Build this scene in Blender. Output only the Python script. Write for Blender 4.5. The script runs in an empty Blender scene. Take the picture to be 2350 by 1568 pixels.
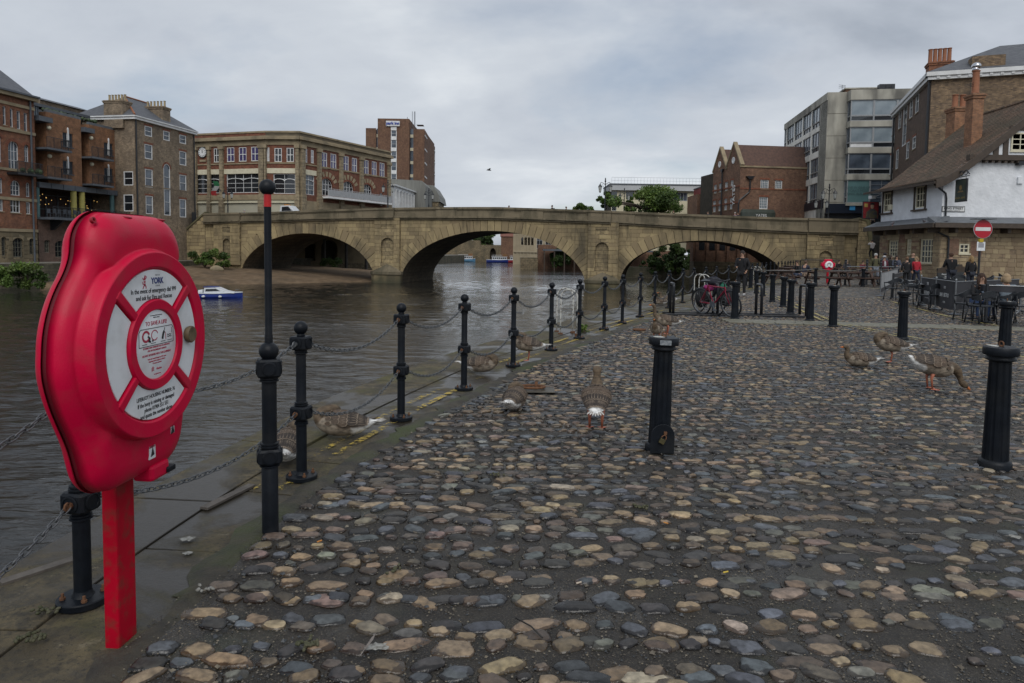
import bpy,bmesh,math,random
import numpy as np
from mathutils import Matrix,Vector,Euler
R_=math.radians
PI=math.pi
rng=random.Random(7)
nrg=np.random.RandomState(5)
scn=bpy.context.scene
COL=scn.collection

# ------------------------------------------------------------------ camera
cam_d=bpy.data.cameras.new('camera');cam=bpy.data.objects.new('camera',cam_d);COL.objects.link(cam)
cam_d.sensor_width=36.0;cam_d.lens=24.0;cam_d.shift_y=-0.048
cam_d.clip_start=0.05;cam_d.clip_end=4000
CAMH=1.70
cam.matrix_world=Matrix.Translation((0,0,CAMH))@Matrix.Rotation(R_(86.5),4,'X')@Matrix.Rotation(R_(0.75),4,'Z')
scn.camera=cam
# ------------------------------------------------------------------ sky, sun, exposure
SUN_EL,SUN_AZ=46,176  # sun high behind the viewer, veiled by cloud
W=bpy.data.worlds.new('World');scn.world=W;W.use_nodes=True
def world():
 nt=W.node_tree;N=nt.nodes;L=nt.links;N.clear()
 out=N.new('ShaderNodeOutputWorld')
 sky=N.new('ShaderNodeTexSky');sky.sky_type='NISHITA';sky.sun_disc=False
 sky.sun_elevation=R_(SUN_EL);sky.sun_rotation=R_(SUN_AZ);sky.air_density=1.0;sky.dust_density=1.5
 b1=N.new('ShaderNodeBackground');b1.inputs[1].default_value=0.09;L.new(sky.outputs[0],b1.inputs[0])
 tc=N.new('ShaderNodeTexCoord');sep=N.new('ShaderNodeSeparateXYZ');L.new(tc.outputs['Generated'],sep.inputs[0])
 def mth(op,a,b=None,clamp=False):
  m=N.new('ShaderNodeMath');m.operation=op;m.use_clamp=clamp
  for i,v in enumerate((a,b)):
   if v is None:continue
   if isinstance(v,(int,float)):m.inputs[i].default_value=v
   else:L.new(v,m.inputs[i])
  return m.outputs[0]
 zc=mth('ADD',mth('MAXIMUM',sep.outputs[2],0.0),0.27)
 cmb=N.new('ShaderNodeCombineXYZ');L.new(mth('DIVIDE',sep.outputs[0],zc),cmb.inputs[0]);L.new(mth('DIVIDE',sep.outputs[1],zc),cmb.inputs[1])
 def noise(scale,detail,rough,off,dist=0.0):
  mp=N.new('ShaderNodeMapping');mp.inputs['Location'].default_value=off;mp.inputs['Scale'].default_value=(1.0,1.25,1)
  mp.inputs['Rotation'].default_value=(0,0,R_(18))
  L.new(cmb.outputs[0],mp.inputs[0])
  n=N.new('ShaderNodeTexNoise');n.inputs['Scale'].default_value=scale;n.inputs['Detail'].default_value=detail
  n.inputs['Roughness'].default_value=rough;n.inputs['Distortion'].default_value=dist;L.new(mp.outputs[0],n.inputs[0]);return n.outputs[0]
 n1=noise(0.62,7,0.52,(3.1,1.7,0),0.25);n2=noise(2.1,6,0.55,(9.2,4.4,0),0.3)
 v=mth('ADD',mth('MULTIPLY',n1,0.72),mth('MULTIPLY',n2,0.28))
 rp=N.new('ShaderNodeValToRGB');cr=rp.color_ramp;L.new(v,rp.inputs[0])
 cr.elements[0].position=0.37;cr.elements[0].color=(.36,.405,.475,1)
 cr.elements[1].position=0.63;cr.elements[1].color=(.73,.77,.815,1)
 e=cr.elements.new(0.47);e.color=(.52,.565,.635,1)
 e=cr.elements.new(0.56);e.color=(.61,.655,.715,1)
 b2=N.new('ShaderNodeBackground');L.new(rp.outputs[0],b2.inputs[0]);b2.inputs[1].default_value=1.0
 # thin places in the cloud let some clear sky through
 n3=noise(0.85,6,0.55,(5.3,8.8,0),0.2)
 thin=N.new('ShaderNodeMapRange');L.new(n3,thin.inputs[0]);thin.inputs[1].default_value=.50;thin.inputs[2].default_value=.72;thin.inputs[3].default_value=0.0;thin.inputs[4].default_value=.75
 mx=N.new('ShaderNodeMixShader');L.new(thin.outputs[0],mx.inputs[0]);L.new(b2.outputs[0],mx.inputs[1]);L.new(b1.outputs[0],mx.inputs[2])
 L.new(mx.outputs[0],out.inputs[0])
world()
sun_d=bpy.data.lights.new('sun','SUN');sun=bpy.data.objects.new('sun',sun_d);COL.objects.link(sun)
sun_d.energy=1.5;sun_d.angle=R_(40);sun_d.color=(1.0,.97,.92)
_a=R_(SUN_AZ);_e=R_(SUN_EL)
_sd=Vector((math.sin(_a)*math.cos(_e),math.cos(_a)*math.cos(_e),math.sin(_e)))
sun.rotation_euler=(-_sd).to_track_quat('-Z','Y').to_euler()
scn.view_settings.view_transform='Standard';scn.view_settings.look='None'
scn.view_settings.exposure=0.0;scn.view_settings.gamma=1.0;scn.view_settings.use_curve_mapping=False
scn.render.engine='CYCLES'

# ------------------------------------------------------------------ finding places: sight lines from the camera onto real planes
_RM=np.array(cam.matrix_world.to_3x3());_SH=-0.048*2350/1567.0
def ray(x,y):return _RM@np.array([(x-1175)/1567.0,(784-y)/1567.0+_SH,-1.0])
def gp(x,y,z=0.0):
 d=ray(x,y);t=(z-CAMH)/d[2];return Vector((d[0]*t,d[1]*t,z))
def dp(x,y,Y):
 d=ray(x,y);t=Y/d[1];return Vector((d[0]*t,Y,CAMH+d[2]*t))
K1=lambda x,y:(x*.3161,y*.3161+165.2)
K2=lambda x,y:(x*.2578+422.2,y*.2578+247.8)
K3=lambda x,y:(x*.3125+917.9,y*.3125+367.2)
K4=lambda x,y:(x*.3359+1560.5,y*.3359+110.2)
K5=lambda x,y:(x*.1953+1560.5,y*.1953+477.3)
K6=lambda x,y:(x*.1875+1909.3,y*.1875+477.3)

# ------------------------------------------------------------------ materials
MATS={}
def _nt(name):
 m=bpy.data.materials.new(name);m.use_nodes=True;nt=m.node_tree
 return m,nt,nt.nodes,nt.links,nt.nodes['Principled BSDF']
def rgba(c):return(c[0],c[1],c[2],1)
def mat(name,c1,c2=None,scale=3.0,rough=.6,bump=0.0,bscale=None,metal=0.0,detail=6,lo=.35,hi=.65,c3=None,scale3=.6,amt3=.5,stretch=None,emis=0.0,coat=0.0,rough2=None,trans=0.0,spec=None):
 if name in MATS:return MATS[name]
 m,nt,N,L,P=_nt(name)
 P.inputs['Roughness'].default_value=rough;P.inputs['Metallic'].default_value=metal
 if spec is not None:P.inputs['Specular IOR Level'].default_value=spec
 if coat:P.inputs['Coat Weight'].default_value=coat
 if emis:P.inputs['Emission Color'].default_value=rgba(c1);P.inputs['Emission Strength'].default_value=emis
 if c2 is None and not bump:
  P.inputs['Base Color'].default_value=rgba(c1);MATS[name]=m;return m
 tc=N.new('ShaderNodeTexCoord');src=tc.outputs['Object']
 if stretch:
  mp=N.new('ShaderNodeMapping');mp.inputs['Scale'].default_value=stretch;L.new(src,mp.inputs[0]);src=mp.outputs[0]
 def noise(s,d=detail):
  n=N.new('ShaderNodeTexNoise');n.inputs['Scale'].default_value=s;n.inputs['Detail'].default_value=d;L.new(src,n.inputs[0]);return n.outputs[0]
 if c2 is not None:
  n=noise(scale);mr=N.new('ShaderNodeMapRange');L.new(n,mr.inputs[0]);mr.inputs[1].default_value=lo;mr.inputs[2].default_value=hi
  mx=N.new('ShaderNodeMix');mx.data_type='RGBA';L.new(mr.outputs[0],mx.inputs[0]);mx.inputs[6].default_value=rgba(c1);mx.inputs[7].default_value=rgba(c2)
  col=mx.outputs[2]
  if rough2 is not None:
   rr=N.new('ShaderNodeMapRange');L.new(n,rr.inputs[0]);rr.inputs[1].default_value=lo;rr.inputs[2].default_value=hi;rr.inputs[3].default_value=rough;rr.inputs[4].default_value=rough2
   L.new(rr.outputs[0],P.inputs['Roughness'])
  if c3 is not None:
   n3=noise(scale3);m3=N.new('ShaderNodeMapRange');L.new(n3,m3.inputs[0]);m3.inputs[1].default_value=.48;m3.inputs[2].default_value=.66;m3.inputs[4].default_value=amt3
   mx3=N.new('ShaderNodeMix');mx3.data_type='RGBA';L.new(m3.outputs[0],mx3.inputs[0]);L.new(col,mx3.inputs[6]);mx3.inputs[7].default_value=rgba(c3);col=mx3.outputs[2]
  L.new(col,P.inputs['Base Color'])
 else:P.inputs['Base Color'].default_value=rgba(c1)
 if bump:
  b=N.new('ShaderNodeBump');b.inputs['Strength'].default_value=1.0;b.inputs['Distance'].default_value=bump
  L.new(noise(bscale or scale*2),b.inputs['Height']);L.new(b.outputs[0],P.inputs['Normal'])
 MATS[name]=m;return m
def brick(name,c1,c2,mortar,bw=.225,bh=.075,ms=.012,stain=None,samt=.5,sscale=.35,rough=.85,bump=.006,msm=.1,offset=.5):
 """coursed masonry laid in the object's own x+y / z plane"""
 if name in MATS:return MATS[name]
 m,nt,N,L,P=_nt(name);P.inputs['Roughness'].default_value=rough
 tc=N.new('ShaderNodeTexCoord');sp=N.new('ShaderNodeSeparateXYZ');L.new(tc.outputs['Object'],sp.inputs[0])
 ad=N.new('ShaderNodeMath');L.new(sp.outputs[0],ad.inputs[0]);L.new(sp.outputs[1],ad.inputs[1])
 cb=N.new('ShaderNodeCombineXYZ');L.new(ad.outputs[0],cb.inputs[0]);L.new(sp.outputs[2],cb.inputs[1])
 bt=N.new('ShaderNodeTexBrick');L.new(cb.outputs[0],bt.inputs[0]);bt.inputs['Scale'].default_value=1.0
 bt.inputs['Brick Width'].default_value=bw;bt.inputs['Row Height'].default_value=bh;bt.inputs['Mortar Size'].default_value=ms;bt.inputs['Mortar Smooth'].default_value=msm
 bt.offset=offset
 bt.inputs['Color1'].default_value=rgba(c1);bt.inputs['Color2'].default_value=rgba(c2);bt.inputs['Mortar'].default_value=rgba(mortar)
 n=N.new('ShaderNodeTexNoise');n.inputs['Scale'].default_value=2.2;n.inputs['Detail'].default_value=10;n.inputs['Roughness'].default_value=.72;L.new(tc.outputs['Object'],n.inputs[0])
 mr=N.new('ShaderNodeMapRange');L.new(n.outputs[0],mr.inputs[0]);mr.inputs[1].default_value=.3;mr.inputs[2].default_value=.7;mr.inputs[3].default_value=.45;mr.inputs[4].default_value=1.5
 mu=N.new('ShaderNodeMix');mu.data_type='RGBA';mu.blend_type='MULTIPLY';mu.inputs[0].default_value=1;L.new(bt.outputs[0],mu.inputs[6])
 cc=N.new('ShaderNodeCombineColor')
 for i in range(3):L.new(mr.outputs[0],cc.inputs[i])
 L.new(cc.outputs[0],mu.inputs[7]);col=mu.outputs[2]
 if stain is not None:
  n2=N.new('ShaderNodeTexNoise');n2.inputs['Scale'].default_value=sscale;n2.inputs['Detail'].default_value=7;n2.inputs['Roughness'].default_value=.62;L.new(tc.outputs['Object'],n2.inputs[0])
  m2=N.new('ShaderNodeMapRange');L.new(n2.outputs[0],m2.inputs[0]);m2.inputs[1].default_value=.42;m2.inputs[2].default_value=.66;m2.inputs[4].default_value=samt
  mx=N.new('ShaderNodeMix');mx.data_type='RGBA';L.new(m2.outputs[0],mx.inputs[0]);L.new(col,mx.inputs[6]);mx.inputs[7].default_value=rgba(stain);col=mx.outputs[2]
 L.new(col,P.inputs['Base Color'])
 b=N.new('ShaderNodeBump');b.inputs['Distance'].default_value=bump;b.invert=True;L.new(bt.outputs['Fac'],b.inputs['Height']);L.new(b.outputs[0],P.inputs['Normal'])
 MATS[name]=m;return m
def glassmat(name,c=(.02,.025,.03),rough=.03,c2=None,scale=.4):
 return mat(name,c,c2,scale=scale,rough=rough,spec=.8)

 # ------------------------------------------------------------------ mesh collecting
class MB:
 def __init__(s,M=None):s.v=[];s.f=[];s.mi=[];s.M=M;s.m=0
 def add(s,vs,fs,M=None):
  o=len(s.v)
  if M is not None:vs=[M@Vector(p)for p in vs]
  if s.M is not None:vs=[s.M@Vector(p)for p in vs]
  s.v+=[tuple(p)for p in vs];s.f+=[tuple(i+o for i in f)for f in fs];s.mi+=[s.m]*len(fs);return s
 def box(s,x0,x1,y0,y1,z0,z1,M=None):
  return s.add([(x0,y0,z0),(x1,y0,z0),(x1,y1,z0),(x0,y1,z0),(x0,y0,z1),(x1,y0,z1),(x1,y1,z1),(x0,y1,z1)],
  [(0,3,2,1),(4,5,6,7),(0,1,5,4),(1,2,6,5),(2,3,7,6),(3,0,4,7)],M)
 def cbox(s,c,d,M=None):return s.box(c[0]-d[0]/2,c[0]+d[0]/2,c[1]-d[1]/2,c[1]+d[1]/2,c[2]-d[2]/2,c[2]+d[2]/2,M)
 def lathe(s,prof,n=16,M=None,flute=0.0,nf=0):
  vs=[];fs=[]
  for(r,z)in prof:
   for k in range(n):
    a=2*PI*k/n;rr=r
    vs.append((rr*math.cos(a),rr*math.sin(a),z))
  for i in range(len(prof)-1):
   for k in range(n):
    a=i*n+k;b=i*n+(k+1)%n;fs.append((a,b,b+n,a+n))
  if prof[0][0]>1e-6:fs.append(tuple(reversed(range(n))))
  if prof[-1][0]>1e-6:fs.append(tuple(range((len(prof)-1)*n,len(prof)*n)))
  return s.add(vs,fs,M)
 def tube(s,pts,r,n=8,M=None,caps=True,closed=False):
  pts=[Vector(p)for p in pts];m=len(pts);rs=r if isinstance(r,(list,tuple))else[r]*m
  vs=[];fs=[];up=None
  for i,p in enumerate(pts):
   if closed:t=pts[(i+1)%m]-pts[i-1]
   else:t=pts[min(i+1,m-1)]-pts[max(i-1,0)]
   if t.length<1e-9:t=Vector((0,0,1))
   t.normalize()
   if up is None:
    a=Vector((0,0,1))if abs(t.z)<.9 else Vector((1,0,0));up=t.cross(a).normalized()
   else:
    up=(up-t*up.dot(t));up=up.normalized()if up.length>1e-6 else t.orthogonal().normalized()
   w=t.cross(up)
   for k in range(n):
    a=2*PI*k/n;vs.append(p+(up*math.cos(a)+w*math.sin(a))*rs[i])
  for i in range(m if closed else m-1):
   for k in range(n):
    a=i*n+k;b=i*n+(k+1)%n;j=((i+1)%m)*n
    fs.append((a,b,j+(k+1)%n,j+k))
  if caps and not closed:
   fs.append(tuple(reversed(range(n))));fs.append(tuple(range((m-1)*n,m*n)))
  return s.add(vs,fs,M)
 def bar(s,p,q,r,n=6,r2=None):return s.tube([p,q],[r,r if r2 is None else r2],n)
 def sphere(s,c,r,n=12,m=8,M=None,sc=(1,1,1)):
  vs=[(c[0],c[1],c[2]-r*sc[2])]
  for i in range(1,m):
   a=-PI/2+PI*i/m
   for k in range(n):
    b=2*PI*k/n;vs.append((c[0]+r*sc[0]*math.cos(a)*math.cos(b),c[1]+r*sc[1]*math.cos(a)*math.sin(b),c[2]+r*sc[2]*math.sin(a)))
  vs.append((c[0],c[1],c[2]+r*sc[2]));fs=[]
  for k in range(n):fs.append((0,1+(k+1)%n,1+k))
  for i in range(m-2):
   for k in range(n):
    a=1+i*n+k;b=1+i*n+(k+1)%n;fs.append((a,b,b+n,a+n))
  t=len(vs)-1;o=1+(m-2)*n
  for k in range(n):fs.append((o+k,o+(k+1)%n,t))
  return s.add(vs,fs,M)
 def prism(s,poly,h,M=None,axis='z',h0=0.0):
  """poly: list of (a,b); axis z: (a,b,h); axis y: (a,h,b)"""
  n=len(poly)
  if axis=='z':vs=[(a,b,h0)for a,b in poly]+[(a,b,h)for a,b in poly]
  elif axis=='y':vs=[(a,h0,b)for a,b in poly]+[(a,h,b)for a,b in poly]
  else:vs=[(h0,a,b)for a,b in poly]+[(h,a,b)for a,b in poly]
  fs=[tuple(reversed(range(n))),tuple(range(n,2*n))]+[(i,(i+1)%n,n+(i+1)%n,n+i)for i in range(n)]
  if axis=='y':fs=[tuple(reversed(f))for f in fs]
  return s.add(vs,fs,M)
 def quad(s,a,b,c,d,M=None):return s.add([a,b,c,d],[(0,1,2,3)],M)
 def mesh(s,name,mats,smooth=False,fix=False):
  me=bpy.data.meshes.new(name);me.from_pydata(s.v,[],s.f)
  if not isinstance(mats,(list,tuple)):mats=[mats]
  for m in mats:me.materials.append(m)
  if any(s.mi):me.polygons.foreach_set('material_index',s.mi)
  if fix:
   bm=bmesh.new();bm.from_mesh(me);bmesh.ops.recalc_face_normals(bm,faces=bm.faces);bm.to_mesh(me);bm.free()
  if smooth:
   me.polygons.foreach_set('use_smooth',[True]*len(s.f))
   if smooth!='all':me.set_sharp_from_angle(angle=R_(40))
  me.update();return me
 def build(s,name,mats,parent=None,smooth=False,fix=False,bevel=0,**kw):
  return link(name,s.mesh(name,mats,smooth,fix),parent,bevel=bevel,**kw)
def link(name,data,parent=None,loc=None,rot=None,bevel=0,label=None,cat=None,group=None,kind=None,scale=None):
 o=bpy.data.objects.new(name,data);COL.objects.link(o)
 if parent is not None:o.parent=parent
 if loc is not None:o.location=loc
 if rot is not None:o.rotation_euler=rot if isinstance(rot,(tuple,list,Euler))else(0,0,rot)
 if scale is not None:o.scale=scale
 if bevel:
  b=o.modifiers.new('bevel','BEVEL');b.width=bevel;b.segments=2;b.limit_method='ANGLE';b.angle_limit=R_(40)
 return tag(o,label,cat,group,kind)
def tag(o,label=None,cat=None,group=None,kind=None):
 for k,v in(('label',label),('category',cat),('group',group),('kind',kind)):
  if v:o[k]=v
 return o
def thing(name,label,cat,loc=(0,0,0),rz=0,group=None):
 return link(name,None,None,loc,(0,0,rz),label=label,cat=cat,group=group)
def struct(o):o['kind']='structure';return o
def dup(root,loc=None,rz=None,label=None,group=None):
 r=root.copy();COL.objects.link(r)
 if loc is not None:r.location=loc
 if rz is not None:r.rotation_euler=(0,0,rz)
 if label:r['label']=label
 if group:r['group']=group
 for ch in root.children:
  c=ch.copy();COL.objects.link(c);c.parent=r
  for g in ch.children:
   d=g.copy();COL.objects.link(d);d.parent=c
 return r
def text(body,size,m,parent,loc,rot,align='CENTER',ext=.0006,name='lettering',bold=0.0,sx=1.0,label=None,cat=None):
 cu=bpy.data.curves.new(name,'FONT');cu.body=body;cu.size=size;cu.align_x=align;cu.extrude=ext;cu.offset=bold;cu.materials.append(m);cu.resolution_u=3
 o=link(name,cu,parent,loc,rot,scale=(sx,1,1),label=label,cat=cat);return o
def vnoise(p,s,seed=0):
 q=Vector(p)*s+Vector((seed*7.13,seed*3.7,seed*1.9))
 from mathutils import noise as _n
 return _n.noise(q)
def spline(pts,step):
 """smooth polyline through 2-D points at about equal steps"""
 pts=[np.array(p,float)for p in pts];P=[2*pts[0]-pts[1]]+pts+[2*pts[-1]-pts[-2]];out=[]
 for i in range(1,len(P)-2):
  p0,p1,p2,p3=P[i-1:i+3];n=max(2,int(np.linalg.norm(p2-p1)/.05))
  for k in range(n):
   t=k/n;out.append(.5*((2*p1)+(-p0+p2)*t+(2*p0-5*p1+4*p2-p3)*t*t+(-p0+3*p1-3*p2+p3)*t**3))
 out.append(P[-2]);out=np.array(out);d=np.concatenate([[0],np.cumsum(np.linalg.norm(np.diff(out,axis=0),axis=1))])
 q=np.arange(0,d[-1],step);return np.stack([np.interp(q,d,out[:,0]),np.interp(q,d,out[:,1])],1)
 # ------------------------------------------------------------------ the lie of the land
WATER_Z=-2.4
EDGE=[(-2.66,-2),(-2.65,0),(-2.63,2),(-2.61,3.4),(-2.52,4.46),(-2.34,5.9),(-2.09,7.4),(-1.78,8.55),(-1.37,9.97),(-.57,12.1),(.24,14),(1.34,16.6),(2.04,18.2),(2.87,19.9),(4.16,22.1),(5.34,24.2),(7.95,29.25),(12,37),(20,52),(27,66),(30.5,74),(33,82),(37,100)]
COB=[(-1.6,-2),(-1.58,0),(-1.56,2.56),(-1.55,3.1),(-1.52,3.6),(-1.45,4.2),(-1.35,4.84),(-1.14,5.66),(-.83,6.71),(-.42,7.98),(.17,9.64),(1.23,12.18),(2.31,14.63),(3.4,16.9),(4.7,19.05),(7.3,24.3),(10.3,30.2),(14.2,37),(22,52),(29,66),(32.3,74),(35,82),(39,100)]
eS=spline(EDGE,.1);cS=spline(COB,.1)
cobx=lambda y:float(np.interp(y,cS[:,1],cS[:,0]))
edgx=lambda y:float(np.interp(y,eS[:,1],eS[:,0]))

def water_material():
 m,nt,N,L,P=_nt('river_water')
 P.inputs['Base Color'].default_value=(.022,.021,.018,1);P.inputs['Roughness'].default_value=.03;P.inputs['IOR'].default_value=1.333
 tc=N.new('ShaderNodeTexCoord')
 def noise(sc,st,d=5):
  mp=N.new('ShaderNodeMapping');mp.inputs['Scale'].default_value=st;mp.inputs['Rotation'].default_value=(0,0,R_(-12));L.new(tc.outputs['Object'],mp.inputs[0])
  n=N.new('ShaderNodeTexNoise');n.inputs['Scale'].default_value=sc;n.inputs['Detail'].default_value=d;n.inputs['Distortion'].default_value=.4;L.new(mp.outputs[0],n.inputs[0]);return n.outputs[0]
 a=noise(5.5,(.45,1.3,1),6);b=noise(1.5,(.5,1.3,1),3)
 ml=N.new('ShaderNodeMath');ml.operation='MULTIPLY_ADD';L.new(b,ml.inputs[0]);ml.inputs[1].default_value=1.5;L.new(a,ml.inputs[2])
 # calmer and rougher lanes
 c=noise(.05,(.5,1.6,1),2);mr=N.new('ShaderNodeMapRange');L.new(c,mr.inputs[0]);mr.inputs[1].default_value=.35;mr.inputs[2].default_value=.65;mr.inputs[3].default_value=.012;mr.inputs[4].default_value=.035
 bp=N.new('ShaderNodeBump');L.new(mr.outputs[0],bp.inputs['Distance']);L.new(ml.outputs[0],bp.inputs['Height']);L.new(bp.outputs[0],P.inputs['Normal'])
 return m
def river():
 ys=np.concatenate([np.linspace(-14,6,12),6.25*(520/6.25)**(np.linspace(0,1,720))]);us=np.concatenate([np.linspace(-1.5,-.78,40)[:-1],np.linspace(-.78,.36,480),np.linspace(.36,1.1,60)[1:]])
 Y=np.repeat(ys[:,None],len(us),1);X=us[None,:]*(np.maximum(Y,0)+14)
 sp=np.maximum(np.gradient(ys)[:,None],np.gradient(us)[None,:]*(np.maximum(Y,0)+14));Z=np.zeros_like(Y);r=np.random.RandomState(3)
 for i in range(64):
  lam=.26*(8.0**r.rand());th=r.normal(PI/2-.25,.55);k=2*PI/lam
  amp=.0029*lam**.8*np.clip(lam/(2.6*sp)-.4,0,1)
  Z+=amp*np.sin(k*(X*math.cos(th)+Y*math.sin(th))+r.rand()*7+.5*np.sin(X*.21+i)+.6*np.sin(Y*.17+2*i))
 env=.72+.42*np.sin(X*.11+1.3*np.sin(Y*.06))*np.sin(Y*.13+.8)+.2*np.sin(X*.31+2*np.sin(Y*.2));env*=.45+.55*np.clip((Y-7)/5,0,1)
 w0,w1=np.array(gp(500,683,WATER_Z))[:2],np.array(gp(1010,673,WATER_Z))[:2];dw=(w1-w0)/np.linalg.norm(w1-w0);al=(X-w0[0])*dw[0]+(Y-w0[1])*dw[1];ac=-(X-w0[0])*dw[1]+(Y-w0[1])*dw[0];env+=2.6*np.exp(-(ac/.9)**2)*((al>0)&(al<np.linalg.norm(w1-w0)))  # the boat's wake
 Z=Z*env+WATER_Z
 n,m=Y.shape;v=np.stack([X,Y,Z],-1).reshape(-1,3);i=np.arange(n*m).reshape(n,m)
 f=np.stack([i[:-1,:-1],i[:-1,1:],i[1:,1:],i[1:,:-1]],-1).reshape(-1,4)
 me=bpy.data.meshes.new('river');me.vertices.add(len(v));me.vertices.foreach_set('co',v.ravel().astype(np.float32));me.loops.add(f.size);me.loops.foreach_set('vertex_index',f.ravel().astype(np.int32));me.polygons.add(len(f));me.polygons.foreach_set('loop_start',np.arange(0,f.size,4,dtype=np.int32));me.update(calc_edges=True);me.materials.append(water_material());me.polygons.foreach_set('use_smooth',[True]*len(f))
 struct(link('river',me))
river()

M_earth=mat('earth',(.05,.042,.03),(.09,.075,.05),scale=.6,rough=.95,bump=.03,bscale=2)
b=MB();b.quad((-3000,-3000,-7),(3000,-3000,-7),(3000,3000,-7),(-3000,3000,-7));struct(b.build('ground',M_earth))

# quayside land: a block whose river face is the quay wall
M_qwall=brick('quay_wall_stone',(.16,.13,.09),(.1,.09,.07),(.04,.035,.03),bw=.9,bh=.35,ms=.012,stain=(.04,.045,.025),samt=.8)
def quay_land():
 b=MB();pts=[(x+.06,y)for x,y in eS[::10]]+[(37+1.2,100.5),(60,150),(75,235)];n=len(pts)
 top=[(x,y,-.06)for x,y in pts];bot=[(x,y,-6.9)for x,y in pts]
 poly=top+[(500,235,-.06),(500,-60,-.06),(-2.6,-60,-.06)]
 b.add(poly,[tuple(reversed(range(len(poly))))])
 b.add(top+bot,[(i,i+1,n+i+1,n+i)for i in range(n-1)])
 o=b.build('quayside_land',[M_qwall],fix=False);struct(o)
quay_land()

# worn stone coping along the river edge
def slab_material():
 m,nt,N,L,P=_nt('coping_stone')
 tc=N.new('ShaderNodeNewGeometry')
 def noise(s,d=7,r=.6,dist=0):
  n=N.new('ShaderNodeTexNoise');n.inputs['Scale'].default_value=s;n.inputs['Detail'].default_value=d;n.inputs['Roughness'].default_value=r;n.inputs['Distortion'].default_value=dist;L.new(tc.outputs['Position'],n.inputs[0]);return n.outputs[0]
 def rng_(v,a,b,c=0,d=1):
  n=N.new('ShaderNodeMapRange');L.new(v,n.inputs[0]);n.inputs[1].default_value=a;n.inputs[2].default_value=b;n.inputs[3].default_value=c;n.inputs[4].default_value=d;return n.outputs[0]
 def mix(f,a,b):
  n=N.new('ShaderNodeMix');n.data_type='RGBA';L.new(f,n.inputs[0])
  for k,v in((6,a),(7,b)):
   if isinstance(v,tuple):n.inputs[k].default_value=rgba(v)
   else:L.new(v,n.inputs[k])
  return n.outputs[2]
 base=mix(rng_(noise(3.5),.35,.65),(.062,.05,.03),(.145,.115,.062))
 base=mix(rng_(noise(14),.48,.62,0,.75),base,(.035,.031,.023));base=mix(rng_(noise(4.5,9,.75),.47,.58,0,.8),base,(.04,.035,.025));base=mix(rng_(noise(7,9,.75),.58,.66,0,.7),base,(.24,.2,.125))
 alg=mix(rng_(noise(1.1),.5,.68,0,.75),base,(.095,.09,.02))
 wet=rng_(noise(.8,6,.6,.5),.475,.575)
 col=mix(wet,alg,(.034,.029,.022))
 col=mix(rng_(noise(45,4),.56,.66,0,.8),col,(.026,.024,.018))
 L.new(col,P.inputs['Base Color']);L.new(rng_(wet,0,1,.85,.28),P.inputs['Roughness'])
 bp=N.new('ShaderNodeBump');bp.inputs['Distance'].default_value=.03;L.new(noise(9,9,.72),bp.inputs['Height'])
 L.new(rng_(wet,0,1,.8,.25),bp.inputs['Strength']);L.new(bp.outputs[0],P.inputs['Normal']);return m
M_slab=slab_material()
def coping():
 root=struct(link('quay_edge',None))
 # match the two edge curves by arc length
 ts=np.linspace(0,1,900)
 def at(c,t):
  d=np.concatenate([[0],np.cumsum(np.linalg.norm(np.diff(c,axis=0),axis=1))]);q=t*d[-1];return np.stack([np.interp(q,d,c[:,0]),np.interp(q,d,c[:,1])],-1)
  # pair by y along normals: sample edge, nearest on cob curve
 E=eS[::1];idx=[int(np.argmin(((cS-p)**2).sum(1)))for p in E];Cc=cS[idx]
 def P(i,w):return E[i]*(1-w)+Cc[i]*w
 for row,(w0,w1,lo,hi)in enumerate(((-.015,.499,13,24),(.503,1.0,8,17))):
  i=0
  while i<len(E)-2 and E[i][1]<76:
   far=E[i][1]>30;st=rng.randint(lo,hi)*(2 if far else 1);j=min(i+st,len(E)-1)
   g=.05 if row else .06
   k=[i+(j-i)*q/4 for q in range(5)]
   a=[P(min(int(round(q)),len(E)-1),w0)for q in k];bq=[P(min(int(round(q)),len(E)-1),w1)for q in k]
   d0=a[1]-a[0];d0=d0/(np.linalg.norm(d0)+1e-9);a[0]=a[0]+d0*.008;bq[0]=bq[0]+d0*.008;a[-1]=a[-1]-d0*.008;bq[-1]=bq[-1]-d0*.008
   dz=rng.uniform(-.003,.003)-(.012 if row else 0);tl=rng.uniform(-.004,.004)
   poly=[tuple(p)for p in reversed(a)]+[tuple(p)for p in bq]
   mb=MB();nn=len(poly)
   z=[.012+dz+(tl if q<nn//2 else-tl)for q in range(nn)]
   cx,cy=np.mean(poly,0)
   vs=[(x-cx,y-cy,-.2)for x,y in poly]+[(x-cx,y-cy,z[q])for q,(x,y)in enumerate(poly)]
   fs=[tuple(range(nn)),tuple(reversed(range(nn,2*nn)))]+[(q,nn+q,nn+(q+1)%nn,(q+1)%nn)for q in range(nn)]
   mb.add(vs,fs);o=mb.build('coping_slab',M_slab,root,fix=True,bevel=.005 if E[i][1]<20 else 0);o.location=(cx,cy,0)
   i=j
 return E,Cc
E_pts,C_pts=coping()

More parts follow.
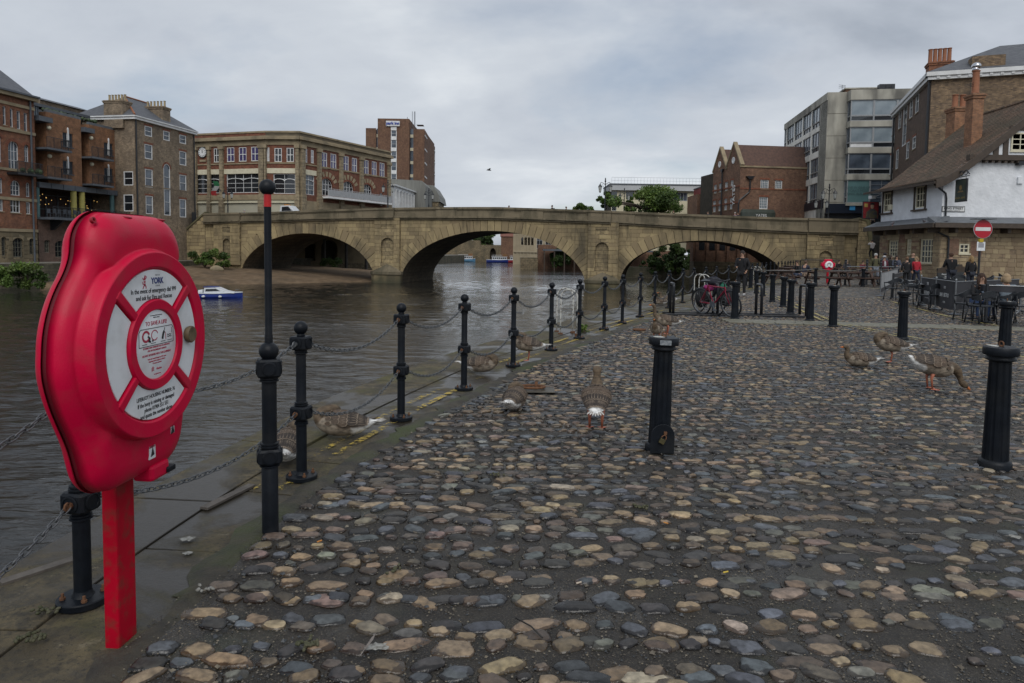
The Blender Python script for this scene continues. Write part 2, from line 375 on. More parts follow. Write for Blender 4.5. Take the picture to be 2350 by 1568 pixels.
# silt and moss washed up over the inner edge of the coping
def silt_drift():
 r=random.Random(9);b=MB();vs=[];i0=int(np.argmin(abs(E_pts[:,1]-1.0)));i1=int(np.argmin(abs(E_pts[:,1]-45)));idx=list(range(i0,i1));a0=a1=.1
 for i in idx:
  d=E_pts[i]-C_pts[i];L_=np.linalg.norm(d);d/=L_;y=E_pts[i][1];w=max(.01,.10+.16*vnoise((i*.1,0,0),.9)+.09*vnoise((i*.1,4,0),3.5)+.05*vnoise((i*.1,9,0),9)+.03*vnoise((i*.1,2,0),22))
  p=C_pts[i]-d*.10;q=C_pts[i]+d*w;vs+=[(p[0],p[1],-.012),(C_pts[i][0],C_pts[i][1],.021),(q[0],q[1],.0085)]
 n=len(idx);b.add(vs,[(3*k+j,3*k+j+1,3*k+j+4,3*k+j+3)for k in range(n-1)for j in(0,1)]);struct(b.build('silt_drift',mat('mossy_silt',(.028,.0245,.018),(.055,.046,.03),scale=9,rough=.7,bump=.012,bscale=40,c3=(.045,.06,.012),scale3=1.6,amt3=.8),smooth='all',fix=True))
silt_drift()
# worn double yellow lines
def paint_material(name,col,wear):
 m,nt,N,L,P=_nt(name);tc=N.new('ShaderNodeTexCoord')
 n=N.new('ShaderNodeTexNoise');n.inputs['Scale'].default_value=14;n.inputs['Detail'].default_value=9;n.inputs['Roughness'].default_value=.8;L.new(tc.outputs['Object'],n.inputs[0])
 n2=N.new('ShaderNodeTexNoise');n2.inputs['Scale'].default_value=.9;n2.inputs['Detail'].default_value=2;L.new(tc.outputs['Object'],n2.inputs[0])
 ad=N.new('ShaderNodeMath');ad.operation='MULTIPLY_ADD';L.new(n2.outputs[0],ad.inputs[0]);ad.inputs[1].default_value=.5;L.new(n.outputs[0],ad.inputs[2])
 mr=N.new('ShaderNodeMapRange');L.new(ad.outputs[0],mr.inputs[0]);mr.inputs[1].default_value=wear;mr.inputs[2].default_value=wear+.06
 P.inputs['Base Color'].default_value=rgba(col);P.inputs['Roughness'].default_value=.7
 tr=N.new('ShaderNodeBsdfTransparent');mx=N.new('ShaderNodeMixShader');L.new(mr.outputs[0],mx.inputs[0]);L.new(tr.outputs[0],mx.inputs[1]);L.new(P.outputs[0],mx.inputs[2])
 L.new(mx.outputs[0],N['Material Output'].inputs[0]);return m
M_yel=paint_material('yellow_line_paint',(.46,.33,.06),.775)
M_yel2=paint_material('faded_yellow_line_paint',(.40,.33,.12),.74)
def ribbon(name,pts,w,z,m):
 pts=[np.array(p[:2],float)for p in pts];b=MB();vs=[]
 for i,p in enumerate(pts):
  t=pts[min(i+1,len(pts)-1)]-pts[max(i-1,0)];t/=np.linalg.norm(t);nn=np.array([-t[1],t[0]])*w/2
  vs+=[(p[0]+nn[0],p[1]+nn[1],z),(p[0]-nn[0],p[1]-nn[1],z)]
 b.add(vs,[(2*i+1,2*i+3,2*i+2,2*i)for i in range(len(pts)-1)]);return struct(b.build(name,m))
k0,k1=int(np.argmin(abs(E_pts[:,1]-4.75))),int(np.argmin(abs(E_pts[:,1]-60)))
for w in(.66,.80):
 ribbon('yellow_line',[E_pts[i]*(1-w)+C_pts[i]*w for i in range(k0,k1,3)],.075,.0125,M_yel)
LINE=[gp(*K5(x,y))for x,y in((910,968),(1000,1000),(1090,1040),(1240,1105),(1400,1182),(1560,1262),(1750,1345),(2000,1402))]+[gp(2070,775),gp(2160,791),gp(2270,808),gp(2420,833)]
LINE=spline([p[:2]for p in LINE],.4)
def offs(pts,d):
 out=[]
 for i,p in enumerate(pts):
  t=pts[min(i+1,len(pts)-1)]-pts[max(i-1,0)];t=t/np.linalg.norm(t);out.append(p+np.array([-t[1],t[0]])*d)
 return out
for d in(-.11,.11):ribbon('yellow_line',offs(LINE,d),.085,.036,M_yel2)
LINE2=spline([gp(*K6(x,y))[:2]for x,y in((560,1105),(780,1170),(1000,1230),(1500,1360),(2100,1470),(2450,1530))],.4)
ribbon('yellow_line',LINE2,.09,.036,M_yel2)
ribbon('yellow_line',[gp(1745,660.5)[:2],gp(1850,661.5)[:2],gp(2060,665)[:2]],.16,.036,M_yel2)

# cobbles
PAL=[((.30,.215,.13),6),((.37,.28,.17),4),((.125,.138,.152),5),((.09,.097,.105),3),((.17,.125,.09),6),((.25,.175,.135),1.2),((.06,.055,.05),5),((.19,.19,.155),2),((.42,.35,.25),.8),((.13,.105,.08),3)]
def cobble_material(name,src):
 m,nt,N,L,P=_nt(name)
 if src=='attr':
  at=N.new('ShaderNodeAttribute');at.attribute_name='tint';col=at.outputs['Color']
 else:
  oi=N.new('ShaderNodeObjectInfo');col=oi.outputs['Color']
 tc=N.new('ShaderNodeTexCoord')
 ht=N.new('ShaderNodeAttribute');ht.attribute_name='rise'
 def noise(s,d=6):
  n=N.new('ShaderNodeTexNoise');n.inputs['Scale'].default_value=s;n.inputs['Detail'].default_value=d
  if src=='attr':L.new(tc.outputs['Object'],n.inputs[0])
  else:
   geo=N.new('ShaderNodeNewGeometry');L.new(geo.outputs['Position'],n.inputs[0])
  return n.outputs[0]
 n1=noise(28);mr=N.new('ShaderNodeMapRange');L.new(n1,mr.inputs[0]);mr.inputs[1].default_value=.3;mr.inputs[2].default_value=.7;mr.inputs[3].default_value=.55;mr.inputs[4].default_value=1.4
 cc=N.new('ShaderNodeCombineColor');[L.new(mr.outputs[0],cc.inputs[i])for i in range(3)]
 mu=N.new('ShaderNodeMix');mu.data_type='RGBA';mu.blend_type='MULTIPLY';mu.inputs[0].default_value=1;L.new(col,mu.inputs[6]);L.new(cc.outputs[0],mu.inputs[7])
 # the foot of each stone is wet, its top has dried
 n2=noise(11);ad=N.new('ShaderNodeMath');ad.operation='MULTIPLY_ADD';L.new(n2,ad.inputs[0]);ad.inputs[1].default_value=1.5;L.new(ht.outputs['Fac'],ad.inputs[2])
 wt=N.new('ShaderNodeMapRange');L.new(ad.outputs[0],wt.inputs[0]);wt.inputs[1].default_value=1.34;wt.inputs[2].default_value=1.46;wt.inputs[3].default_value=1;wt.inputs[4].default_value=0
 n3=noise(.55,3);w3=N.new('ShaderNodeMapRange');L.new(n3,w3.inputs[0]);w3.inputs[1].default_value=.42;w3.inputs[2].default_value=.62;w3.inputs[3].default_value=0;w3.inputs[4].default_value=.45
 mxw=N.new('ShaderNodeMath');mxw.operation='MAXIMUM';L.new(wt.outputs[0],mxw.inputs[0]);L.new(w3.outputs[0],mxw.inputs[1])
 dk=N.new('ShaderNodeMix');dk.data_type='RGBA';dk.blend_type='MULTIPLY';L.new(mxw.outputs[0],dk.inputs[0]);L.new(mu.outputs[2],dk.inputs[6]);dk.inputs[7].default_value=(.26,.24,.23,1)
 L.new(dk.outputs[2],P.inputs['Base Color'])
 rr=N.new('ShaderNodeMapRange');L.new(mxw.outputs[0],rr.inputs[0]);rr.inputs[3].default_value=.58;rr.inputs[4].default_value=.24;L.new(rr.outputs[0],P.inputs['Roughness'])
 b=N.new('ShaderNodeBump');b.inputs['Distance'].default_value=.004;L.new(noise(45),b.inputs['Height']);L.new(b.outputs[0],P.inputs['Normal']);return m
def stone_proto(i,nr,ns):
 r=random.Random(100+i);off=Vector((i*3.1,i*1.7,0));vs=[];sq=r.uniform(2.1,3.4);asym=r.uniform(-.25,.25);flat=r.uniform(.45,.8)
 for k in range(nr):
  t=k/nr;ph=t*PI/2
  for s in range(ns):
   a=2*PI*s/ns;ca,sa=math.cos(a),math.sin(a)
   q=(abs(ca)**sq+abs(sa)**sq)**(-1/sq)
   rr=q*math.cos(ph)**flat*(1+.26*vnoise((ca*1.1,sa*1.1,0),1.0,i)+.13*vnoise((ca*2,sa*2,t),1.5,i+50))
   z=math.sin(ph)*(1+.25*vnoise((ca*rr,sa*rr,3),1.4,i))*(1+asym*ca*rr)
   vs.append((rr*ca,rr*sa,z-.12))
 vs.append((0,0,.93));fs=[]
 for k in range(nr-1):
  for s in range(ns):a=k*ns+s;b=k*ns+(s+1)%ns;fs.append((a,b,b+ns,a+ns))
 o=(nr-1)*ns
 for s in range(ns):fs.append((o+s,o+(s+1)%ns,nr*ns))
 return np.array(vs),fs
def cobbles():
 root=struct(link('cobbled_quay',None))
 # bed: silt between the stones
 m,nt,N,L,P=_nt('wet_silt');tc=N.new('ShaderNodeTexCoord')
 def noise(s,d=7,r=.6):
  n=N.new('ShaderNodeTexNoise');n.inputs['Scale'].default_value=s;n.inputs['Detail'].default_value=d;n.inputs['Roughness'].default_value=r;L.new(tc.outputs['Object'],n.inputs[0]);return n.outputs[0]
 def rg(v,a,b,c=0,d=1):
  n=N.new('ShaderNodeMapRange');L.new(v,n.inputs[0]);n.inputs[1].default_value=a;n.inputs[2].default_value=b;n.inputs[3].default_value=c;n.inputs[4].default_value=d;return n.outputs[0]
 def mix(f,a,b_):
  n=N.new('ShaderNodeMix');n.data_type='RGBA'
  if isinstance(f,float):n.inputs[0].default_value=f
  else:L.new(f,n.inputs[0])
  for k,v in((6,a),(7,b_)):
   if isinstance(v,tuple):n.inputs[k].default_value=rgba(v)
   else:L.new(v,n.inputs[k])
  return n.outputs[2]
 wet=rg(noise(.9,4),.5,.58)
 col=mix(rg(noise(6),.35,.65),(.017,.0145,.012),(.036,.03,.022));col=mix(rg(noise(110,3),.56,.66,0,.8),col,(.11,.092,.066));col=mix(rg(noise(1.3),.55,.7,0,.4),col,(.04,.05,.02))
 # beyond the stones that are built one by one: the same cobbles as a pattern of cells
 mp=N.new('ShaderNodeMapping');mp.inputs['Scale'].default_value=(5.2,7.6,1);L.new(tc.outputs['Object'],mp.inputs[0])
 vo=N.new('ShaderNodeTexVoronoi');vo.inputs['Scale'].default_value=1;L.new(mp.outputs[0],vo.inputs[0])
 rp=N.new('ShaderNodeValToRGB');sc_=N.new('ShaderNodeSeparateColor');L.new(vo.outputs['Color'],sc_.inputs[0]);L.new(sc_.outputs[0],rp.inputs[0]);rp.color_ramp.interpolation='CONSTANT'
 els=[(0,PAL[0][0]),(.2,PAL[2][0]),(.4,PAL[4][0]),(.55,PAL[1][0]),(.68,PAL[3][0]),(.85,PAL[7][0])]
 rp.color_ramp.elements[0].color=rgba(els[0][1]);rp.color_ramp.elements[1].position=.2;rp.color_ramp.elements[1].color=rgba(els[1][1])
 for p_,c_ in els[2:]:e=rp.color_ramp.elements.new(p_);e.color=rgba(c_)
 cob=mix(rg(vo.outputs['Distance'],.34,.44),rp.outputs[0],(.045,.038,.03))
 sp=N.new('ShaderNodeSeparateXYZ');L.new(tc.outputs['Object'],sp.inputs[0]);farf=rg(sp.outputs[1],25.5,27.5)
 col=mix(farf,col,cob)
 L.new(col,P.inputs['Base Color']);L.new(rg(wet,0,1,.6,.26),P.inputs['Roughness'])
 hb=mix(farf,noise(55,4,.7),rg(vo.outputs['Distance'],.1,.5,1,0));b=N.new('ShaderNodeBump');b.inputs['Distance'].default_value=.02;L.new(hb,b.inputs['Height']);L.new(rg(wet,0,1,1,.4),b.inputs['Strength']);L.new(b.outputs[0],P.inputs['Normal'])
 ys=np.concatenate([np.linspace(-1,2,6),2.1*(76/2.1)**np.linspace(0,1,190)]);us=np.linspace(0,1,120)**1.15;vs=[]
 for y in ys:
  x0=cobx(y)-.02;x1=.9*max(y,0)+9
  for u in us:
   x=x0+u*(x1-x0);vs.append((x,y,.014*vnoise((x,y,0),.8)+.008*vnoise((x,y,5),4)+.006*min(1,3*u)))
 n_,m_=len(ys),len(us);fs=[(i*m_+j,i*m_+j+1,(i+1)*m_+j+1,(i+1)*m_+j)for i in range(n_-1)for j in range(m_-1)]
 me=bpy.data.meshes.new('silt_bed');me.from_pydata(vs,[],fs);me.materials.append(m);me.polygons.foreach_set('use_smooth',[True]*len(fs));o=link('silt_bed',me,root);o['kind']='structure'
 gz=lambda x,y:.014*vnoise((x,y,0),.8)+.008*vnoise((x,y,5),4)+.006
 cols=[c for c,w in PAL];wts=[w for c,w in PAL]
 stones=[];y=2.15
 while y<27:
  rowh=.095+.035*rng.random()if y<5 else .082+.026*rng.random()
  x=max(cobx(y)+.03,-.95*y);xe=.86*y+.8;wob=rng.uniform(0,9)
  while x<xe:
   ln=rng.choice((.08,.1,.11,.13,.14,.15,.17,.2))*rng.uniform(.8,1.15)*(1 if y<5 else .88);gap=rng.uniform(.003,.02)+(.014*rng.random()if y<4.0 else 0)
   cx=x+ln/2;cy=y+.05*math.sin(cx*.9+wob)+.05*math.sin(cx*.21+y)+rng.uniform(-.03,.03)
   dp_=min(rowh*rng.uniform(.72,.98),ln*.68)
   bare=vnoise((cx,cy,2),.55)>.5 and y<5
   if not(bare and rng.random()<.6)and cx>cobx(cy)+.09 and rng.random()>.03:
    stones.append((cx,cy,ln/2*.98,dp_/2,rng.uniform(.012,.026),rng.gauss(0,.34),rng.randrange(24)))
   x+=ln+gap
  y+=rowh*rng.uniform(.9,1.02)
  # a few half-buried stones in the bare silt by the coping, right where the lifebuoy post stands
 near=[stone_proto(i,6,16)for i in range(24)];mid=[stone_proto(i,4,10)for i in range(24)];farp=[stone_proto(i,3,7)for i in range(24)]
 def tint():
  c=rng.choices(cols,wts)[0];k=rng.uniform(.42,1.05);return(c[0]*k,c[1]*k*rng.uniform(.95,1.05),c[2]*k*rng.uniform(.92,1.08))
 vis=[s for s in stones if abs(s[0])<.78*s[1]]
 vis.sort(key=lambda s:-(s[2]/max(s[1],.5)))
 parts=set(id(s)for s in vis[:290])
 mo=cobble_material('cobble','obj');protos=[]
 for i,(v,f)in enumerate(near):
  me=bpy.data.meshes.new('cobblestone');me.from_pydata(v.tolist(),[],f);me.materials.append(mo);me.polygons.foreach_set('use_smooth',[True]*len(f))
  a=me.attributes.new('rise','FLOAT','POINT');a.data.foreach_set('value',(v[:,2]/.9).astype(np.float32));protos.append(me)
 V=[];Fc=[];T=[];Hh=[];o=0
 for s in stones:
  cx,cy,a,b,h,rot,k=s;t=tint();bh=gz(cx,cy)-.003
  if id(s)in parts:
   ob=link('cobblestone',protos[k],root,(cx,cy,bh),rot,scale=(a,b,h));ob.color=(t[0],t[1],t[2],1);continue
  v,f=(near if cy<5.5 else mid if cy<13 else farp)[k]
  c_,s_=math.cos(rot),math.sin(rot);x=v[:,0]*a;yv=v[:,1]*b
  V.append(np.stack([cx+x*c_-yv*s_,cy+x*s_+yv*c_,bh+v[:,2]*h],1));Fc+=[tuple(i+o for i in q)for q in f];o+=len(v)
  T.append(np.repeat(np.array([[t[0],t[1],t[2],1]]),len(v),0));Hh.append(v[:,2]/.9)
 V=np.concatenate(V);T=np.concatenate(T).astype(np.float32);Hh=np.concatenate(Hh).astype(np.float32)
 me=bpy.data.meshes.new('cobbles');me.from_pydata(V.tolist(),[],Fc);me.materials.append(cobble_material('cobble_field','attr'));me.polygons.foreach_set('use_smooth',[True]*len(Fc))
 a=me.attributes.new('tint','FLOAT_COLOR','POINT');a.data.foreach_set('color',T.ravel());a=me.attributes.new('rise','FLOAT','POINT');a.data.foreach_set('value',Hh)
 ob=link('cobbles',me,root);ob['kind']='stuff'
 # grit washed into the joints
 pts=[];cl=[];fs=[];vs=[]
 for i in range(34000):
  y=2.2+6.5*rng.random()**1.7;x=rng.uniform(cobx(y)-.05,.8*y+.2)
  if vnoise((x,y,7),2.2)<-.28:continue
  r=rng.uniform(.0022,.0065)*(2.2 if rng.random()<.05 else 1);o=len(vs);z=gz(x,y)+r*.35;an=rng.uniform(0,6)
  for q in range(4):vs.append((x+r*math.cos(an+q*PI/2)*rng.uniform(.7,1.4),y+r*math.sin(an+q*PI/2),z+r*rng.uniform(-.2,.3)))
  vs+=[(x,y,z+r*.75)];fs+=[(o+q,o+(q+1)%4,o+4)for q in range(4)]
  c=rng.choice([(.035,.03,.025),(.06,.05,.037),(.10,.083,.06),(.02,.019,.018),(.16,.135,.095),(.045,.05,.055)]);cl+=[(c[0],c[1],c[2],1)]*5
 me=bpy.data.meshes.new('grit');me.from_pydata(vs,[],fs);a=me.attributes.new('tint','FLOAT_COLOR','POINT');a.data.foreach_set('color',np.array(cl,np.float32).ravel())
 m,nt,N,L,P=_nt('grit');at=N.new('ShaderNodeAttribute');at.attribute_name='tint';L.new(at.outputs['Color'],P.inputs['Base Color']);P.inputs['Roughness'].default_value=.55;me.materials.append(m)
 ob=link('grit',me,root);ob['kind']='stuff'
 return root
cobble_root=cobbles()
# smooth channel stones crossing the cobbles
M_sett=mat('channel_stone',(.12,.115,.085),(.2,.19,.145),scale=5,rough=.55,bump=.006,bscale=20)
def channel():
 root=struct(link('drain_channel',None));p=gp(1655,741.5);q=gp(2480,765)
 d=(q-p).normalized();n=Vector((-d.y,d.x,0));L_=(q-p).length
 for r in range(3):
  t=rng.uniform(0,.3)
  while t<L_:
   w=rng.uniform(.45,.8);b=MB();b.box(0,w-.02,r*.27,r*.27+.25,-.1,.036+rng.uniform(-.004,.004));o=b.build('channel_stone',M_sett,root,bevel=.01);o.location=p+d*t;o.rotation_euler.z=math.atan2(d.y,d.x);t+=w
channel()

# ------------------------------------------------------------------ far bank
M_bankwall=brick('bank_wall_stone',(.13,.11,.075),(.09,.08,.055),(.05,.045,.035),bw=.8,bh=.3,ms=.015,stain=(.035,.04,.02),samt=.8,sscale=.5)
M_prom=mat('promenade_paving',(.14,.13,.11),(.2,.185,.155),scale=1.5,rough=.85)
FB=[(-80,10),(-60,38),(-46.5,61),(-44.5,66),(-43,72),(-41,80),(-39.5,88),(-38.6,100),(-34,125),(-24,190),(-14,262)]
def far_bank():
 b=MB();n=len(FB);top=[(x,y,-.1)for x,y in FB];bot=[(x,y,-6.9)for x,y in FB]
 poly=top+[(-14,264,-.1),(-500,264,-.1),(-500,10,-.1)];b.add(poly,[tuple(range(len(poly)))]);b.m=1
 b.add(top+bot,[(i,n+i,n+i+1,i+1)for i in range(n-1)])
 struct(b.build('far_bank',[M_prom,M_bankwall]))
 # sand and silt shelf by the bridge
 a=[(-44.6,64,-2.6),(-37,69.5,-2.62),(-31.5,73,-2.6),(-24,78.5,-2.6),(-15.5,84.5,-2.65),(-13.5,92,-2.7),(-12,110,-2.7)]
 c=[(-44.3,65,-1.9),(-43.2,70,-1.3),(-42.2,76,-.75),(-40.6,82,-.7),(-39.2,88,-.9),(-38.8,96,-.9),(-37,112,-.9)]
 sp=MB();nn=14;vs=[]
 A=spline([p[:2]for p in a],.8);Cc=spline([p[:2]for p in c],.8);K=40
 for i in range(K):
  pa=A[int(i*(len(A)-1)/(K-1))];pc=Cc[int(i*(len(Cc)-1)/(K-1))];zc=np.interp(i/(K-1),np.linspace(0,1,7),[p[2]for p in c])
  for j in range(nn):
   t=j/(nn-1);x,y=pa*(1-t)+pc*t;vs.append((x,y,-2.62+(zc+2.62)*t**.8+.09*vnoise((x,y,0),.4)+.04*vnoise((x,y,3),1.5)))
 sp.add(vs,[(i*nn+j,(i+1)*nn+j,(i+1)*nn+j+1,i*nn+j+1)for i in range(K-1)for j in range(nn-1)])
 o=sp.build('sand_bank',mat('river_sand',(.12,.078,.042),(.19,.13,.077),scale=1.3,rough=.95,bump=.03,bscale=3,c3=(.05,.038,.025),scale3=.35),smooth='all',fix=True);struct(o)
far_bank()
# ------------------------------------------------------------------ walls with real openings
class Face:
 """a vertical plane: x runs left to right as seen from outside, -y faces out, z up"""
 def __init__(s,parent,ox,oy,ang,ploc=None):
  s.parent=parent;s.o=Vector((ox,oy,0));s.ang=ang;s.e=Vector((math.cos(ang),math.sin(ang),0));s.n=Vector((math.sin(ang),-math.cos(ang),0));s.op=[];s.cache={}
 def px(s,x,y,w=0.0):
  d=Vector(ray(x,y));c=Vector((0,0,CAMH));o=s.o+s.n*w;t=(o-c).dot(s.n)/d.dot(s.n);p=c+d*t
  return((p-s.o).dot(s.e),p.z)
 def world(s,x,y,z):return s.o+s.e*x-s.n*y+Vector((0,0,z))
 def put(s,o):
  """place an object built in this face's frame under the face's parent"""
  o.parent=s.parent;pl=Vector(s.parent.location)if s.parent else Vector((0,0,0));prz=s.parent.rotation_euler.z if s.parent else 0
  rel=Matrix.Rotation(-prz,3,'Z')@(s.o-pl);base=o.location.copy()
  o.location=rel+Matrix.Rotation(s.ang-prz,3,'Z')@base;o.rotation_euler.z=s.ang-prz+o.rotation_euler.z;return o
 def rect(s,x0,y0,x1,y1):
  ym=(y0+y1)/2;xm=(x0+x1)/2
  return(s.px(x0,ym)[0],s.px(xm,y1)[1],s.px(x1,ym)[0],s.px(xm,y0)[1])
 def hole(s,r,arch=0.0):s.op.append((r,arch));return r
 def wall(s,L0,L1,z0,z1,m,name='wall',depth=.22,ztop=None,back=None,rev=None):
  """rev: material of reveals; ztop: function of x for a sloping top"""
  b=MB();xs=sorted({L0,L1}|{q for r,a in s.op for q in(r[0],r[2])if L0<q<L1});zs=sorted({z0,z1}|{q for r,a in s.op for q in(r[1],r[3])if z0<q<z1})
  for i in range(len(xs)-1):
   for j in range(len(zs)-1):
    cx,cz=(xs[i]+xs[i+1])/2,(zs[j]+zs[j+1])/2
    if any(r[0]<cx<r[2]and r[1]<cz<r[3]for r,a in s.op):continue
    b.quad((xs[i],0,zs[j]),(xs[i+1],0,zs[j]),(xs[i+1],0,zs[j+1]),(xs[i],0,zs[j+1]))
  for r,a in s.op:
   if not(L0<=r[0]and r[2]<=L1 and r[1]>=z0 and r[3]<=z1):continue
   x0,q0,x1,q1=r;d=depth
   if a:
    zc=q1-a;K=12;cx=(x0+x1)/2;hw=(x1-x0)/2
    arc=[(cx-hw*math.cos(PI*k/K),zc+a*math.sin(PI*k/K))for k in range(K+1)]
    for k in range(K):
     (ax,az),(bx,bz)=arc[k],arc[k+1]
     b.quad((ax,0,az),(bx,0,bz),(bx,0,q1+.001),(ax,0,q1+.001));b.quad((ax,0,az),(ax,d,az),(bx,d,bz),(bx,0,bz))
    b.quad((x0,0,q0),(x0,d,q0),(x0,d,zc),(x0,0,zc));b.quad((x1,0,q0),(x1,0,zc),(x1,d,zc),(x1,d,q0))
   else:
    b.quad((x0,0,q0),(x0,d,q0),(x0,d,q1),(x0,0,q1));b.quad((x1,0,q0),(x1,0,q1),(x1,d,q1),(x1,d,q0));b.quad((x0,0,q1),(x0,d,q1),(x1,d,q1),(x1,0,q1))
   b.quad((x0,0,q0),(x1,0,q0),(x1,d,q0),(x0,d,q0))
  o=b.build(name,m);s.last=[r for r,a in s.op];s.op=[];return s.put(o)
 def stones(s,L0,L1,z0,z1,bw,bh,m,name,proud=.03,nmax=300,jit=.3,skip=0.0,holes=None):
  """courses of single stones set proud of the wall, cut clear of its openings"""
  z=z0;n=0;holes=s.last if holes is None else holes
  while z<z1-.08:
   h=min(bh*rng.uniform(1-jit,1+jit),z1-z);x=L0-rng.uniform(0,bw*.5)
   while x<L1-.06 and n<nmax:
    w=bw*rng.uniform(.6,1.5);a,c=max(x,L0)+.008,min(x+w,L1)-.008;x+=w
    for r in holes:
     if r[1]<z+h and r[3]>z:
      if a<r[0]<c:c=r[0]-.004
      elif a<r[2]<c:a=r[2]+.004
      elif r[0]<=a and r[2]>=c:a=c
    if c-a<.08 or rng.random()<skip:continue
    p=proud*rng.uniform(.4,1.2);k=min(.02,proud*.6);b=MB();b.add([(a,0,z+.008),(c,0,z+.008),(c,0,z+h-.008),(a,0,z+h-.008),(a+k,-p,z+.008+k),(c-k,-p,z+.008+k),(c-k,-p,z+h-.008-k),(a+k,-p,z+h-.008-k)],[(4,5,6,7),(0,1,5,4),(1,2,6,5),(2,3,7,6),(3,0,4,7)]);s.part(b,name,m);n+=1
   z+=h
  return n
 def part(s,b,name,m,**kw):return s.put(b.build(name,m,**kw))
 def window(s,r,frame,pane,bars=(1,1),fw=.07,bw=.035,arch=0.0,depth=.14,sill=None,lintel=None,hole=True,meet=0,name='window',lh=.22,lout=.03):
  x0,z0,x1,z1=r
  if hole:s.hole(r,arch)
  w,h=x1-x0,z1-z0;b=MB();y0,y1=depth-.07,depth+.01;nx,nz=bars
  b.box(0,fw,y0,y1,0,h-arch);b.box(w-fw,w,y0,y1,0,h-arch);b.box(fw,w-fw,y0,y1,0,fw)
  if not arch:b.box(fw,w-fw,y0,y1,h-fw,h)
  else:
   K=12;hw=w/2
   for k in range(K):
    a0,a1=PI*k/K,PI*(k+1)/K;f=1-fw/hw
    q=[(hw-hw*math.cos(a0),h-arch+arch*math.sin(a0)),(hw-hw*math.cos(a1),h-arch+arch*math.sin(a1)),(hw-f*hw*math.cos(a1),h-arch+f*arch*math.sin(a1)),(hw-f*hw*math.cos(a0),h-arch+f*arch*math.sin(a0))]
    b.quad(*[(p[0],y0,p[1])for p in reversed(q)])
  for i in range(1,nx):
   c=fw+(w-2*fw)*i/nx;b.box(c-bw/2,c+bw/2,y0+.015,y1,fw,h-fw)
  for j in range(1,nz):
   c=fw+(h-2*fw)*j/nz;t=bw*(1.8 if meet and j==meet else 1);b.box(fw,w-fw,y0+.02,y1,c-t/2,c+t/2)
  o=b.build(name,frame);o.location=(x0,0,z0);s.put(o)
  g=MB();yy=depth+.02
  if arch:
   K=12;hw=w/2;pts=[(.01,0),(w-.01,0)]+[(hw+.99*hw*math.cos(PI*k/K),h-arch+.99*arch*math.sin(PI*k/K))for k in range(K+1)]
   g.add([(p[0],yy,p[1])for p in pts],[tuple(range(len(pts)))])
  else:g.quad((.01,yy,.01),(w-.01,yy,.01),(w-.01,yy,h-.01),(.01,yy,h-.01))
  g.build('pane',pane,o)
  if sill:q=MB();q.box(-.06,w+.06,-.07,depth-.075,-.09,-.002);q.build('sill',sill,o)
  if lintel:
   q=MB()
   if arch:
    K=12;hw=w/2
    for k in range(K):
     a0,a1=PI*k/K+.012,PI*(k+1)/K-.012;ro=1+lh/hw;roz=(arch+lh)
     pl=[(hw-hw*math.cos(a0),h-arch+arch*math.sin(a0)),(hw-ro*hw*math.cos(a0),h-arch+roz*math.sin(a0)),(hw-ro*hw*math.cos(a1),h-arch+roz*math.sin(a1)),(hw-hw*math.cos(a1),h-arch+arch*math.sin(a1))]
     q.prism(pl,.01,axis='y',h0=-lout)
   else:q.prism([(-.08,h+.003),(w+.08,h+.003),(w+.16,h+lh),(-.16,h+lh)],.01,axis='y',h0=-lout)
   q.build('lintel',lintel,o,fix=True)
  return o
 def box(s,x0,x1,y0,y1,z0,z1,name,m,bevel=0):
  b=MB();b.box(x0,x1,y0,y1,z0,z1);return s.part(b,name,m,bevel=bevel)

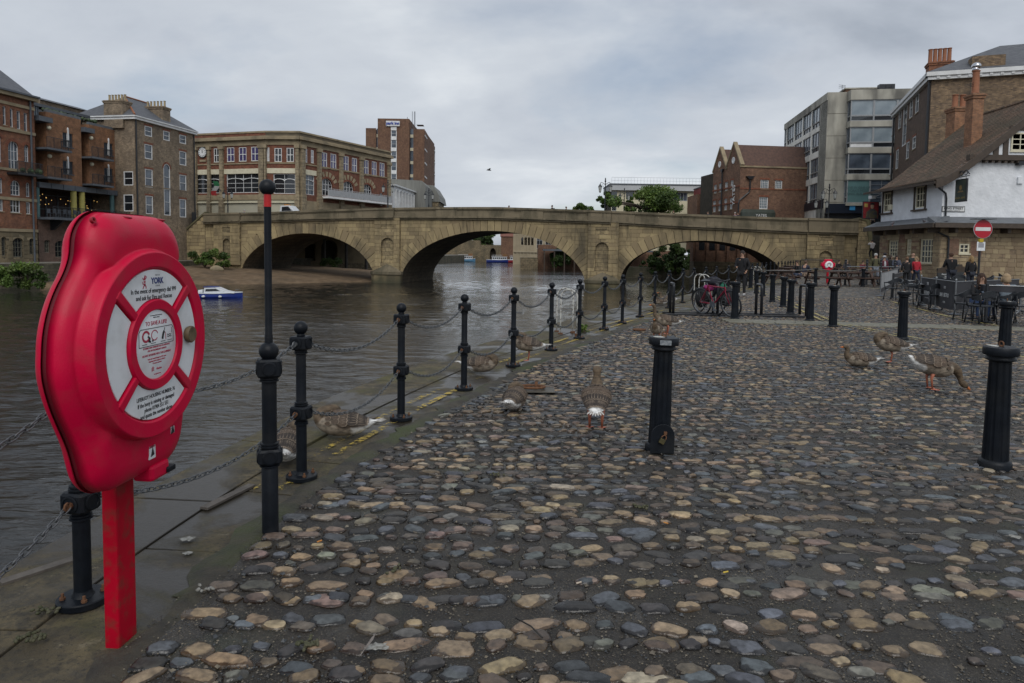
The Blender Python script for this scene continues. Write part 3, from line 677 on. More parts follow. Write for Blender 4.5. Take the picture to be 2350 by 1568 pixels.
  # ------------------------------------------------------------------ the stone bridge
def stone_random(name,a,bcol,dark,bump=.02,dsc=.35,streak=True,samt=.85):
 m,nt,N,L,P=_nt(name);P.inputs['Roughness'].default_value=.88
 oi=N.new('ShaderNodeObjectInfo');geo=N.new('ShaderNodeNewGeometry')
 mx=N.new('ShaderNodeMix');mx.data_type='RGBA';L.new(oi.outputs['Random'],mx.inputs[0]);mx.inputs[6].default_value=rgba(a);mx.inputs[7].default_value=rgba(bcol)
 def noise(s,st=(1,1,1),d=7):
  mp=N.new('ShaderNodeMapping');mp.inputs['Scale'].default_value=st;L.new(geo.outputs['Position'],mp.inputs[0])
  n=N.new('ShaderNodeTexNoise');n.inputs['Scale'].default_value=s;n.inputs['Detail'].default_value=d;n.inputs['Roughness'].default_value=.6;L.new(mp.outputs[0],n.inputs[0]);return n.outputs[0]
 def rg(v,p,q,c=0,d=1):
  n=N.new('ShaderNodeMapRange');L.new(v,n.inputs[0]);n.inputs[1].default_value=p;n.inputs[2].default_value=q;n.inputs[3].default_value=c;n.inputs[4].default_value=d;return n.outputs[0]
 def mix(f,p,q):
  n=N.new('ShaderNodeMix');n.data_type='RGBA';L.new(f,n.inputs[0])
  for k,v in((6,p),(7,q)):
   if isinstance(v,tuple):n.inputs[k].default_value=rgba(v)
   else:L.new(v,n.inputs[k])
  return n.outputs[2]
 col=mix(rg(noise(1.6),.3,.7,0,.5),mx.outputs[2],tuple(x*.62 for x in a))
 col=mix(rg(noise(dsc,(1,1,.45)),.45,.66,0,samt),col,dark)
 if streak:col=mix(rg(noise(2.2,(1,1,.12)),.56,.74,0,.75),col,tuple(x*.8 for x in dark))
 sz=N.new('ShaderNodeSeparateXYZ');L.new(geo.outputs['Position'],sz.inputs[0]);tn=N.new('ShaderNodeMath');tn.operation='MULTIPLY_ADD';L.new(noise(.9),tn.inputs[0]);tn.inputs[1].default_value=1.6;L.new(sz.outputs[2],tn.inputs[2])
 col=mix(rg(tn.outputs[0],-1.5,-.2,.9,0),col,(.05,.05,.028))  # tide mark
 L.new(col,P.inputs['Base Color'])
 b=N.new('ShaderNodeBump');b.inputs['Distance'].default_value=bump;L.new(noise(6),b.inputs['Height']);L.new(b.outputs[0],P.inputs['Normal']);MATS[name]=m;return m
M_ash=stone_random('bridge_sandstone',(.43,.335,.18),(.25,.19,.11),(.075,.063,.042))
M_par=stone_random('parapet_sandstone',(.235,.192,.125),(.165,.136,.09),(.055,.05,.03),dsc=.5)
M_core=mat('bridge_mortar',(.04,.034,.025),(.06,.05,.036),scale=2,rough=.95)
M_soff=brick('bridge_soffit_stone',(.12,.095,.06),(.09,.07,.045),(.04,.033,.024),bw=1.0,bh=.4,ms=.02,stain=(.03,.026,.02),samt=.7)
BA=math.atan2(-.2115,.977)
def bridge():
 root=thing('stone_bridge','humped sandstone bridge of three arches spanning the river','bridge',(-15.2,83.2,0),BA)
 F=Face(root,-15.2,83.2,BA);DEP=12.0
 top=[F.px(x,y)for x,y in((471,490),(613,487.2),(731,482),(873,477.8),(1000,475.8),(1135,475.2),(1230,478.2),(1418,485),(1560,490.8),(1775,499),(1969,503.7))]
 cor=[F.px(x,y)for x,y in((471,511),(613,507),(731,503),(918,500),(1135,501),(1230,504),(1418,511.5),(1560,520),(1700,526),(1853,533),(1969,535.5))]
 zt=lambda s:float(np.interp(s,[p[0]for p in top],[p[1]for p in top]));zc=lambda s:float(np.interp(s,[p[0]for p in cor],[p[1]for p in cor]))
 sL,sR=top[0][0],top[-1][0]
 def arch(xl,yl,xr,yr,xc,yc,zs):
  a0=F.px(xl,yl)[0];a1=F.px(xr,yr)[0];cz=F.px(xc,yc)[1];return((a0+a1)/2,(a1-a0)/2,zs,cz-zs)
 arches=[arch(551,612,859,619,697,535.5,-2.3),arch(919,640,1344,661,1124,530,-2.5),arch(1424,642,1806,603,1626,552.5,-1.6)]
 def intr(s):
  for c,a,z0,h in arches:
   if abs(s-c)<a:return z0+h*math.sqrt(max(0,1-((s-c)/a)**2))
  return None
  # body: spandrels set back behind the stones, vaults and far face
 b=MB();S=sorted(set(np.linspace(sL,sR,160))|{c+q*a for c,a,_,_ in arches for q in(-1,-.999,-.99,-.97,-.94,.94,.97,.99,.999,1)})
 yf=.16
 for i in range(len(S)-1):
  s0,s1=S[i],S[i+1];sm=(s0+s1)/2;i0,i1=intr(s0),intr(s1);im=intr(sm)
  if im is None:z0=z1=-3.2
  else:
   cA=next(q for q in arches if abs(sm-q[0])<q[1]);fz=lambda s:cA[2]+cA[3]*math.sqrt(max(0,1-((s-cA[0])/cA[1])**2));z0,z1=fz(s0),fz(s1)
  t0,t1=zc(s0),zc(s1)
  b.m=0;b.quad((s0,yf,z0),(s1,yf,z1),(s1,yf,t1),(s0,yf,t0));b.quad((s1,DEP,z1),(s0,DEP,z0),(s0,DEP,t0),(s1,DEP,t1))
  b.quad((s0,yf,t0),(s1,yf,t1),(s1,DEP,t1),(s0,DEP,t0))
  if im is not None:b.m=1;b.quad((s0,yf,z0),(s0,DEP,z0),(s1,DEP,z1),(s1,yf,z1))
 b.m=1
 for c,a,z0,h in arches:
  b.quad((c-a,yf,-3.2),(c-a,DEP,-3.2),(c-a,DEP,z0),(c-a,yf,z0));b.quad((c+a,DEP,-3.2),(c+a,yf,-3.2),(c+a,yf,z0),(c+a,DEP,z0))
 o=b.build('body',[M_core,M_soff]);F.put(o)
 # arch rings
 for q,(c,a,z0,h)in enumerate(arches):
  n=(33,43,33)[q];lam=1.25
  for i in range(n):
   th=[PI*(1-(i+d)/n)for d in(.03,.97)]
   ln=lam+(.55 if i%2 else .2)*abs(math.cos(PI*(i+.5)/n))**1.3
   pl=[]
   for t in th:pl.append((c+a*math.cos(t),z0+h*math.sin(t)))
   out=[]
   for t in th:
    nx,nz=math.cos(t)/a,math.sin(t)/h;l=math.hypot(nx,nz);px_,pz_=c+a*math.cos(t)+nx/l*ln,z0+h*math.sin(t)+nz/l*ln
    top_=zc(px_)-.02
    if pz_>top_:
     k=(top_-(z0+h*math.sin(t)))/(nz/l*ln);px_,pz_=c+a*math.cos(t)+nx/l*ln*k,top_
    out.append((px_,pz_))
   mb=MB();mb.prism([pl[0],pl[1],out[1],out[0]],.2,axis='y',h0=-.01+rng.uniform(-.012,.012));F.part(mb,'voussoir',M_ash,fix=True)
 piers=[]
 for x0,x1,y in((490.5,550,560),(859.7,917,560),(1349,1419.5,570),(1851.5,1937.5,580)):piers.append((F.px(x0,y,.3)[0],F.px(x1,y,.3)[0]))
 def clip(poly,p,nrm):
  out=[]
  for i in range(len(poly)):
   A,B=poly[i],poly[(i+1)%len(poly)];da=(A[0]-p[0])*nrm[0]+(A[1]-p[1])*nrm[1];db=(B[0]-p[0])*nrm[0]+(B[1]-p[1])*nrm[1]
   if da>=0:out.append(A)
   if da*db<0:t=da/(da-db);out.append((A[0]+(B[0]-A[0])*t,A[1]+(B[1]-A[1])*t))
  return out
 def area(p):return abs(sum(p[i][0]*p[(i+1)%len(p)][1]-p[(i+1)%len(p)][0]*p[i][1]for i in range(len(p))))/2
 zones=[(sL,piers[0][0])]+[(piers[i][1],piers[i+1][0])for i in range(3)]+[(piers[3][1],sR)]
 hC=.46;cnt=0
 for zi,(u0,u1)in enumerate(zones):
  z=-2.6 if zi else-.8
  k=0
  while z<8:
   s=u0-(rng.uniform(0,.8))
   while s<u1:
    w=rng.uniform(.8,1.45);p=[(max(s,u0)+.012,z+.012),(min(s+w,u1)-.012,z+.012),(min(s+w,u1)-.012,z+hC-.012),(max(s,u0)+.012,z+hC-.012)]
    s+=w
    if p[1][0]-p[0][0]<.08:continue
    cx=(p[0][0]+p[1][0])/2;ta=zc(cx)-.02
    p=clip(p,(cx,ta),(-(zc(cx)-zc(cx+.5))*-2*0,-1))if True else p
    if len(p)<3:continue
    for(c,a,z0,h)in arches:
     A_,H_=a+1.45,h+1.3
     mx_,mz_=sum(q[0]for q in p)/len(p),sum(q[1]for q in p)/len(p)
     if abs(mx_-c)>A_+1.5:continue
     t=math.atan2((mz_-z0)/H_,(mx_-c)/A_)
     if mz_<z0:t=0 if mx_>c else PI
     pt=(c+A_*math.cos(t),z0+H_*math.sin(t));nr=(math.cos(t)/A_,math.sin(t)/H_);l=math.hypot(*nr)
     p=clip(p,pt,(nr[0]/l,nr[1]/l))
     if len(p)<3:break
    if len(p)<3 or area(p)<.05:continue
    mb=MB();mb.prism(p,.2,axis='y',h0=rng.uniform(-.01,.012));cnt+=1
    F.part(mb,'ashlar_block',M_ash,fix=True)
   z+=hC
   # piers with niches
 NI=[(511,548,528,601),(874.6,545.6,903,604.5),(1366,556.5,1396,623),(1880,576,1909,640)]
 for i,(u0,u1)in enumerate(piers):
  G=Face(root,*(F.world(0,-.32,0)[:2]),BA);r=G.rect(*NI[i]);zb=-.6 if i==0 else(-.05 if i==3 else r[1]-.9)
  w=(r[2]-r[0]);zt_=zc((u0+u1)/2)-.01
  if i==3:r=(r[0],.5,r[2],r[3])
  G.hole(r,w*.5)
  pr_=(r[0]-.02,r[3]+.95,r[2]+.02,r[3]+1.45)
  if pr_[3]<zt_-.1:G.hole(pr_)
  # stones of the pier are cut as a coursed sheet with the niche left open
  G.wall(u0,u1,zb,zt_,M_pier,name='pier_face',depth=.3);G.stones(u0,u1,zb,zt_,1.15,.46,M_ash,'pier_block',.05,jit=.12)
  mb=MB();mb.box(r[0]-.1,r[2]+.1,.28,.32,r[1]-.1,r[3]+.1);mb.box(u0+.001,u1-.001,.3,.5,zb,zt_);mb.quad((u0,0,zb),(u0,.5,zb),(u0,.5,zt_),(u0,0,zt_));mb.quad((u1,0,zb),(u1,0,zt_),(u1,.5,zt_),(u1,.5,zb))
  if pr_[3]<zt_-.1:mb.box(pr_[0]-.05,pr_[2]+.05,.08,.12,pr_[1]-.05,pr_[3]+.05)
  G.part(mb,'niche_back',M_pier)
  if i in(1,2):
   c=(u0+u1)/2;hw=(u1-u0)/2+.25
   mb=MB();mb.prism([(c-hw,.3),(c-hw,-.35),(c-hw+.5,-.75),(c+hw-.5,-.75),(c+hw,-.35),(c+hw,.3)],zb-.45,h0=-3.2);G.part(mb,'cutwater',M_ash,fix=True)
   mb=MB();mb.prism([(c-hw-.12,.28),(c-hw-.12,-.4),(c-hw+.45,-.87),(c+hw-.45,-.87),(c+hw+.12,-.4),(c+hw+.12,.28)],zb-.1,h0=zb-.447)
   vs=[(c-hw,.29,zb-.098),(c+hw,.29,zb-.098),(c+hw,-.3,zb-.098),(c+hw-.5,-.75,zb-.098),(c-hw+.5,-.75,zb-.098),(c-hw,-.3,zb-.098),(c-.5,.29,r[1]-.05),(c+.5,.29,r[1]-.05),(c,-.02,r[1]-.1)]
   mb.add(vs,[(5,4,8),(4,3,8),(3,2,8),(2,1,7,8),(0,5,8,6),(6,8,7),(0,6,7,1)]);G.part(mb,'cutwater_cap',M_par,fix=True)
   # string course, parapet with sunk panels, coping
 stp=2.6;s=sL;k=0
 while s<sR-.3:
  e_=min(s+stp,sR);inp=any(u0-.3<(s+e_)/2<u1+.3 for u0,u1 in piers);out=-.32 if inp else 0
  def slab(name,zf0,zf1,y0,y1,m,g=.01):
   mb=MB();a,c=s+g,e_-g
   mb.add([(a,y0,zf0(a)),(c,y0,zf0(c)),(c,y1,zf0(c)),(a,y1,zf0(a)),(a,y0,zf1(a)),(c,y0,zf1(c)),(c,y1,zf1(c)),(a,y1,zf1(a))],[(0,3,2,1),(4,5,6,7),(0,1,5,4),(1,2,6,5),(2,3,7,6),(3,0,4,7)]);return F.part(mb,name,m)
  slab('string_course',lambda q:zc(q),lambda q:zc(q)+.17,out-.38,.9,M_par);slab('string_course',lambda q:zc(q)-.2,lambda q:zc(q)-.003,out-.2,.2,M_par)
  slab('parapet_block',lambda q:zc(q)+.173,lambda q:zc(q)+.62,out-.12,.45,M_par)
  slab('parapet_block',lambda q:zc(q)+.622,lambda q:zt(q)-.24,out-.1+(.0 if(k%4==0 or inp)else .07),.42,M_par)
  if k%4 and not inp:
   slab('parapet_rail',lambda q:zt(q)-.37,lambda q:zt(q)-.241,out-.1,-.031,M_par,0.0)
  slab('parapet_coping',lambda q:zt(q)-.238,lambda q:zt(q),out-.2,.5,M_par)
  slab('far_parapet',lambda q:zc(q),lambda q:zt(q),DEP-.5,DEP,M_par)
  s=e_;k+=1
 mb=MB()
 for i in range(40):
  a,c=sL+(sR-sL)*i/40,sL+(sR-sL)*(i+1)/40;mb.quad((a,.4,zc(a)+.18),(c,.4,zc(c)+.18),(c,DEP-.4,zc(c)+.18),(a,DEP-.4,zc(a)+.18))
 F.part(mb,'roadway',mat('asphalt',(.05,.05,.05),(.065,.063,.06),scale=4,rough=.9))
 return root,F,zt,zc,sL,sR
M_pier=brick('pier_sandstone',(.39,.305,.165),(.26,.2,.115),(.06,.05,.035),bw=1.2,bh=.46,ms=.02,stain=(.075,.06,.038),samt=.85)
bridge_root,BF,br_top,br_cor,brL,brR=bridge()
bz=lambda s:br_cor(s)+.18

# wing wall with steps at the left end; stairs to the street at the right end
def wing_left():
 root=thing('wing_wall','mossy sandstone wall sloping down from the left end of the bridge','wall',BF.world(brL,0,0),BA)
 F=Face(root,*BF.world(brL,0,0)[:2],BA);p=[F.px(*K2(x,y))for x,y in((192,940),(0,1108),(-160,1250),(-160,1420),(192,1420))];p[3]=(p[3][0],-1.2);p[4]=(p[4][0],-1.2)
 p[0]=(-.02,p[0][1]);p[4]=(-.02,-1.2)
 mb=MB();mb.prism(p,1.2,axis='y',h0=.02);F.part(mb,'wall',M_pier,fix=True)
 zz=-1.0
 while zz<p[0][1]-.6:
  xe=p[1][0]+(p[0][0]-p[1][0])*max(0,(zz+.5-p[1][1])/(p[0][1]-p[1][1]));F.stones(max(xe,-7),-.05,zz,zz+.46,1.1,.46,M_ash,'wall_block',.05,jit=0,holes=[]);zz+=.46
 q=[p[0],p[1],p[2]];mb=MB();mb.prism(q[::-1]+[(a,z+.22)for a,z in q],.9,axis='y',h0=-.12);F.part(mb,'coping',stone_random('mossy_coping',(.17,.15,.08),(.14,.125,.065),(.06,.06,.025)),fix=True)
wing_left()
def wing_right():
 root=thing('stair_wall','mossy wall rising beside the stairs at the right bridge end','wall',BF.world(brR,0,0),BA);F=Face(root,*BF.world(brR,0,0)[:2],BA)
 pz=F.px(1975,503)[1]
 mb=MB();mb.prism([(.02,-.05),(1.5,-.05),(.75,pz-.25),(.02,pz)],11.5,axis='y',h0=-.3);F.part(mb,'wall',M_pier,fix=True)
 mb=MB();mb.prism([(.75,pz-.25),(1.5,-.05),(1.9,-.05),(1.1,pz-.1),(.02,pz+.14),(.02,pz+.003)],11.5,axis='y',h0=-.42);F.part(mb,'coping',MATS['mossy_coping'],fix=True)
wing_right()
def stairs():
 st=struct(link('street_stairs',None,None,BF.world(brR+2.0,-.2,0),BA));m=mat('stair_stone',(.055,.05,.042),(.085,.078,.066),scale=3,rough=.8);n=30;H_=5.3
 for i in range(n):
  b=MB();b.box(0,4.2,i*.36,i*.36+.42,-.06 if i==0 else i*H_/n-.12,(i+1)*H_/n);b.m=1;b.box(0,4.2,i*.36-.006,i*.36+.04,(i+1)*H_/n-.002,(i+1)*H_/n+.004)
  b.build('step',[m,mat('step_nosing',(.13,.125,.11))],st)
stairs()
# ------------------------------------------------------------------ shared building stuff
M_white=mat('white_paint',(.76,.77,.77),(.66,.66,.65),scale=2,rough=.5)
M_cream=mat('cream_paint',(.72,.67,.5),(.62,.57,.42),scale=2,rough=.5)
M_black=mat('black_iron',(.012,.014,.018),(.02,.022,.026),scale=9,rough=.38)
M_steel=mat('grey_steel',(.10,.115,.135),(.08,.09,.105),scale=3,rough=.5)
G_dark=glassmat('dark_glass',(.012,.014,.017),c2=(.03,.034,.04))
G_blue=glassmat('blue_glass',(.03,.04,.055),c2=(.13,.16,.2))
G_pale=glassmat('pale_glass',(.16,.2,.23),c2=(.32,.37,.4),rough=.08)  # pale colour stands in for sky mirrored in the office's upper panes
G_viol=glassmat('violet_film_glass',(.05,.04,.13),c2=(.10,.09,.2))
M_slate=mat('slate',(.075,.08,.092),(.115,.12,.132),scale=2.5,rough=.7,bump=.02,bscale=7,stretch=(1,1,3))
M_tile=mat('red_brown_tile',(.085,.05,.04),(.125,.07,.052),scale=3,rough=.85,bump=.02,bscale=9)
M_sstone=mat('pale_sandstone',(.36,.29,.185),(.27,.215,.135),scale=1.2,rough=.85,c3=(.10,.085,.06),scale3=.5)
M_pot=mat('terracotta',(.3,.12,.06),(.23,.095,.05),scale=5,rough=.8)
M_ypot=mat('buff_terracotta',(.36,.29,.17),(.28,.22,.13),scale=5,rough=.8)
M_lead=mat('lead_sheet',(.15,.16,.175),(.11,.12,.13),scale=2,rough=.6)
B_red=brick('red_brick',(.36,.13,.055),(.22,.08,.04),(.16,.11,.08),stain=(.10,.05,.035),samt=.6)
B_orange=brick('orange_brick',(.37,.165,.07),(.27,.115,.052),(.17,.12,.08),stain=(.16,.075,.04),samt=.45)
B_grey=brick('old_grey_brick',(.37,.265,.165),(.175,.12,.08),(.25,.21,.155),stain=(.075,.058,.045),samt=.6,ms=.016)
B_pink=brick('washed_brick',(.2,.12,.085),(.16,.095,.07),(.12,.08,.065),stain=(.08,.06,.05),samt=.6)
B_darkred=brick('dark_red_brick',(.25,.13,.072),(.18,.09,.052),(.11,.075,.055),stain=(.075,.036,.026),samt=.55)
B_stone=brick('rusticated_stone',(.25,.195,.115),(.18,.14,.085),(.05,.042,.03),bw=.9,bh=.42,ms=.03,stain=(.075,.065,.042),samt=.8)
def pots(b,x0,x1,y,z,n,r=.13,h=.75):
 for i in range(n):
  c=x0+(x1-x0)*(i+.5)/n;b.lathe([(r,z),(r*1.15,z+.06),(r*.95,z+.12),(r*.9,z+h-.08),(r*1.1,z+h-.05),(r*1.05,z+h),(r*.8,z+h)],10,Matrix.Translation((c,y,0)))
def chimney(parent,F,x0,x1,y0,y1,z0,z1,m,npot,mp,h=.75,r=.13):
 b=MB();b.box(x0,x1,y0,y1,z0,z1-.35);b.box(x0-.07,x1+.07,y0-.07,y1+.07,z1-.345,z1-.18);b.box(x0-.13,x1+.13,y0-.13,y1+.13,z1-.175,z1-.06);b.box(x0-.04,x1+.04,y0-.04,y1+.04,z1-.055,z1)
 o=F.part(b,'chimney',m);q=MB();pots(q,x0,x1,(y0+y1)/2,z1+.003,npot,r,h);q.build('chimney_pots',mp,o,smooth=True);return o
def railing(F,x0,x1,y,z,h,m,name='railing',n=None,parent=None):
 b=MB();n=n or max(3,int((x1-x0)/.14))
 b.box(x0,x1,y-.025,y+.025,z+h-.05,z+h);b.box(x0,x1,y-.015,y+.015,z+.08,z+.11)
 for i in range(n+1):
  c=x0+(x1-x0)*i/n;t=.012 if i%6 else .025;b.box(c-t,c+t,y-t,y+t,z,z+h-.05)
 return F.part(b,name,m)
LD=math.atan2(.98,.191);LO=Vector((-49.5,66))

M_rust_st=stone_random('base_stone',(.27,.21,.125),(.19,.15,.09),(.075,.065,.042),streak=False)
# ------------------------------------------------------------------ brick warehouse with arches, far left
def arch_warehouse():
 root=thing('brick_warehouse','red brick riverside warehouse with arched windows and a stone base','building',(LO.x,LO.y,0),LD)
 F=Face(root,LO.x,LO.y,LD);Z=lambda x,y:F.px(*K1(x,y))
 def rr(a,b,c,d):return F.rect(*K1(a,b),*K1(c,d))
 L0=-7.0;L1=Z(258,700)[0];zb=-.15;z1=Z(130,1143)[1];zt_=Z(130,190)[1]
 arched=[(60,505,137,712),(175,530,210,655),(75,788,148,897),(187,803,218,908),(-8,470,12,655),(-8,770,20,882)]
 for q in((20,250,45,385),(72,268,97,402),(122,285,150,416),(173,298,200,434)):F.window(rr(*q),M_white,G_blue,(1,2),depth=.18,sill=M_sstone)
 for i,q in enumerate(arched):
  r=rr(*q);F.window(r,M_white,G_blue,(3 if i in(0,2)else 2,3),arch=(r[2]-r[0])*.5,depth=.2,lintel=B_arch,lh=.3)
 for q in((75,925,150,1022),(188,945,222,1032),(-6,915,24,1012)):F.window(rr(*q),M_white,G_dark,(3 if q[0]==75 else 2,2),depth=.18,sill=M_sstone)
 F.wall(L0,L1,z1,zt_,B_red)
 for q in((95,1205,168,1345),(10,1198,45,1335),(213,1210,246,1325)):
  r=rr(*q);F.window(r,M_sframe,G_dark,(3 if q[0]==95 else 2,4),arch=(r[2]-r[0])*.3,depth=.25,lintel=M_sstone,lh=.35)
 F.wall(L0,L1,zb,z1,B_stone,name='stone_base');F.stones(max(L0,-1.5),L1,zb,z1-.2,.9,.42,M_rust_st,'base_block',.05,jit=.1)
 for y,h,out in((1150,.3,.12),(925,.3,.08),(716,.25,.1),(432,.3,.14),(245,.3,.1)):
  z=Z(130,y)[1];F.box(L0,L1,-out,.02,z-h/2,z+h/2,'string_course',M_sstone)
 F.box(L0,L1+.15,-.45,.3,zt_-.02,zt_+.32,'cornice',M_sstone);F.box(L0,L1+.2,-.62,-.35,zt_+.33,zt_+.5,'gutter',M_steel)
 b=MB();b.prism([(-.4,zt_+.33),(5.5,zt_+4.4),(12,zt_+.33)],L1,axis='x',h0=L0);F.part(b,'roof',M_slate,fix=True)
 b=MB();b.box(L0,L1-.01,.3,12,zb,zt_);F.part(b,'core',M_core)
 b=MB();c=Z(222,600)[0];b.bar((c,-.12,zb),(c,-.12,zt_),.09,8);F.part(b,'drainpipe',M_steel)
 r=rr(48,655,238,755);b=MB();b.box(r[0],r[2],-1.3,.0,r[1],r[1]+.22);o=F.part(b,'balcony',M_black)
 F2=Face(root,*F.world(0,-1.28,0)[:2],LD);railing(F2,r[0]+.03,r[2]-.03,.05,r[1]+.22,1.1,M_black)
 b=MB()
 for i in range(3):b.sphere((r[0]+.8+i*.9,-1.0,r[1]+.5),.25+.05*i,8,6)
 F.part(b,'planter',mat('pot_plant_leaf',(.03,.05,.02),(.05,.08,.03),scale=6))
B_arch=brick('gauged_red_brick',(.24,.085,.045),(.2,.07,.04),(.16,.07,.045),bw=.07,bh=.5,ms=.006)
M_sframe=mat('weathered_frame',(.2,.19,.15),(.14,.13,.1),scale=4)
arch_warehouse()

# ------------------------------------------------------------------ apartments with balconies over a terrace restaurant
M_ycol=mat('yellow_render',(.44,.38,.10),(.36,.31,.09),scale=2)
M_teal=mat('teal_render',(.09,.17,.17),(.07,.14,.14),scale=2)
M_bulb=mat('warm_bulb',(1.0,.6,.18),emis=.8)
def apartments():
 root=thing('apartment_block','orange brick apartment block with steel balconies over a terrace restaurant','building',(LO.x,LO.y,0),LD)
 o2=LO+Vector((-.98,.191))*.15
 F=Face(root,o2.x,o2.y,LD);Z=lambda x,y:F.px(*K1(x,y))
 def rr(a,b,c,d):return F.rect(*K1(a,b),*K1(c,d))
 xa,x1,x2,x3,x4,x5=[Z(x,700)[0]for x in(264,345,594,597,651,857)]
 zt1=Z(460,318)[1];zt2=Z(750,405)[1];zbm=Z(560,868)[1];zbm0=Z(560,838)[1];zd=Z(430,1062)[1]
 for q in((455,445,530,545),(457,648,532,742)):F.window(rr(*q),M_steel,G_blue,(4,2),depth=.2,sill=M_steel)
 F.wall(x1,x2,zbm+.4,zt1,B_orange,depth=.3)
 for q in((755,518,820,605),(757,700,820,795)):F.window(rr(*q),M_steel,G_blue,(4,2),depth=.2,sill=M_steel)
 F.wall(x4,x5,zbm+.4,zt2,B_orange,depth=.3)
 b=MB()
 for q in((493,425,0,550),(493,635,0,745),(788,500,0,612),(788,690,0,800)):
  r0,r1=Z(q[0],q[3]),Z(q[0],q[1]);b.box(r0[0]-.07,r0[0]+.07,-.1,.1,r0[1],r1[1]);b.lathe([(.1,0),(.1,.2),(.03,.3)],8,Matrix.Translation((r0[0],-.02,r1[1])))
 F.part(b,'window_post',M_white)
 F.box(x1,x2,.0,.3,zt1+.003,zt1+.28,'parapet_coping',M_lead);F.box(x4,x5,.0,.3,zt2+.003,zt2+.28,'parapet_coping',M_lead)
 # recessed balcony stacks
 for a,c,ys,xe in((xa,x1,(578,785),443),(x2,x4,(640,833),752)):
  zt_=zt1 if a==xa else zt2
  B=Face(root,*F.world(0,1.6,0)[:2],LD)
  for y in ys:
   z=Z(xe-80,y)[1];r=(a+.25,z+.2,c-.1,z+2.3);B.window(r,M_steel,G_blue,(3,1),depth=.1)
  B.wall(a,c,zbm,zt_-1.0,M_steel,name='balcony_recess_wall')
  b=MB();b.quad((c,0,zbm),(c,1.6,zbm),(c,1.6,zt_),(c,0,zt_));b.quad((a,1.6,zbm),(a,0,zbm),(a,0,zt_-1),(a,1.6,zt_-1));F.part(b,'recess_side',B_orange)
  for y in ys:
   z=Z(xe-80,y)[1];e_=Z(xe,y-40)[0];F.box(a,e_,-1.35,1.55,z,z+.2,'balcony_slab',M_steel)
   G=Face(root,*F.world(0,-1.3,0)[:2],LD);railing(G,a+.05,e_-.03,0,z+.2,1.1,M_black)
   b=MB();b.box(e_-.05,e_,-1.3,0,z+1.22,z+1.3)
   for k in range(6):b.box(e_-.04,e_-.015,-1.2+k*.22,-1.175+k*.22,z+.2,z+1.22)
   F.part(b,'side_railing',M_black)
  b=MB();zz=Z(xe-80,ys[0])[1]+2.9;b.box(a,c+.3,-.5,1.5,zz,zz+.5);F.part(b,'recess_canopy',M_steel)
  for dz_ in(.5,3.4):b=MB();b.sphere((c+.15,-.15,zz-dz_),.22,10,8);F.part(b,'globe_lamp',M_cream,smooth=True)
  # glazed corner and penthouse
 r=rr(255,250,330,342);F.box(xa,x1-.6,.4,2.2,r[1],r[3],'glazed_bay',G_pale)
 b=MB()
 for k in range(4):c=xa+(x1-.6-xa)*k/3;b.box(c-.04,c+.04,.33,.4,r[1],r[3])
 b.box(xa,x1-.5,.3,.4,r[1]-.12,r[1]);b.box(xa,x1-.4,.2,2.3,r[3],r[3]+.15);F.part(b,'glazing_frame',M_steel)
 zp=Z(460,262)[1];b=MB();b.box(x1-1,x2+3,2.6,9,zt1,zp);F.part(b,'penthouse',G_dark);b=MB();b.box(x1-1.5,x2+3.4,1.9,9.5,zp,zp+.3);F.part(b,'penthouse_roof',M_steel)
 b=MB()
 for k in range(16):b.sphere((x1+.5+k*.45,.7+.2*rng.random(),zt1+.35),rng.uniform(.15,.3),6,5)
 F.part(b,'roof_planting',MATS['pot_plant_leaf'])
 # steel beam, open restaurant level
 F.box(xa,x5+.1,-.25,.25,zbm,zbm+.55,'steel_beam',M_steel)
 b=MB();k=0
 while xa+k*1.5<x5:b.box(xa+k*1.5,xa+k*1.5+.05,-.3,-.25,zbm,zbm+.55);k+=1
 F.part(b,'beam_stiffener',M_steel)
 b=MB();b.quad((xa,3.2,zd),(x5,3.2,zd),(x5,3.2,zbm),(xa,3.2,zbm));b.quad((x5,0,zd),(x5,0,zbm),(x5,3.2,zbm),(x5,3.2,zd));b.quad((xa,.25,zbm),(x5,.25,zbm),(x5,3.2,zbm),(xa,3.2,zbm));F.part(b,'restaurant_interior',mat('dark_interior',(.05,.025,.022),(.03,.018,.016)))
 b=MB()
 for k in range(9):c=xa+1+k*1.55;b.box(c-.05,c+.05,3.1,3.19,zd,zbm-.3)
 for z in(zd+1.0,zbm-.5):b.box(xa,x5,3.08,3.15,z,z+.08)
 F.part(b,'restaurant_glazing_bars',M_steel)
 for x,m,w in((278,M_teal,.2),(540,M_ycol,.3),(600,M_ycol,.3),(818,M_teal,.25)):
  c=Z(x,950)[0];b=MB();b.lathe([(w,zd-.2),(w,zbm)],16,Matrix.Translation((c,.1,0)));F.part(b,'column',m,smooth=True)
 b=MB()
 for k in range(30):b.sphere((rng.uniform(xa+.8,x5-.5),rng.uniform(1,3),rng.uniform(zd+1.2,zbm-.4)),.04,6,5)
 F.part(b,'pendant_lights',M_bulb)
 F.box(xa,x5,-1.9,.2,zd-.25,zd,'terrace_deck',M_steel);G=Face(root,*F.world(0,-1.85,0)[:2],LD);railing(G,xa,x5,0,zd,1.1,M_black)
 b=MB()
 for k in range(7):
  c=xa+1+k*1.3
  for y in(-1.2,-.5):b.box(c-.2,c+.2,y-.2,y+.2,zd+.42,zd+.46);b.box(c-.2,c+.2,y+.17,y+.21,zd+.46,zd+.9);[b.box(c+p*.18-.02,c+p*.18+.02,y+s*.18-.02,y+s*.18+.02,zd,zd+.42)for p in(-1,1)for s in(-1,1)]
 F.part(b,'terrace_seating',M_steel)
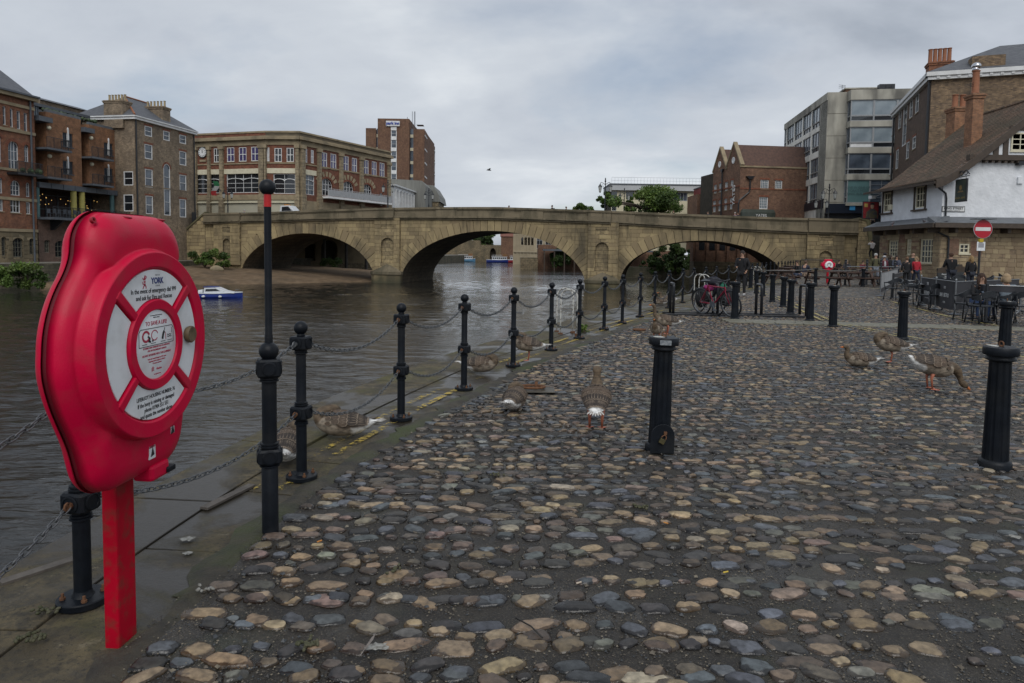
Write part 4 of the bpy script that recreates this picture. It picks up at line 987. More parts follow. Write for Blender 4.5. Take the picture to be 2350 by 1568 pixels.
 # base wall
 for q in((322,1220,362,1312),(400,1227,484,1345)):
  r=rr(*q);F.window(r,M_sframe,G_dark,(3,3),arch=(r[2]-r[0])*.25,depth=.22,lintel=B_pink)
 F.wall(xa,x5+.3,-.15,zd-.25,B_pink,name='base_wall')
 for k in range(4):
  c=xa+1.6+k*4.0;b=MB();b.prism([(0,zd-.25),(-1.7,zd-.25),(-.3,zd-1.3),(0,zd-1.3)],c+.15,axis='x',h0=c-.15);F.part(b,'deck_bracket',M_black,fix=True)
 b=MB();b.box(xa,x5-.01,3.3,12,-.1,zt2-.5);F.part(b,'core',M_core)
 r1_,r2_=Z(445,260),Z(745,300)
apartments()

# ------------------------------------------------------------------ grey brick Georgian house at the bridge end
def georgian():
 base=Vector((-46.6,80.8));cn=Vector((-44.1,80.3))
 root=thing('georgian_house','tall grey brown brick Georgian house with sash windows and two chimneys','building',(cn.x,cn.y,0),LD)
 F=Face(root,cn.x,cn.y,LD);Z=lambda x,y:F.px(*K1(x,y))
 def rr(a,b,c,d):return F.rect(*K1(a,b),*K1(c,d))
 L=Z(1410,700)[0];zt_=Z(1200,402)[1]
 for q in((1050,395,1103,467),(1185,430,1231,498),(1303,459,1350,521)):F.window(rr(*q),M_white,G_blue,(1,2),fw=.1,depth=.08,meet=1,lintel=B_arch)
 for q in((1050,527,1106,633),(1303,577,1352,678),(1053,707,1108,838),(1304,748,1352,866),(1058,900,1110,1032),(1304,925,1351,1056)):F.window(rr(*q),M_white,G_blue,(1,2),fw=.1,depth=.08,meet=1,lintel=B_arch)
 r=rr(1189,668,1236,1042);F.window(r,M_white,G_blue,(1,4),fw=.1,arch=(r[2]-r[0])*.5,depth=.08,lintel=B_arch)
 F.wall(0,L,-1.0,zt_,B_grey)
 w=(cn-base).length;SA=LD-PI/2
 S=Face(root,base.x-6*.98,base.y+6*.191,SA);sl=6+w
 for q in((897,722,966,824),(897,890,967,1012)):S.window(S.rect(*K1(q[0],q[1]),*K1(q[2],q[3])),M_white,G_dark,(1,2),fw=.1,depth=.08,meet=1)
 S.wall(0,sl,-1,zt_,B_grey)
 b=MB();b.box(.35,L,.25,8,-1,zt_-.02);F.part(b,'core',M_core)
 # eaves cornice and hipped slate roof
 F.box(-.3,L+.3,-.3,8.3,zt_+.001,zt_+.28,'cornice',M_white);F.box(-.42,L+.42,-.42,8.4,zt_+.283,zt_+.42,'gutter',M_white)
 zr=F.px(*K1(1000,240),-4)[1];zr=zt_+3.4
 b=MB();a,c=-.4,L+.4;b.add([(a,-.4,zt_+.42),(c,-.4,zt_+.42),(c,8.4,zt_+.42),(a,8.4,zt_+.42),(3.2,4,zr),(L-3.2,4,zr)],[(0,1,5,4),(1,2,5),(2,3,4,5),(3,0,4)]);F.part(b,'roof',M_slate)
 b=MB();b.tube([(-.35,-.35,zt_+.5),(3.2,4,zr+.06)],.12,6);b.tube([(3.2,4,zr+.06),(L-3.2,4,zr+.06)],.1,6);F.part(b,'ridge_tiles',M_pot)
 # chimneys over the side wall and the middle of the roof
 C=Face(root,*F.world(-.2,2.2,0)[:2],SA);r=C.rect(*K1(757,205),*K1(893,315));chimney(root,C,r[0],r[2],-.1,1.3,zt_-1,r[3],B_grey,6,M_ypot)
 C=Face(root,*F.world(5.2,5.0,0)[:2],SA);r=C.rect(*K1(1037,250),*K1(1184,330));chimney(root,C,r[0],r[2],-.1,1.3,zt_-1,r[3],B_grey,6,M_ypot)

 for c in(.1,L-.12):b=MB();b.bar((c,-.12,-1),(c,-.12,zt_),.08,8);F.part(b,'drainpipe',M_black)
 b=MB();b.box(0,L,-.02,.02,Z(1200,850)[1],Z(1200,846)[1]+.06);F.part(b,'band',B_grey)
 b=MB();c=Z(1388,1070);b.box(c[0]-.45,c[0]+.35,-.5,-.42,c[1]-.9,c[1]+.9);F.part(b,'menu_board',M_black)
 # darker roofs behind
 t=thing('rear_house','slate roofed house behind the apartment block and Georgian house','building',(-56,84,0),LD)
 G=Face(t,-56,84,LD);r0,r1=G.px(*K1(445,300)),G.px(*K1(750,300));zz=G.px(*K1(640,290))[1];pk=G.px(*K1(710,240))[1]
 b=MB();b.box(r0[0]-3,r1[0],0,8,0,zz);G.part(b,'wall',B_grey);b=MB();b.prism([(-.3,zz),(4,pk),(8.3,zz)],r1[0]+.2,axis='x',h0=r0[0]-3);G.part(b,'roof',M_slate,fix=True)
georgian()

# ------------------------------------------------------------------ red brick and stone hall with the clock, beyond the bridge
def hall():
 P0,P1,P2,P3=Vector((-48.2,103.8)),Vector((-36.0,100.2)),Vector((-31.1,100)),Vector((-21.4,119.6))
 root=thing('clock_building','red brick and stone corner building with a clock and arched bays','building',(P2.x,P2.y,0),0)
 def fc(a,b):return Face(root,a.x,a.y,math.atan2(b.y-a.y,b.x-a.x)),(b-a).length
 W0,l0=fc(P0,P1);W1,l1=fc(P1,P2);W2,l2=fc(P2,P3)
 zt_=W1.px(*K2(900,212))[1];zE=W1.px(*K2(900,330))[1];zs=W1.px(*K2(900,490))[1];zf1,zf0=W1.px(*K2(900,538))[1],W1.px(*K2(900,583))[1];zb1=W1.px(*K2(900,770))[1];zb0=4.0
 def rr(F,a,b,c,d):return F.rect(*K2(a,b),*K2(c,d))
 wins={0:[(265,360,312,484),(382,352,447,480),(488,350,555,477),(597,345,665,473)],1:[(738,352,760,475),(805,357,870,480),(913,355,978,480)],
 2:[(1073,362,1098,485),(1130,375,1155,492),(1222,397,1274,537),(1305,410,1356,549),(1417,430,1466,566),(1495,447,1540,578),(1597,465,1643,598),(1672,478,1715,608),(1742,490,1785,618)]}
 big={0:[(98,592,318,760),(377,582,672,756)],1:[(795,587,990,764)],2:[(1062,597,1163,773)]}
 for i,(F,L)in enumerate(((W0,l0),(W1,l1),(W2,l2))):
  for q in wins[i]:F.window(rr(F,*q),M_white,G_viol if i!=1 and q[0]>370 else G_dark,(2,2),fw=.1,bw=.1,depth=.1,sill=M_sstone,lintel=None)
  for q in big[i]:
   r=rr(F,*q);o=F.window(r,M_white,G_blue if i==2 else G_dark,(4 if i==0 and q[0]>300 else 2,4),fw=.09,bw=.05,depth=.2)
   b=MB();n=2 if i<2 else 1;w=(r[2]-r[0])/n
   for k in range(n):b.tube([(w*(k+.5)-w*.5*math.cos(PI*t/10),.12,(r[3]-r[1])*.62+.13*(r[3]-r[1])*math.sin(PI*t/10))for t in range(11)],.055,6)
   b.build('arched_glazing_bar',M_white,o)
  if i==2:
   for q in((1212,628,1326,782),(1405,655,1512,802),(1588,680,1676,824)):
    r=rr(F,*q);F.window(r,M_white,G_dark,(4,3),fw=.1,bw=.06,arch=(r[2]-r[0])*.42,depth=.3)
    c=(r[0]+r[2])/2;hw=(r[2]-r[0])/2;ar=(r[2]-r[0])*.42;zc=r[3]-ar
    b=MB()
    for k in range(24):
     a0,a1=PI*k/24,PI*(k+1)/24;b.prism([(c-hw*math.cos(t)*s,zc+ar*math.sin(t)*s)for t,s in((a0,1.0),(a0,1.2),(a1,1.2),(a1,1.0))],.01,axis='y',h0=-.06)
    F.part(b,'brick_arch',B_arch,fix=True)
    for k in range(-3,4):
     a=PI/2+k*.36;b=MB();x0,z0=c+math.cos(a)*hw*1.22,zc+math.sin(a)*ar*1.22;x1,z1=c+math.cos(a)*hw*1.75,zc+math.sin(a)*ar*1.85
     dx,dz=-math.sin(a),math.cos(a);b.prism([(x0-dx*.17,z0-dz*.17),(x0+dx*.17,z0+dz*.17),(x1+dx*.26,z1+dz*.26),(x1-dx*.26,z1-dz*.26)],.01,axis='y',h0=-.07);F.part(b,'arch_keystone',M_sstone,fix=True)
   r=rr(F,1745,760,1770,872);F.window(r,M_white,G_dark,(2,3),depth=.2)
  F.wall(0,L,zb0,zE,B_red2,depth=.4)
  # cream fascia bands, shop level
  if i<2:F.box(.02,L-.02,-.06,.0,zf0,zf1,'fascia',M_cream)
  else:r=rr(F,1062,545,1178,600);F.box(.0,r[2],-.06,0,zf0,zf1,'fascia',M_cream)
  if i<2:
   F.box(.0,L,-.25,.0,zb1-.8,zb1-.05,'stone_band',M_sstone);F.box(.02,L-.02,-.1,.0,zb1-3.4,zb1-.82,'shop_front',mat('shop_cream',(.5,.47,.36),(.44,.42,.33),scale=.5));F.box(.0,L,-.35,.0,zb1-1.25,zb1-1.1,'shop_awning_box',M_cream)
  else:
   F.box(.0,L,-.2,.0,zb1-2.2,zb1-.8,'stone_band',M_sstone);F.box(0,L,-.05,.0,zb0,zb1-2.21,'shop_front',mat('dark_shop',(.06,.055,.05)))
   # entablature and parapet
  e=.02
  F.box(-e,L+e,-.12,.4,zE+.003,zE+.75,'frieze',M_sstone);F.box(-.2,L+.2,-.55,.4,zE+.753,zE+1.1,'cornice',M_sstone);F.box(-.12,L+.12,-.3,.4,zE+1.103,zE+1.3,'cornice',M_sstone)
  F.box(-e,L+e,-.1,.4,zE+1.303,zt_-.15,'parapet',B_red2 if i==0 else mat('sooty_sandstone',(.13,.105,.07),(.09,.075,.05),scale=1.5,rough=.9));F.box(-.06,L+.06,-.2,.5,zt_-.147,zt_+.1,'coping',M_sstone)
  F.box(0,L,-.1,.0,zs-.12,zs+.06,'sill_band',M_sstone)
  # stone pilasters
 def pil(F,a,c,y0=330,yb=770,out=.35):
  s0,s1=F.px(*K2(a,500))[0],F.px(*K2(c,500))[0]
  F.box(s0,s1,-out,.02,zb1-.05,zE-.5,'pilaster',M_pilas);F.box(s0-.12,s1+.12,-out-.12,.02,zE-.497,zE,'capital',M_sstone);F.box(s0-.1,s1+.1,-out-.1,.02,zb0,zb1-.053,'pedestal',M_pilas)
 for a,c in((98,121),(218,240),(325,357)):pil(W0,a,c)
 pil(W0,680,722,out=.5);pil(W1,722,738,out=.5);pil(W1,1000,1030,out=.5);pil(W2,1030,1060,out=.5)
 for a,c in((1183,1212),(1380,1405),(1562,1588),(1808,1830)):pil(W2,a,c)
 # clock
 cx,cz=W0.px(*K2(169,397));b=MB();Mx=Matrix.Translation((cx,-.14,cz))@Matrix.Rotation(PI/2,4,'X')
 r=W0.px(*K2(205,397))[0]-cx
 b.lathe([(r*1.12,-.14),(r*1.12,.03),(r*.98,.06),(r*.96,.02)],32,Mx);o=W0.part(b,'clock_case',mat('dark_bronze',(.05,.055,.05)));d=MB();d.lathe([(r*.95,.0),(r*.95,.03)],32,Mx);d.build('dial',M_white,o)
 h=MB()
 for k in range(12):
  a=PI/6*k;h.box(-.045,.045,.66*r,.87*r,.032,.04,Mx@Matrix.Rotation(a,4,'Z'))
 h.box(-.05,.05,-.1,.45*r,.042,.05,Mx@Matrix.Rotation(R_(4),4,'Z'));h.box(-.035,.035,-.1,.72*r,.052,.06,Mx@Matrix.Rotation(R_(-2),4,'Z'));h.build('hands',M_black,o)
 W0.box(cx-.55,cx+.55,-.12,0,cz-1.9*r,cz-1.5*r,'date_stone',M_sstone)
 # white balcony along the river wing
 r0,r1=W2.px(*K2(1218,840)),W2.px(*K2(1790,860));zb=W2.px(*K2(1500,835))[1]
 W2.box(r0[0],r1[0],-1.5,0,zb,zb+.3,'balcony',M_white);G=Face(root,*W2.world(0,-1.45,0)[:2],W2.ang)
 b=MB();n=24
 for k in range(n):a=r0[0]+(r1[0]-r0[0])*k/n;c=r0[0]+(r1[0]-r0[0])*(k+1)/n;b.box(a+.03,c-.03,-.03,0,zb+.35,zb+1.3);b.box(c-.03,c+.03,-.04,.02,zb+.3,zb+1.4)
 b.box(r0[0],r1[0],-.05,.03,zb+1.4,zb+1.48);G.part(b,'balcony_panel',mat('pale_grey_panel',(.4,.41,.42),(.33,.34,.35)))
 b=MB();b.add([(p.x-P2.x,p.y-P2.y,z)for z in(zb0,zt_-.3)for p in(P0+Vector((.4,.6)),P1+Vector((0,.5)),P2+Vector((-.2,.5)),P3+Vector((-.5,-.2)),Vector((-46,130)))],[(4,3,2,1,0),(5,6,7,8,9)]+[(i,(i+1)%5,5+(i+1)%5,5+i)for i in range(5)]);b.build('core',M_core,root)
B_red2=brick('hall_red_brick',(.27,.085,.042),(.2,.064,.035),(.12,.075,.055),stain=(.10,.045,.03),samt=.5)
M_pilas=brick('pilaster_stone',(.36,.29,.185),(.3,.24,.155),(.1,.085,.06),bw=5,bh=.5,ms=.025,stain=(.12,.1,.07),samt=.7)
hall()

# ------------------------------------------------------------------ hotel tower and low white block
def tower():
 ang=math.atan2(-.03,1);Y=160.0;xr=dp(*K2(2140,400),Y).x;root=thing('hotel_tower','tall brown brick hotel tower with a sign near the roof','building',(xr,Y,0),0)
 F=Face(root,xr,Y,0);Z=lambda x,y:F.px(*K2(x,y))
 def rr(a,b,c,d):return F.rect(*K2(a,b),*K2(c,d))
 xs=[Z(x,300)[0]for x in(1618,1710,1733,2012,2042,2140)];zl,zm,zr=Z(1680,180)[1],Z(1870,104)[1],Z(2090,188)[1];z0=3
 F.wall(xs[0],xs[1],z0,zl,B_darkred)
 C=Face(root,xr,Y-1.2,0)
 for k,(a,c)in enumerate(((192,262),(280,360),(382,462),(475,562),(585,650))):C.window(C.rect(*K2(1842,a),*K2(1893,c)),M_white,G_blue,(1,2),fw=.15,depth=.12)
 C.wall(xs[2],xs[3],z0,zm,B_darkred)
 for y in(186,271,371,468,573):z=C.px(*K2(1867,y))[1];C.box(C.px(*K2(1842,y))[0],C.px(*K2(1893,y))[0],-.06,.1,z-.35,z+.45,'spandrel_panel',M_white)
 b=MB();b.box(xs[2]+.01,xs[3]-.01,-.7,16,z0,zm-.02);b.box(xs[0],xs[1],.3,20,z0,zl-.3);b.box(xs[4],xs[5],.3,20,z0,zr-.3);F.part(b,'core',B_darkred)
 for a,c in((xs[1],xs[2]),(xs[3],xs[4])):
  b=MB();b.quad((a,.5,z0),(c,.5,z0),(c,.5,zl),(a,.5,zl));F.part(b,'window_strip',G_blue);b=MB()
  for k in range(9):z=zl-2-k*3.05;b.box(a,c,.35,.49,z,z+.7)
  F.part(b,'strip_panel',M_cream)
 F.wall(xs[4],xs[5],z0,zr,B_darkred)
 q=dp(*K2(2235,350),187.6);R=Face(root,xr,Y,math.atan2(187.6-Y,q.x-xr));L=math.hypot(q.x-xr,187.6-Y)
 for j in range(7):
  zt_=zr-3.6-j*3.15
  for i in range(6):R.window((1.0+i*(L-1.5)/6,zt_,.8+(i+1)*(L-1.5)/6,zt_+2.0),M_white,G_blue,(2,1),fw=.12,depth=.1)
 R.wall(0,L,z0,zr,B_darkred)
 for j in range(8):R.box(.6,L-.4,-.12,0,zr-1.5-j*3.15,zr-1.2-j*3.15,'floor_band',M_white)
 r=C.rect(*K2(1800,118),*K2(1922,164));C.box(r[0],r[2],-.35,-.02,r[1],r[3],'sign',M_white)
 t=text('park inn',(r[3]-r[1])*1.0,mat('sign_blue',(.02,.05,.32),rough=.4),root,(0,0,0),(PI/2,0,0),ext=.04,bold=.03);t.location=((r[0]+r[2])/2,-1.2-.42,r[1]+.35);t.data.size=(r[3]-r[1])*.78;
 b=MB()
 for x in(1970,2015,2033,2040):c=Z(x,200)[0];b.bar((c,3,zr),(c,3,zm+(2.5 if x>2000 else 1.2)),.06,5)
 b.box(Z(2060,0)[0],Z(2120,0)[0],2,4,zr+1.3,zr+1.36);F.part(b,'rooftop_mast',M_steel)
tower()
def low_block():
 p0,p1=dp(*K2(1862,800),125),dp(*K2(2156,840),150);root=thing('white_office','low white office block with upright fins beside the hotel','building',(p0.x,p0.y,0),0)
 F=Face(root,p0.x,p0.y,math.atan2(p1.y-p0.y,p1.x-p0.x));L=math.hypot(p1.x-p0.x,p1.y-p0.y);zt_=F.px(*K2(1900,704))[1];zw=F.px(*K2(1900,735))[1]
 n=11
 for i in range(n):F.window((1.2+i*(L-1.5)/n,3.4,1.0+(i+1)*(L-1.5)/n,zw),M_white,G_dark,(2,2),fw=.1,depth=.3)
 F.wall(0,L,2.5,zt_,M_white,depth=.5)
 for i in range(n+1):F.box(1.0+i*(L-1.5)/n,1.2+i*(L-1.5)/n,-.35,0,2.5,zw+.1,'fin',M_white)
 F.box(-.1,L+.1,-.4,10,zt_,zt_+.25,'roof_slab',M_white)
 S=Face(root,p0.x-3.5,p0.y-.2,0);S.box(0,3.5,0,5,2.5,zt_,'end_wall',M_white)
 r2=thing('grey_roofed_hall','grey metal roofed hall between the hotel and the white office','building',(dp(*K2(1840,700),140).x,140,0),0)
 G=Face(r2,r2.location.x,140,0);za=G.px(*K2(1900,632))[1];L2=G.px(*K2(2150,700))[0];b=MB();b.prism([(0,3),(L2,3),(L2,za-1.2),(L2-.8,za-.3),(0,za)],12,axis='y');G.part(b,'roof',M_seam,fix=True)
 G2=Face(r2,dp(*K2(2165,760),152).x,152,0);zz=[G2.px(*K2(2200,y))[1]for y in(690,835,900)];L3=G2.px(*K2(2282,800))[0];b=MB();b.prism([(0,zz[1]),(L3,zz[1]),(L3-.3,zz[1]+1.5),(L3-1.6,zz[0]),(0,zz[0]+.1)],14,axis='y');G2.part(b,'mansard',M_seam,fix=True);G2.box(0,L3-.4,.2,12,2,zz[1]-.01,'wall',B_stone)
M_seam=mat('seamed_grey_metal',(.15,.15,.135),(.2,.2,.18),scale=1.2,rough=.65,stretch=(4,4,.3),bump=.05,bscale=1.0)
low_block()
# ------------------------------------------------------------------ right bank buildings
B_ware=brick('warehouse_brick',(.30,.155,.088),(.18,.09,.056),(.14,.10,.075),stain=(.09,.048,.034),samt=.6)
def lean(F,pts,r,m,name='drainpipe',n=8):
 b=MB();b.tube(pts,r,n);return F.part(b,name,m)
def twin_gable():
 c=Vector((30.3,92.0));far=Vector((29.2,100.7));d=(c-far).normalized();root=thing('twin_gabled_warehouse','red brick warehouse with twin gables beside the bridge','building',(c.x,c.y,0),0)
 F=Face(root,far.x,far.y,math.atan2(d.y,d.x));L=(c-far).length;Z=lambda x,y:F.px(*K4(x,y))
 sd=Vector((-d.y,d.x));S=Face(root,c.x,c.y,math.atan2(sd.y,sd.x))
 ze=S.px(*K4(395,800))[1];zp=Z(350,665)[1]
 for row in(((232,935,250,993),(267,925,286,985),(307,915,326,976),(345,905,365,966)),((225,1045,244,1121),(262,1039,281,1114),(302,1030,321,1108),(340,1022,358,1101))):
  for q in row:F.window(F.rect(*K4(q[0],q[1]),*K4(q[2],q[3])),M_white,G_pale,(3,4),fw=.08,depth=.15,sill=M_sstone,lintel=B_arch)
  # windows of the waterside storey seen under the arch
 for i in range(4):F.window((.8+i*2.0,.2,1.7+i*2.0,3.1),M_sframe,G_dark,(2,3),depth=.3,arch=.3)
 F.wall(0,L,-.9,ze,B_ware);F.box(-.15,L,-.2,0,-4,-.9,'stone_base',B_stone)
 for k in range(2):
  a=L*k/2;e=L*(k+1)/2;b=MB();m_=(a+e)/2;b.prism([(a,ze),(e,ze),(m_,zp)],.35,axis='y');F.part(b,'gable',B_ware,fix=True)
  b=MB();b.prism([(a-.1,ze-.1),(m_,zp),(m_,zp+.35),(a-.25,ze+.1)],.45,axis='y',h0=-.1);b.prism([(m_,zp),(e+.1,ze-.1),(e+.25,ze+.1),(m_,zp+.35)],.45,axis='y',h0=-.1);F.part(b,'gable_coping',M_sstone,fix=True)
  b=MB();b.prism([(a,ze),(e,ze),(m_,zp-.05)],15,axis='y',h0=.45);F.part(b,'roof',M_tile,fix=True)
  b=MB();b.lathe([(.45,0),(.45,.06),(.3,.06),(.3,.02)],20,Matrix.Translation((m_,-.01,ze+.9))@Matrix.Rotation(PI/2,4,'X'));F.part(b,'round_window',M_white)
 for q in((551,900,607,962),(543,1018,601,1101),(650,905,700,962)):S.window(S.rect(*K4(q[0],q[1]),*K4(q[2],q[3])),M_white,G_pale,(4,4),fw=.1,depth=.15,sill=M_sstone,lintel=B_arch)
 S.wall(0,15,-3,ze,B_ware);S.box(-.1,15,-.12,.1,ze-.25,ze-.05,'eaves',M_sstone)
 z=S.px(*K4(450,965))[1];S.box(0,15,-.06,.02,z,z+.2,'string_course',B_arch)
 for z in(Z(300,905)[1],Z(300,1010)[1]):F.box(0,L,-.06,.02,z-1.3,z-1.1,'string_course',B_arch)
 a=Z(296,845);lean(F,[(a[0],-.15,a[1]),(a[0],-.15,3)],.1,M_black);b=MB();b.prism([(a[0]-.35,a[1]+.35),(a[0]+.35,a[1]+.35),(a[0]+.15,a[1]-.1),(a[0]-.15,a[1]-.1)],-.05,axis='y',h0=-.3);F.part(b,'hopper',M_black,fix=True)
 p=[S.px(*K4(x,y))for x,y in((476,893),(476,960),(470,985),(405,1040),(397,1060),(395,1135))];lean(S,[(u,-.15,z)for u,z in p],.1,M_black)
 b=MB();u,z=p[0];b.prism([(u-.6,z+.3),(u+.6,z+.3),(u+.2,z-.1),(u-.2,z-.1)],-.05,axis='y',h0=-.35);S.part(b,'hopper',M_black,fix=True)
 u,z=F.px(*K4(377,1078));t=text('YATES',1.0,M_white,root,(0,0,0),(PI/2,0,0),align='LEFT',ext=.02);w=F.world(u,-.12,z)-root.location
 t.location=w;t.rotation_euler=Euler((PI/2,0,F.ang));t.rotation_euler=(Matrix.Rotation(F.ang,3,'Z')@Matrix.Rotation(-PI/2,3,'Y')@Matrix.Rotation(PI/2,3,'X')).to_euler()
 b=MB();b.box(.3,6.5,.3,14,-3,ze-.05);S.part(b,'core',M_core)
 # awning over the bar door
 aw=thing('bar_awning','dark canvas bar awning lettered YATES above the bridge parapet','awning',(S.world(1.2,0,0)[0],S.world(1.2,0,0)[1],0),S.ang)
 A=Face(aw,S.world(0,-.3,0)[0],S.world(0,-.3,0)[1],S.ang);q0,q1=A.px(*K4(412,1140)),A.px(*K4(652,1125));zt_=A.px(*K4(530,1108))[1]
 b=MB();n=10
 for k in range(n):a0,a1=PI*k/n,PI*(k+1)/n;xc=(q0[0]+q1[0])/2;hw=(q1[0]-q0[0])/2;b.quad((xc-hw*math.cos(a0),-.9*math.sin(a0),zt_-.35),(xc-hw*math.cos(a1),-.9*math.sin(a1),zt_-.35),(xc-hw*.9*math.cos(a1),0,zt_+.1),(xc-hw*.9*math.cos(a0),0,zt_+.1));b.quad((xc-hw*math.cos(a0),-.9*math.sin(a0),zt_-1.2),(xc-hw*math.cos(a1),-.9*math.sin(a1),zt_-1.2),(xc-hw*math.cos(a1),-.9*math.sin(a1),zt_-.35),(xc-hw*math.cos(a0),-.9*math.sin(a0),zt_-.35))
 A.part(b,'canopy',mat('green_black_canvas',(.035,.045,.035),(.05,.06,.05),scale=2))
 t=text('YATES',.55,M_white,aw,(0,0,0),(PI/2,0,0),ext=.01);xc=(q0[0]+q1[0])/2;t.location=Matrix.Rotation(-S.ang,3,'Z')@(A.world(xc,-.95,zt_-.95)-aw.location);t.rotation_euler=(PI/2,0,0)
twin_gable()

M_conc=mat('stained_concrete',(.46,.44,.375),(.31,.295,.25),scale=.7,rough=.85,c3=(.075,.073,.068),scale3=.5,amt3=.7,stretch=(1,1,.35))
M_conc2=mat('pale_cladding',(.86,.84,.76),(.76,.74,.67),scale=.8,rough=.7,c3=(.2,.195,.175),scale3=.6,amt3=.5,stretch=(1,1,.4))
M_alu=mat('aluminium_frame',(.36,.375,.385),(.3,.31,.32),rough=.45,metal=.2)
def office():
 c=Vector((38.4,85.0));u=Vector((.144,.9896));root=thing('concrete_office','weathered concrete office block with strip windows on four floors','building',(c.x,c.y,0),0)
 far=c+u*21.3;F=Face(root,far.x,far.y,math.atan2(-u.y,-u.x));L=21.3;sd=Vector((u.y,-u.x));S=Face(root,c.x,c.y,math.atan2(sd.y,sd.x))
 zt_=F.px(*K4(960,342))[1]
 rows=[((710,562,727,668),(733,532,778,655),(785,492,835,622),(843,450,897,585),(905,402,968,548)),((707,708,722,805),(725,685,775,798),(780,650,830,775),(838,617,890,748),(900,577,958,715)),
 ((700,860,715,955),(722,835,765,950),(772,810,822,935),(830,785,883,912),(890,755,948,888)),((690,1005,707,1125),(712,988,757,1115),(765,970,812,1105),(823,950,873,1085),(883,927,940,1070))]
 for row in rows:
  rs=[F.rect(*K4(q[0],q[1]),*K4(q[2],q[3]))for q in row];za=sum(r[1]for r in rs)/5;zb=sum(r[3]for r in rs)/5
  for r in rs:
   h=zb-za;o=F.window((r[0],za+h*.26,r[2],zb),M_alu,G_pale if row is rows[0]else G_blue,(3,1),fw=.07,bw=.07,depth=.15)
   F.window((r[0],za,r[2],za+h*.26-.02),M_alu,rng.choice((G_dark,G_blue,G_blue)),(3,1),fw=.07,bw=.07,depth=.15)
 F.wall(0,L,3,zt_-.9,M_conc2);F.box(0,L-.003,-.06,.3,zt_-.897,zt_,'parapet',M_conc)
 b=MB();b.box(.2,L-.2,.4,14,3,zt_-.5);F.part(b,'core',M_core)
 # plain end wall and projecting glazed bay
 x0=S.px(*K4(1125,600))[0];S.box(0,x0+16,.0,3,3,zt_,'end_wall',M_conc)
 for z in np.arange(zt_-2.6,6,-2.7):S.box(0,x0+.6,-.012,0,z,z+.04,'panel_joint',M_core)
 xb=x0+.25;xe=xb+11.5
 for k,(ya,yb)in enumerate(((350,498),(535,680),(715,862),(897,1058))):
  B=Face(root,*S.world(0,-1.1,0)[:2],S.ang);q0=B.px(*K4((1172,1166,1152,1145)[k],ya));za=B.px(*K4(1250,yb))[1];zb=B.px(*K4(1250,ya+4))[1];xs=q0[0];h=zb-za
  n=4;w=2.62
  for i in range(n):
   a=xs+i*w
   if k<3:
    B.window((a,za+h*.25,a+w-.02,zb),M_alu,(G_pale if(k==0 or(k==1 and i<2))else G_blue),(1,1),fw=.09,depth=.05,hole=False);B.window((a,za,a+w-.02,za+h*.25-.02),M_alu,M_white if(k==1 and i==0)else G_dark,(1,1),fw=.07,depth=.05,hole=False)
   else:B.window((a,za,a+w-.02,zb),M_alu,G_teal if i==0 else G_blue,(1 if i==0 else 2,5 if i else 1),fw=.08,depth=.05,hole=False)
  D=Face(root,*S.world(xb,0,0)[:2],math.atan2(B.world(xs,0,0)[1]-S.world(xb,0,0)[1],B.world(xs,0,0)[0]-S.world(xb,0,0)[0]));wl=math.hypot(B.world(xs,0,0)[1]-S.world(xb,0,0)[1],B.world(xs,0,0)[0]-S.world(xb,0,0)[0])
  D.window((0,za+h*.25,wl-.02,zb),M_alu,G_blue,(1,1),fw=.09,depth=.05,hole=False);D.window((0,za,wl-.02,za+h*.25),M_alu,G_dark,(1,1),fw=.07,depth=.05,hole=False)
  zn=zt_ if k==0 else zprev;b=MB();e=xs+n*w
  b.prism([(xb-.15,0),(xs-.1,-1.22),(e+.1,-1.22),(e+.1,.0)],zn,h0=zb+.003);S.part(b,'concrete_band',M_conc,fix=True);zprev=za-.003
  b=MB();b.prism([(xb+.3,.0),(xs+.2,-.8),(e,-.8),(e,.0)],zb-.05,h0=za);S.part(b,'bay_core',mat('office_interior',(.1,.1,.1),(.05,.05,.05),scale=.6))
 b=MB();b.prism([(xb-.15,0),(xs-.1,-1.22),(e+.1,-1.22),(e+.1,.0)],zprev,h0=zprev-.35);S.part(b,'concrete_band',M_conc,fix=True)
 t=text("LIVE IN ONE OF\nYORK'S MOST\nICONIC BUILDINGS",.5,mat('window_lettering',(.05,.1,.1)),root,(0,0,0),(PI/2,0,0));w_=B.world(xs+1.3,-.02,za+h*.62);t.location=w_-root.location;t.rotation_euler=(PI/2,0,S.ang);t.data.size=.38
 za=S.px(*K4(1000,1132))[1];zb=S.px(*K4(1000,1068))[1];S.box(.05,xe,-1.0,-.6,za,zb,'shop_fascia',mat('navy_fascia',(.012,.018,.032),rough=.35));r=S.rect(*K4(1140,1078),*K4(1177,1112));S.box(r[0],r[2],-1.06,-1.003,r[1],r[3],'fascia_logo',mat('sky_blue_sign',(.05,.3,.6),rough=.4))
 S.box(.05,xe,-.55,-.4,2.5,za-.01,'shop_window',G_dark)
 r=F.rect(*K4(758,1090),*K4(928,1150));F.box(F.px(*K4(757,1120))[0],L,-.12,0,r[1]+.6,r[3]+.4,'side_fascia',MATS['navy_fascia'])
 r=F.rect(*K4(822,348),*K4(950,440));b=MB();b.box(L-9,L-3,3,8,zt_,zt_+1.0);F.part(b,'plant_room',B_darkred);b=MB();b.box(L-9.2,L-2.8,2.8,8.2,zt_+1.0,zt_+1.15);F.part(b,'plant_room_roof',M_conc)
 for x in(1405,1450,1470):u_=S.px(*K4(x,300))[0];b=MB();b.box(u_-.35,u_+.35,1,1.8,zt_,zt_+1.1);S.part(b,'roof_vent',M_black)
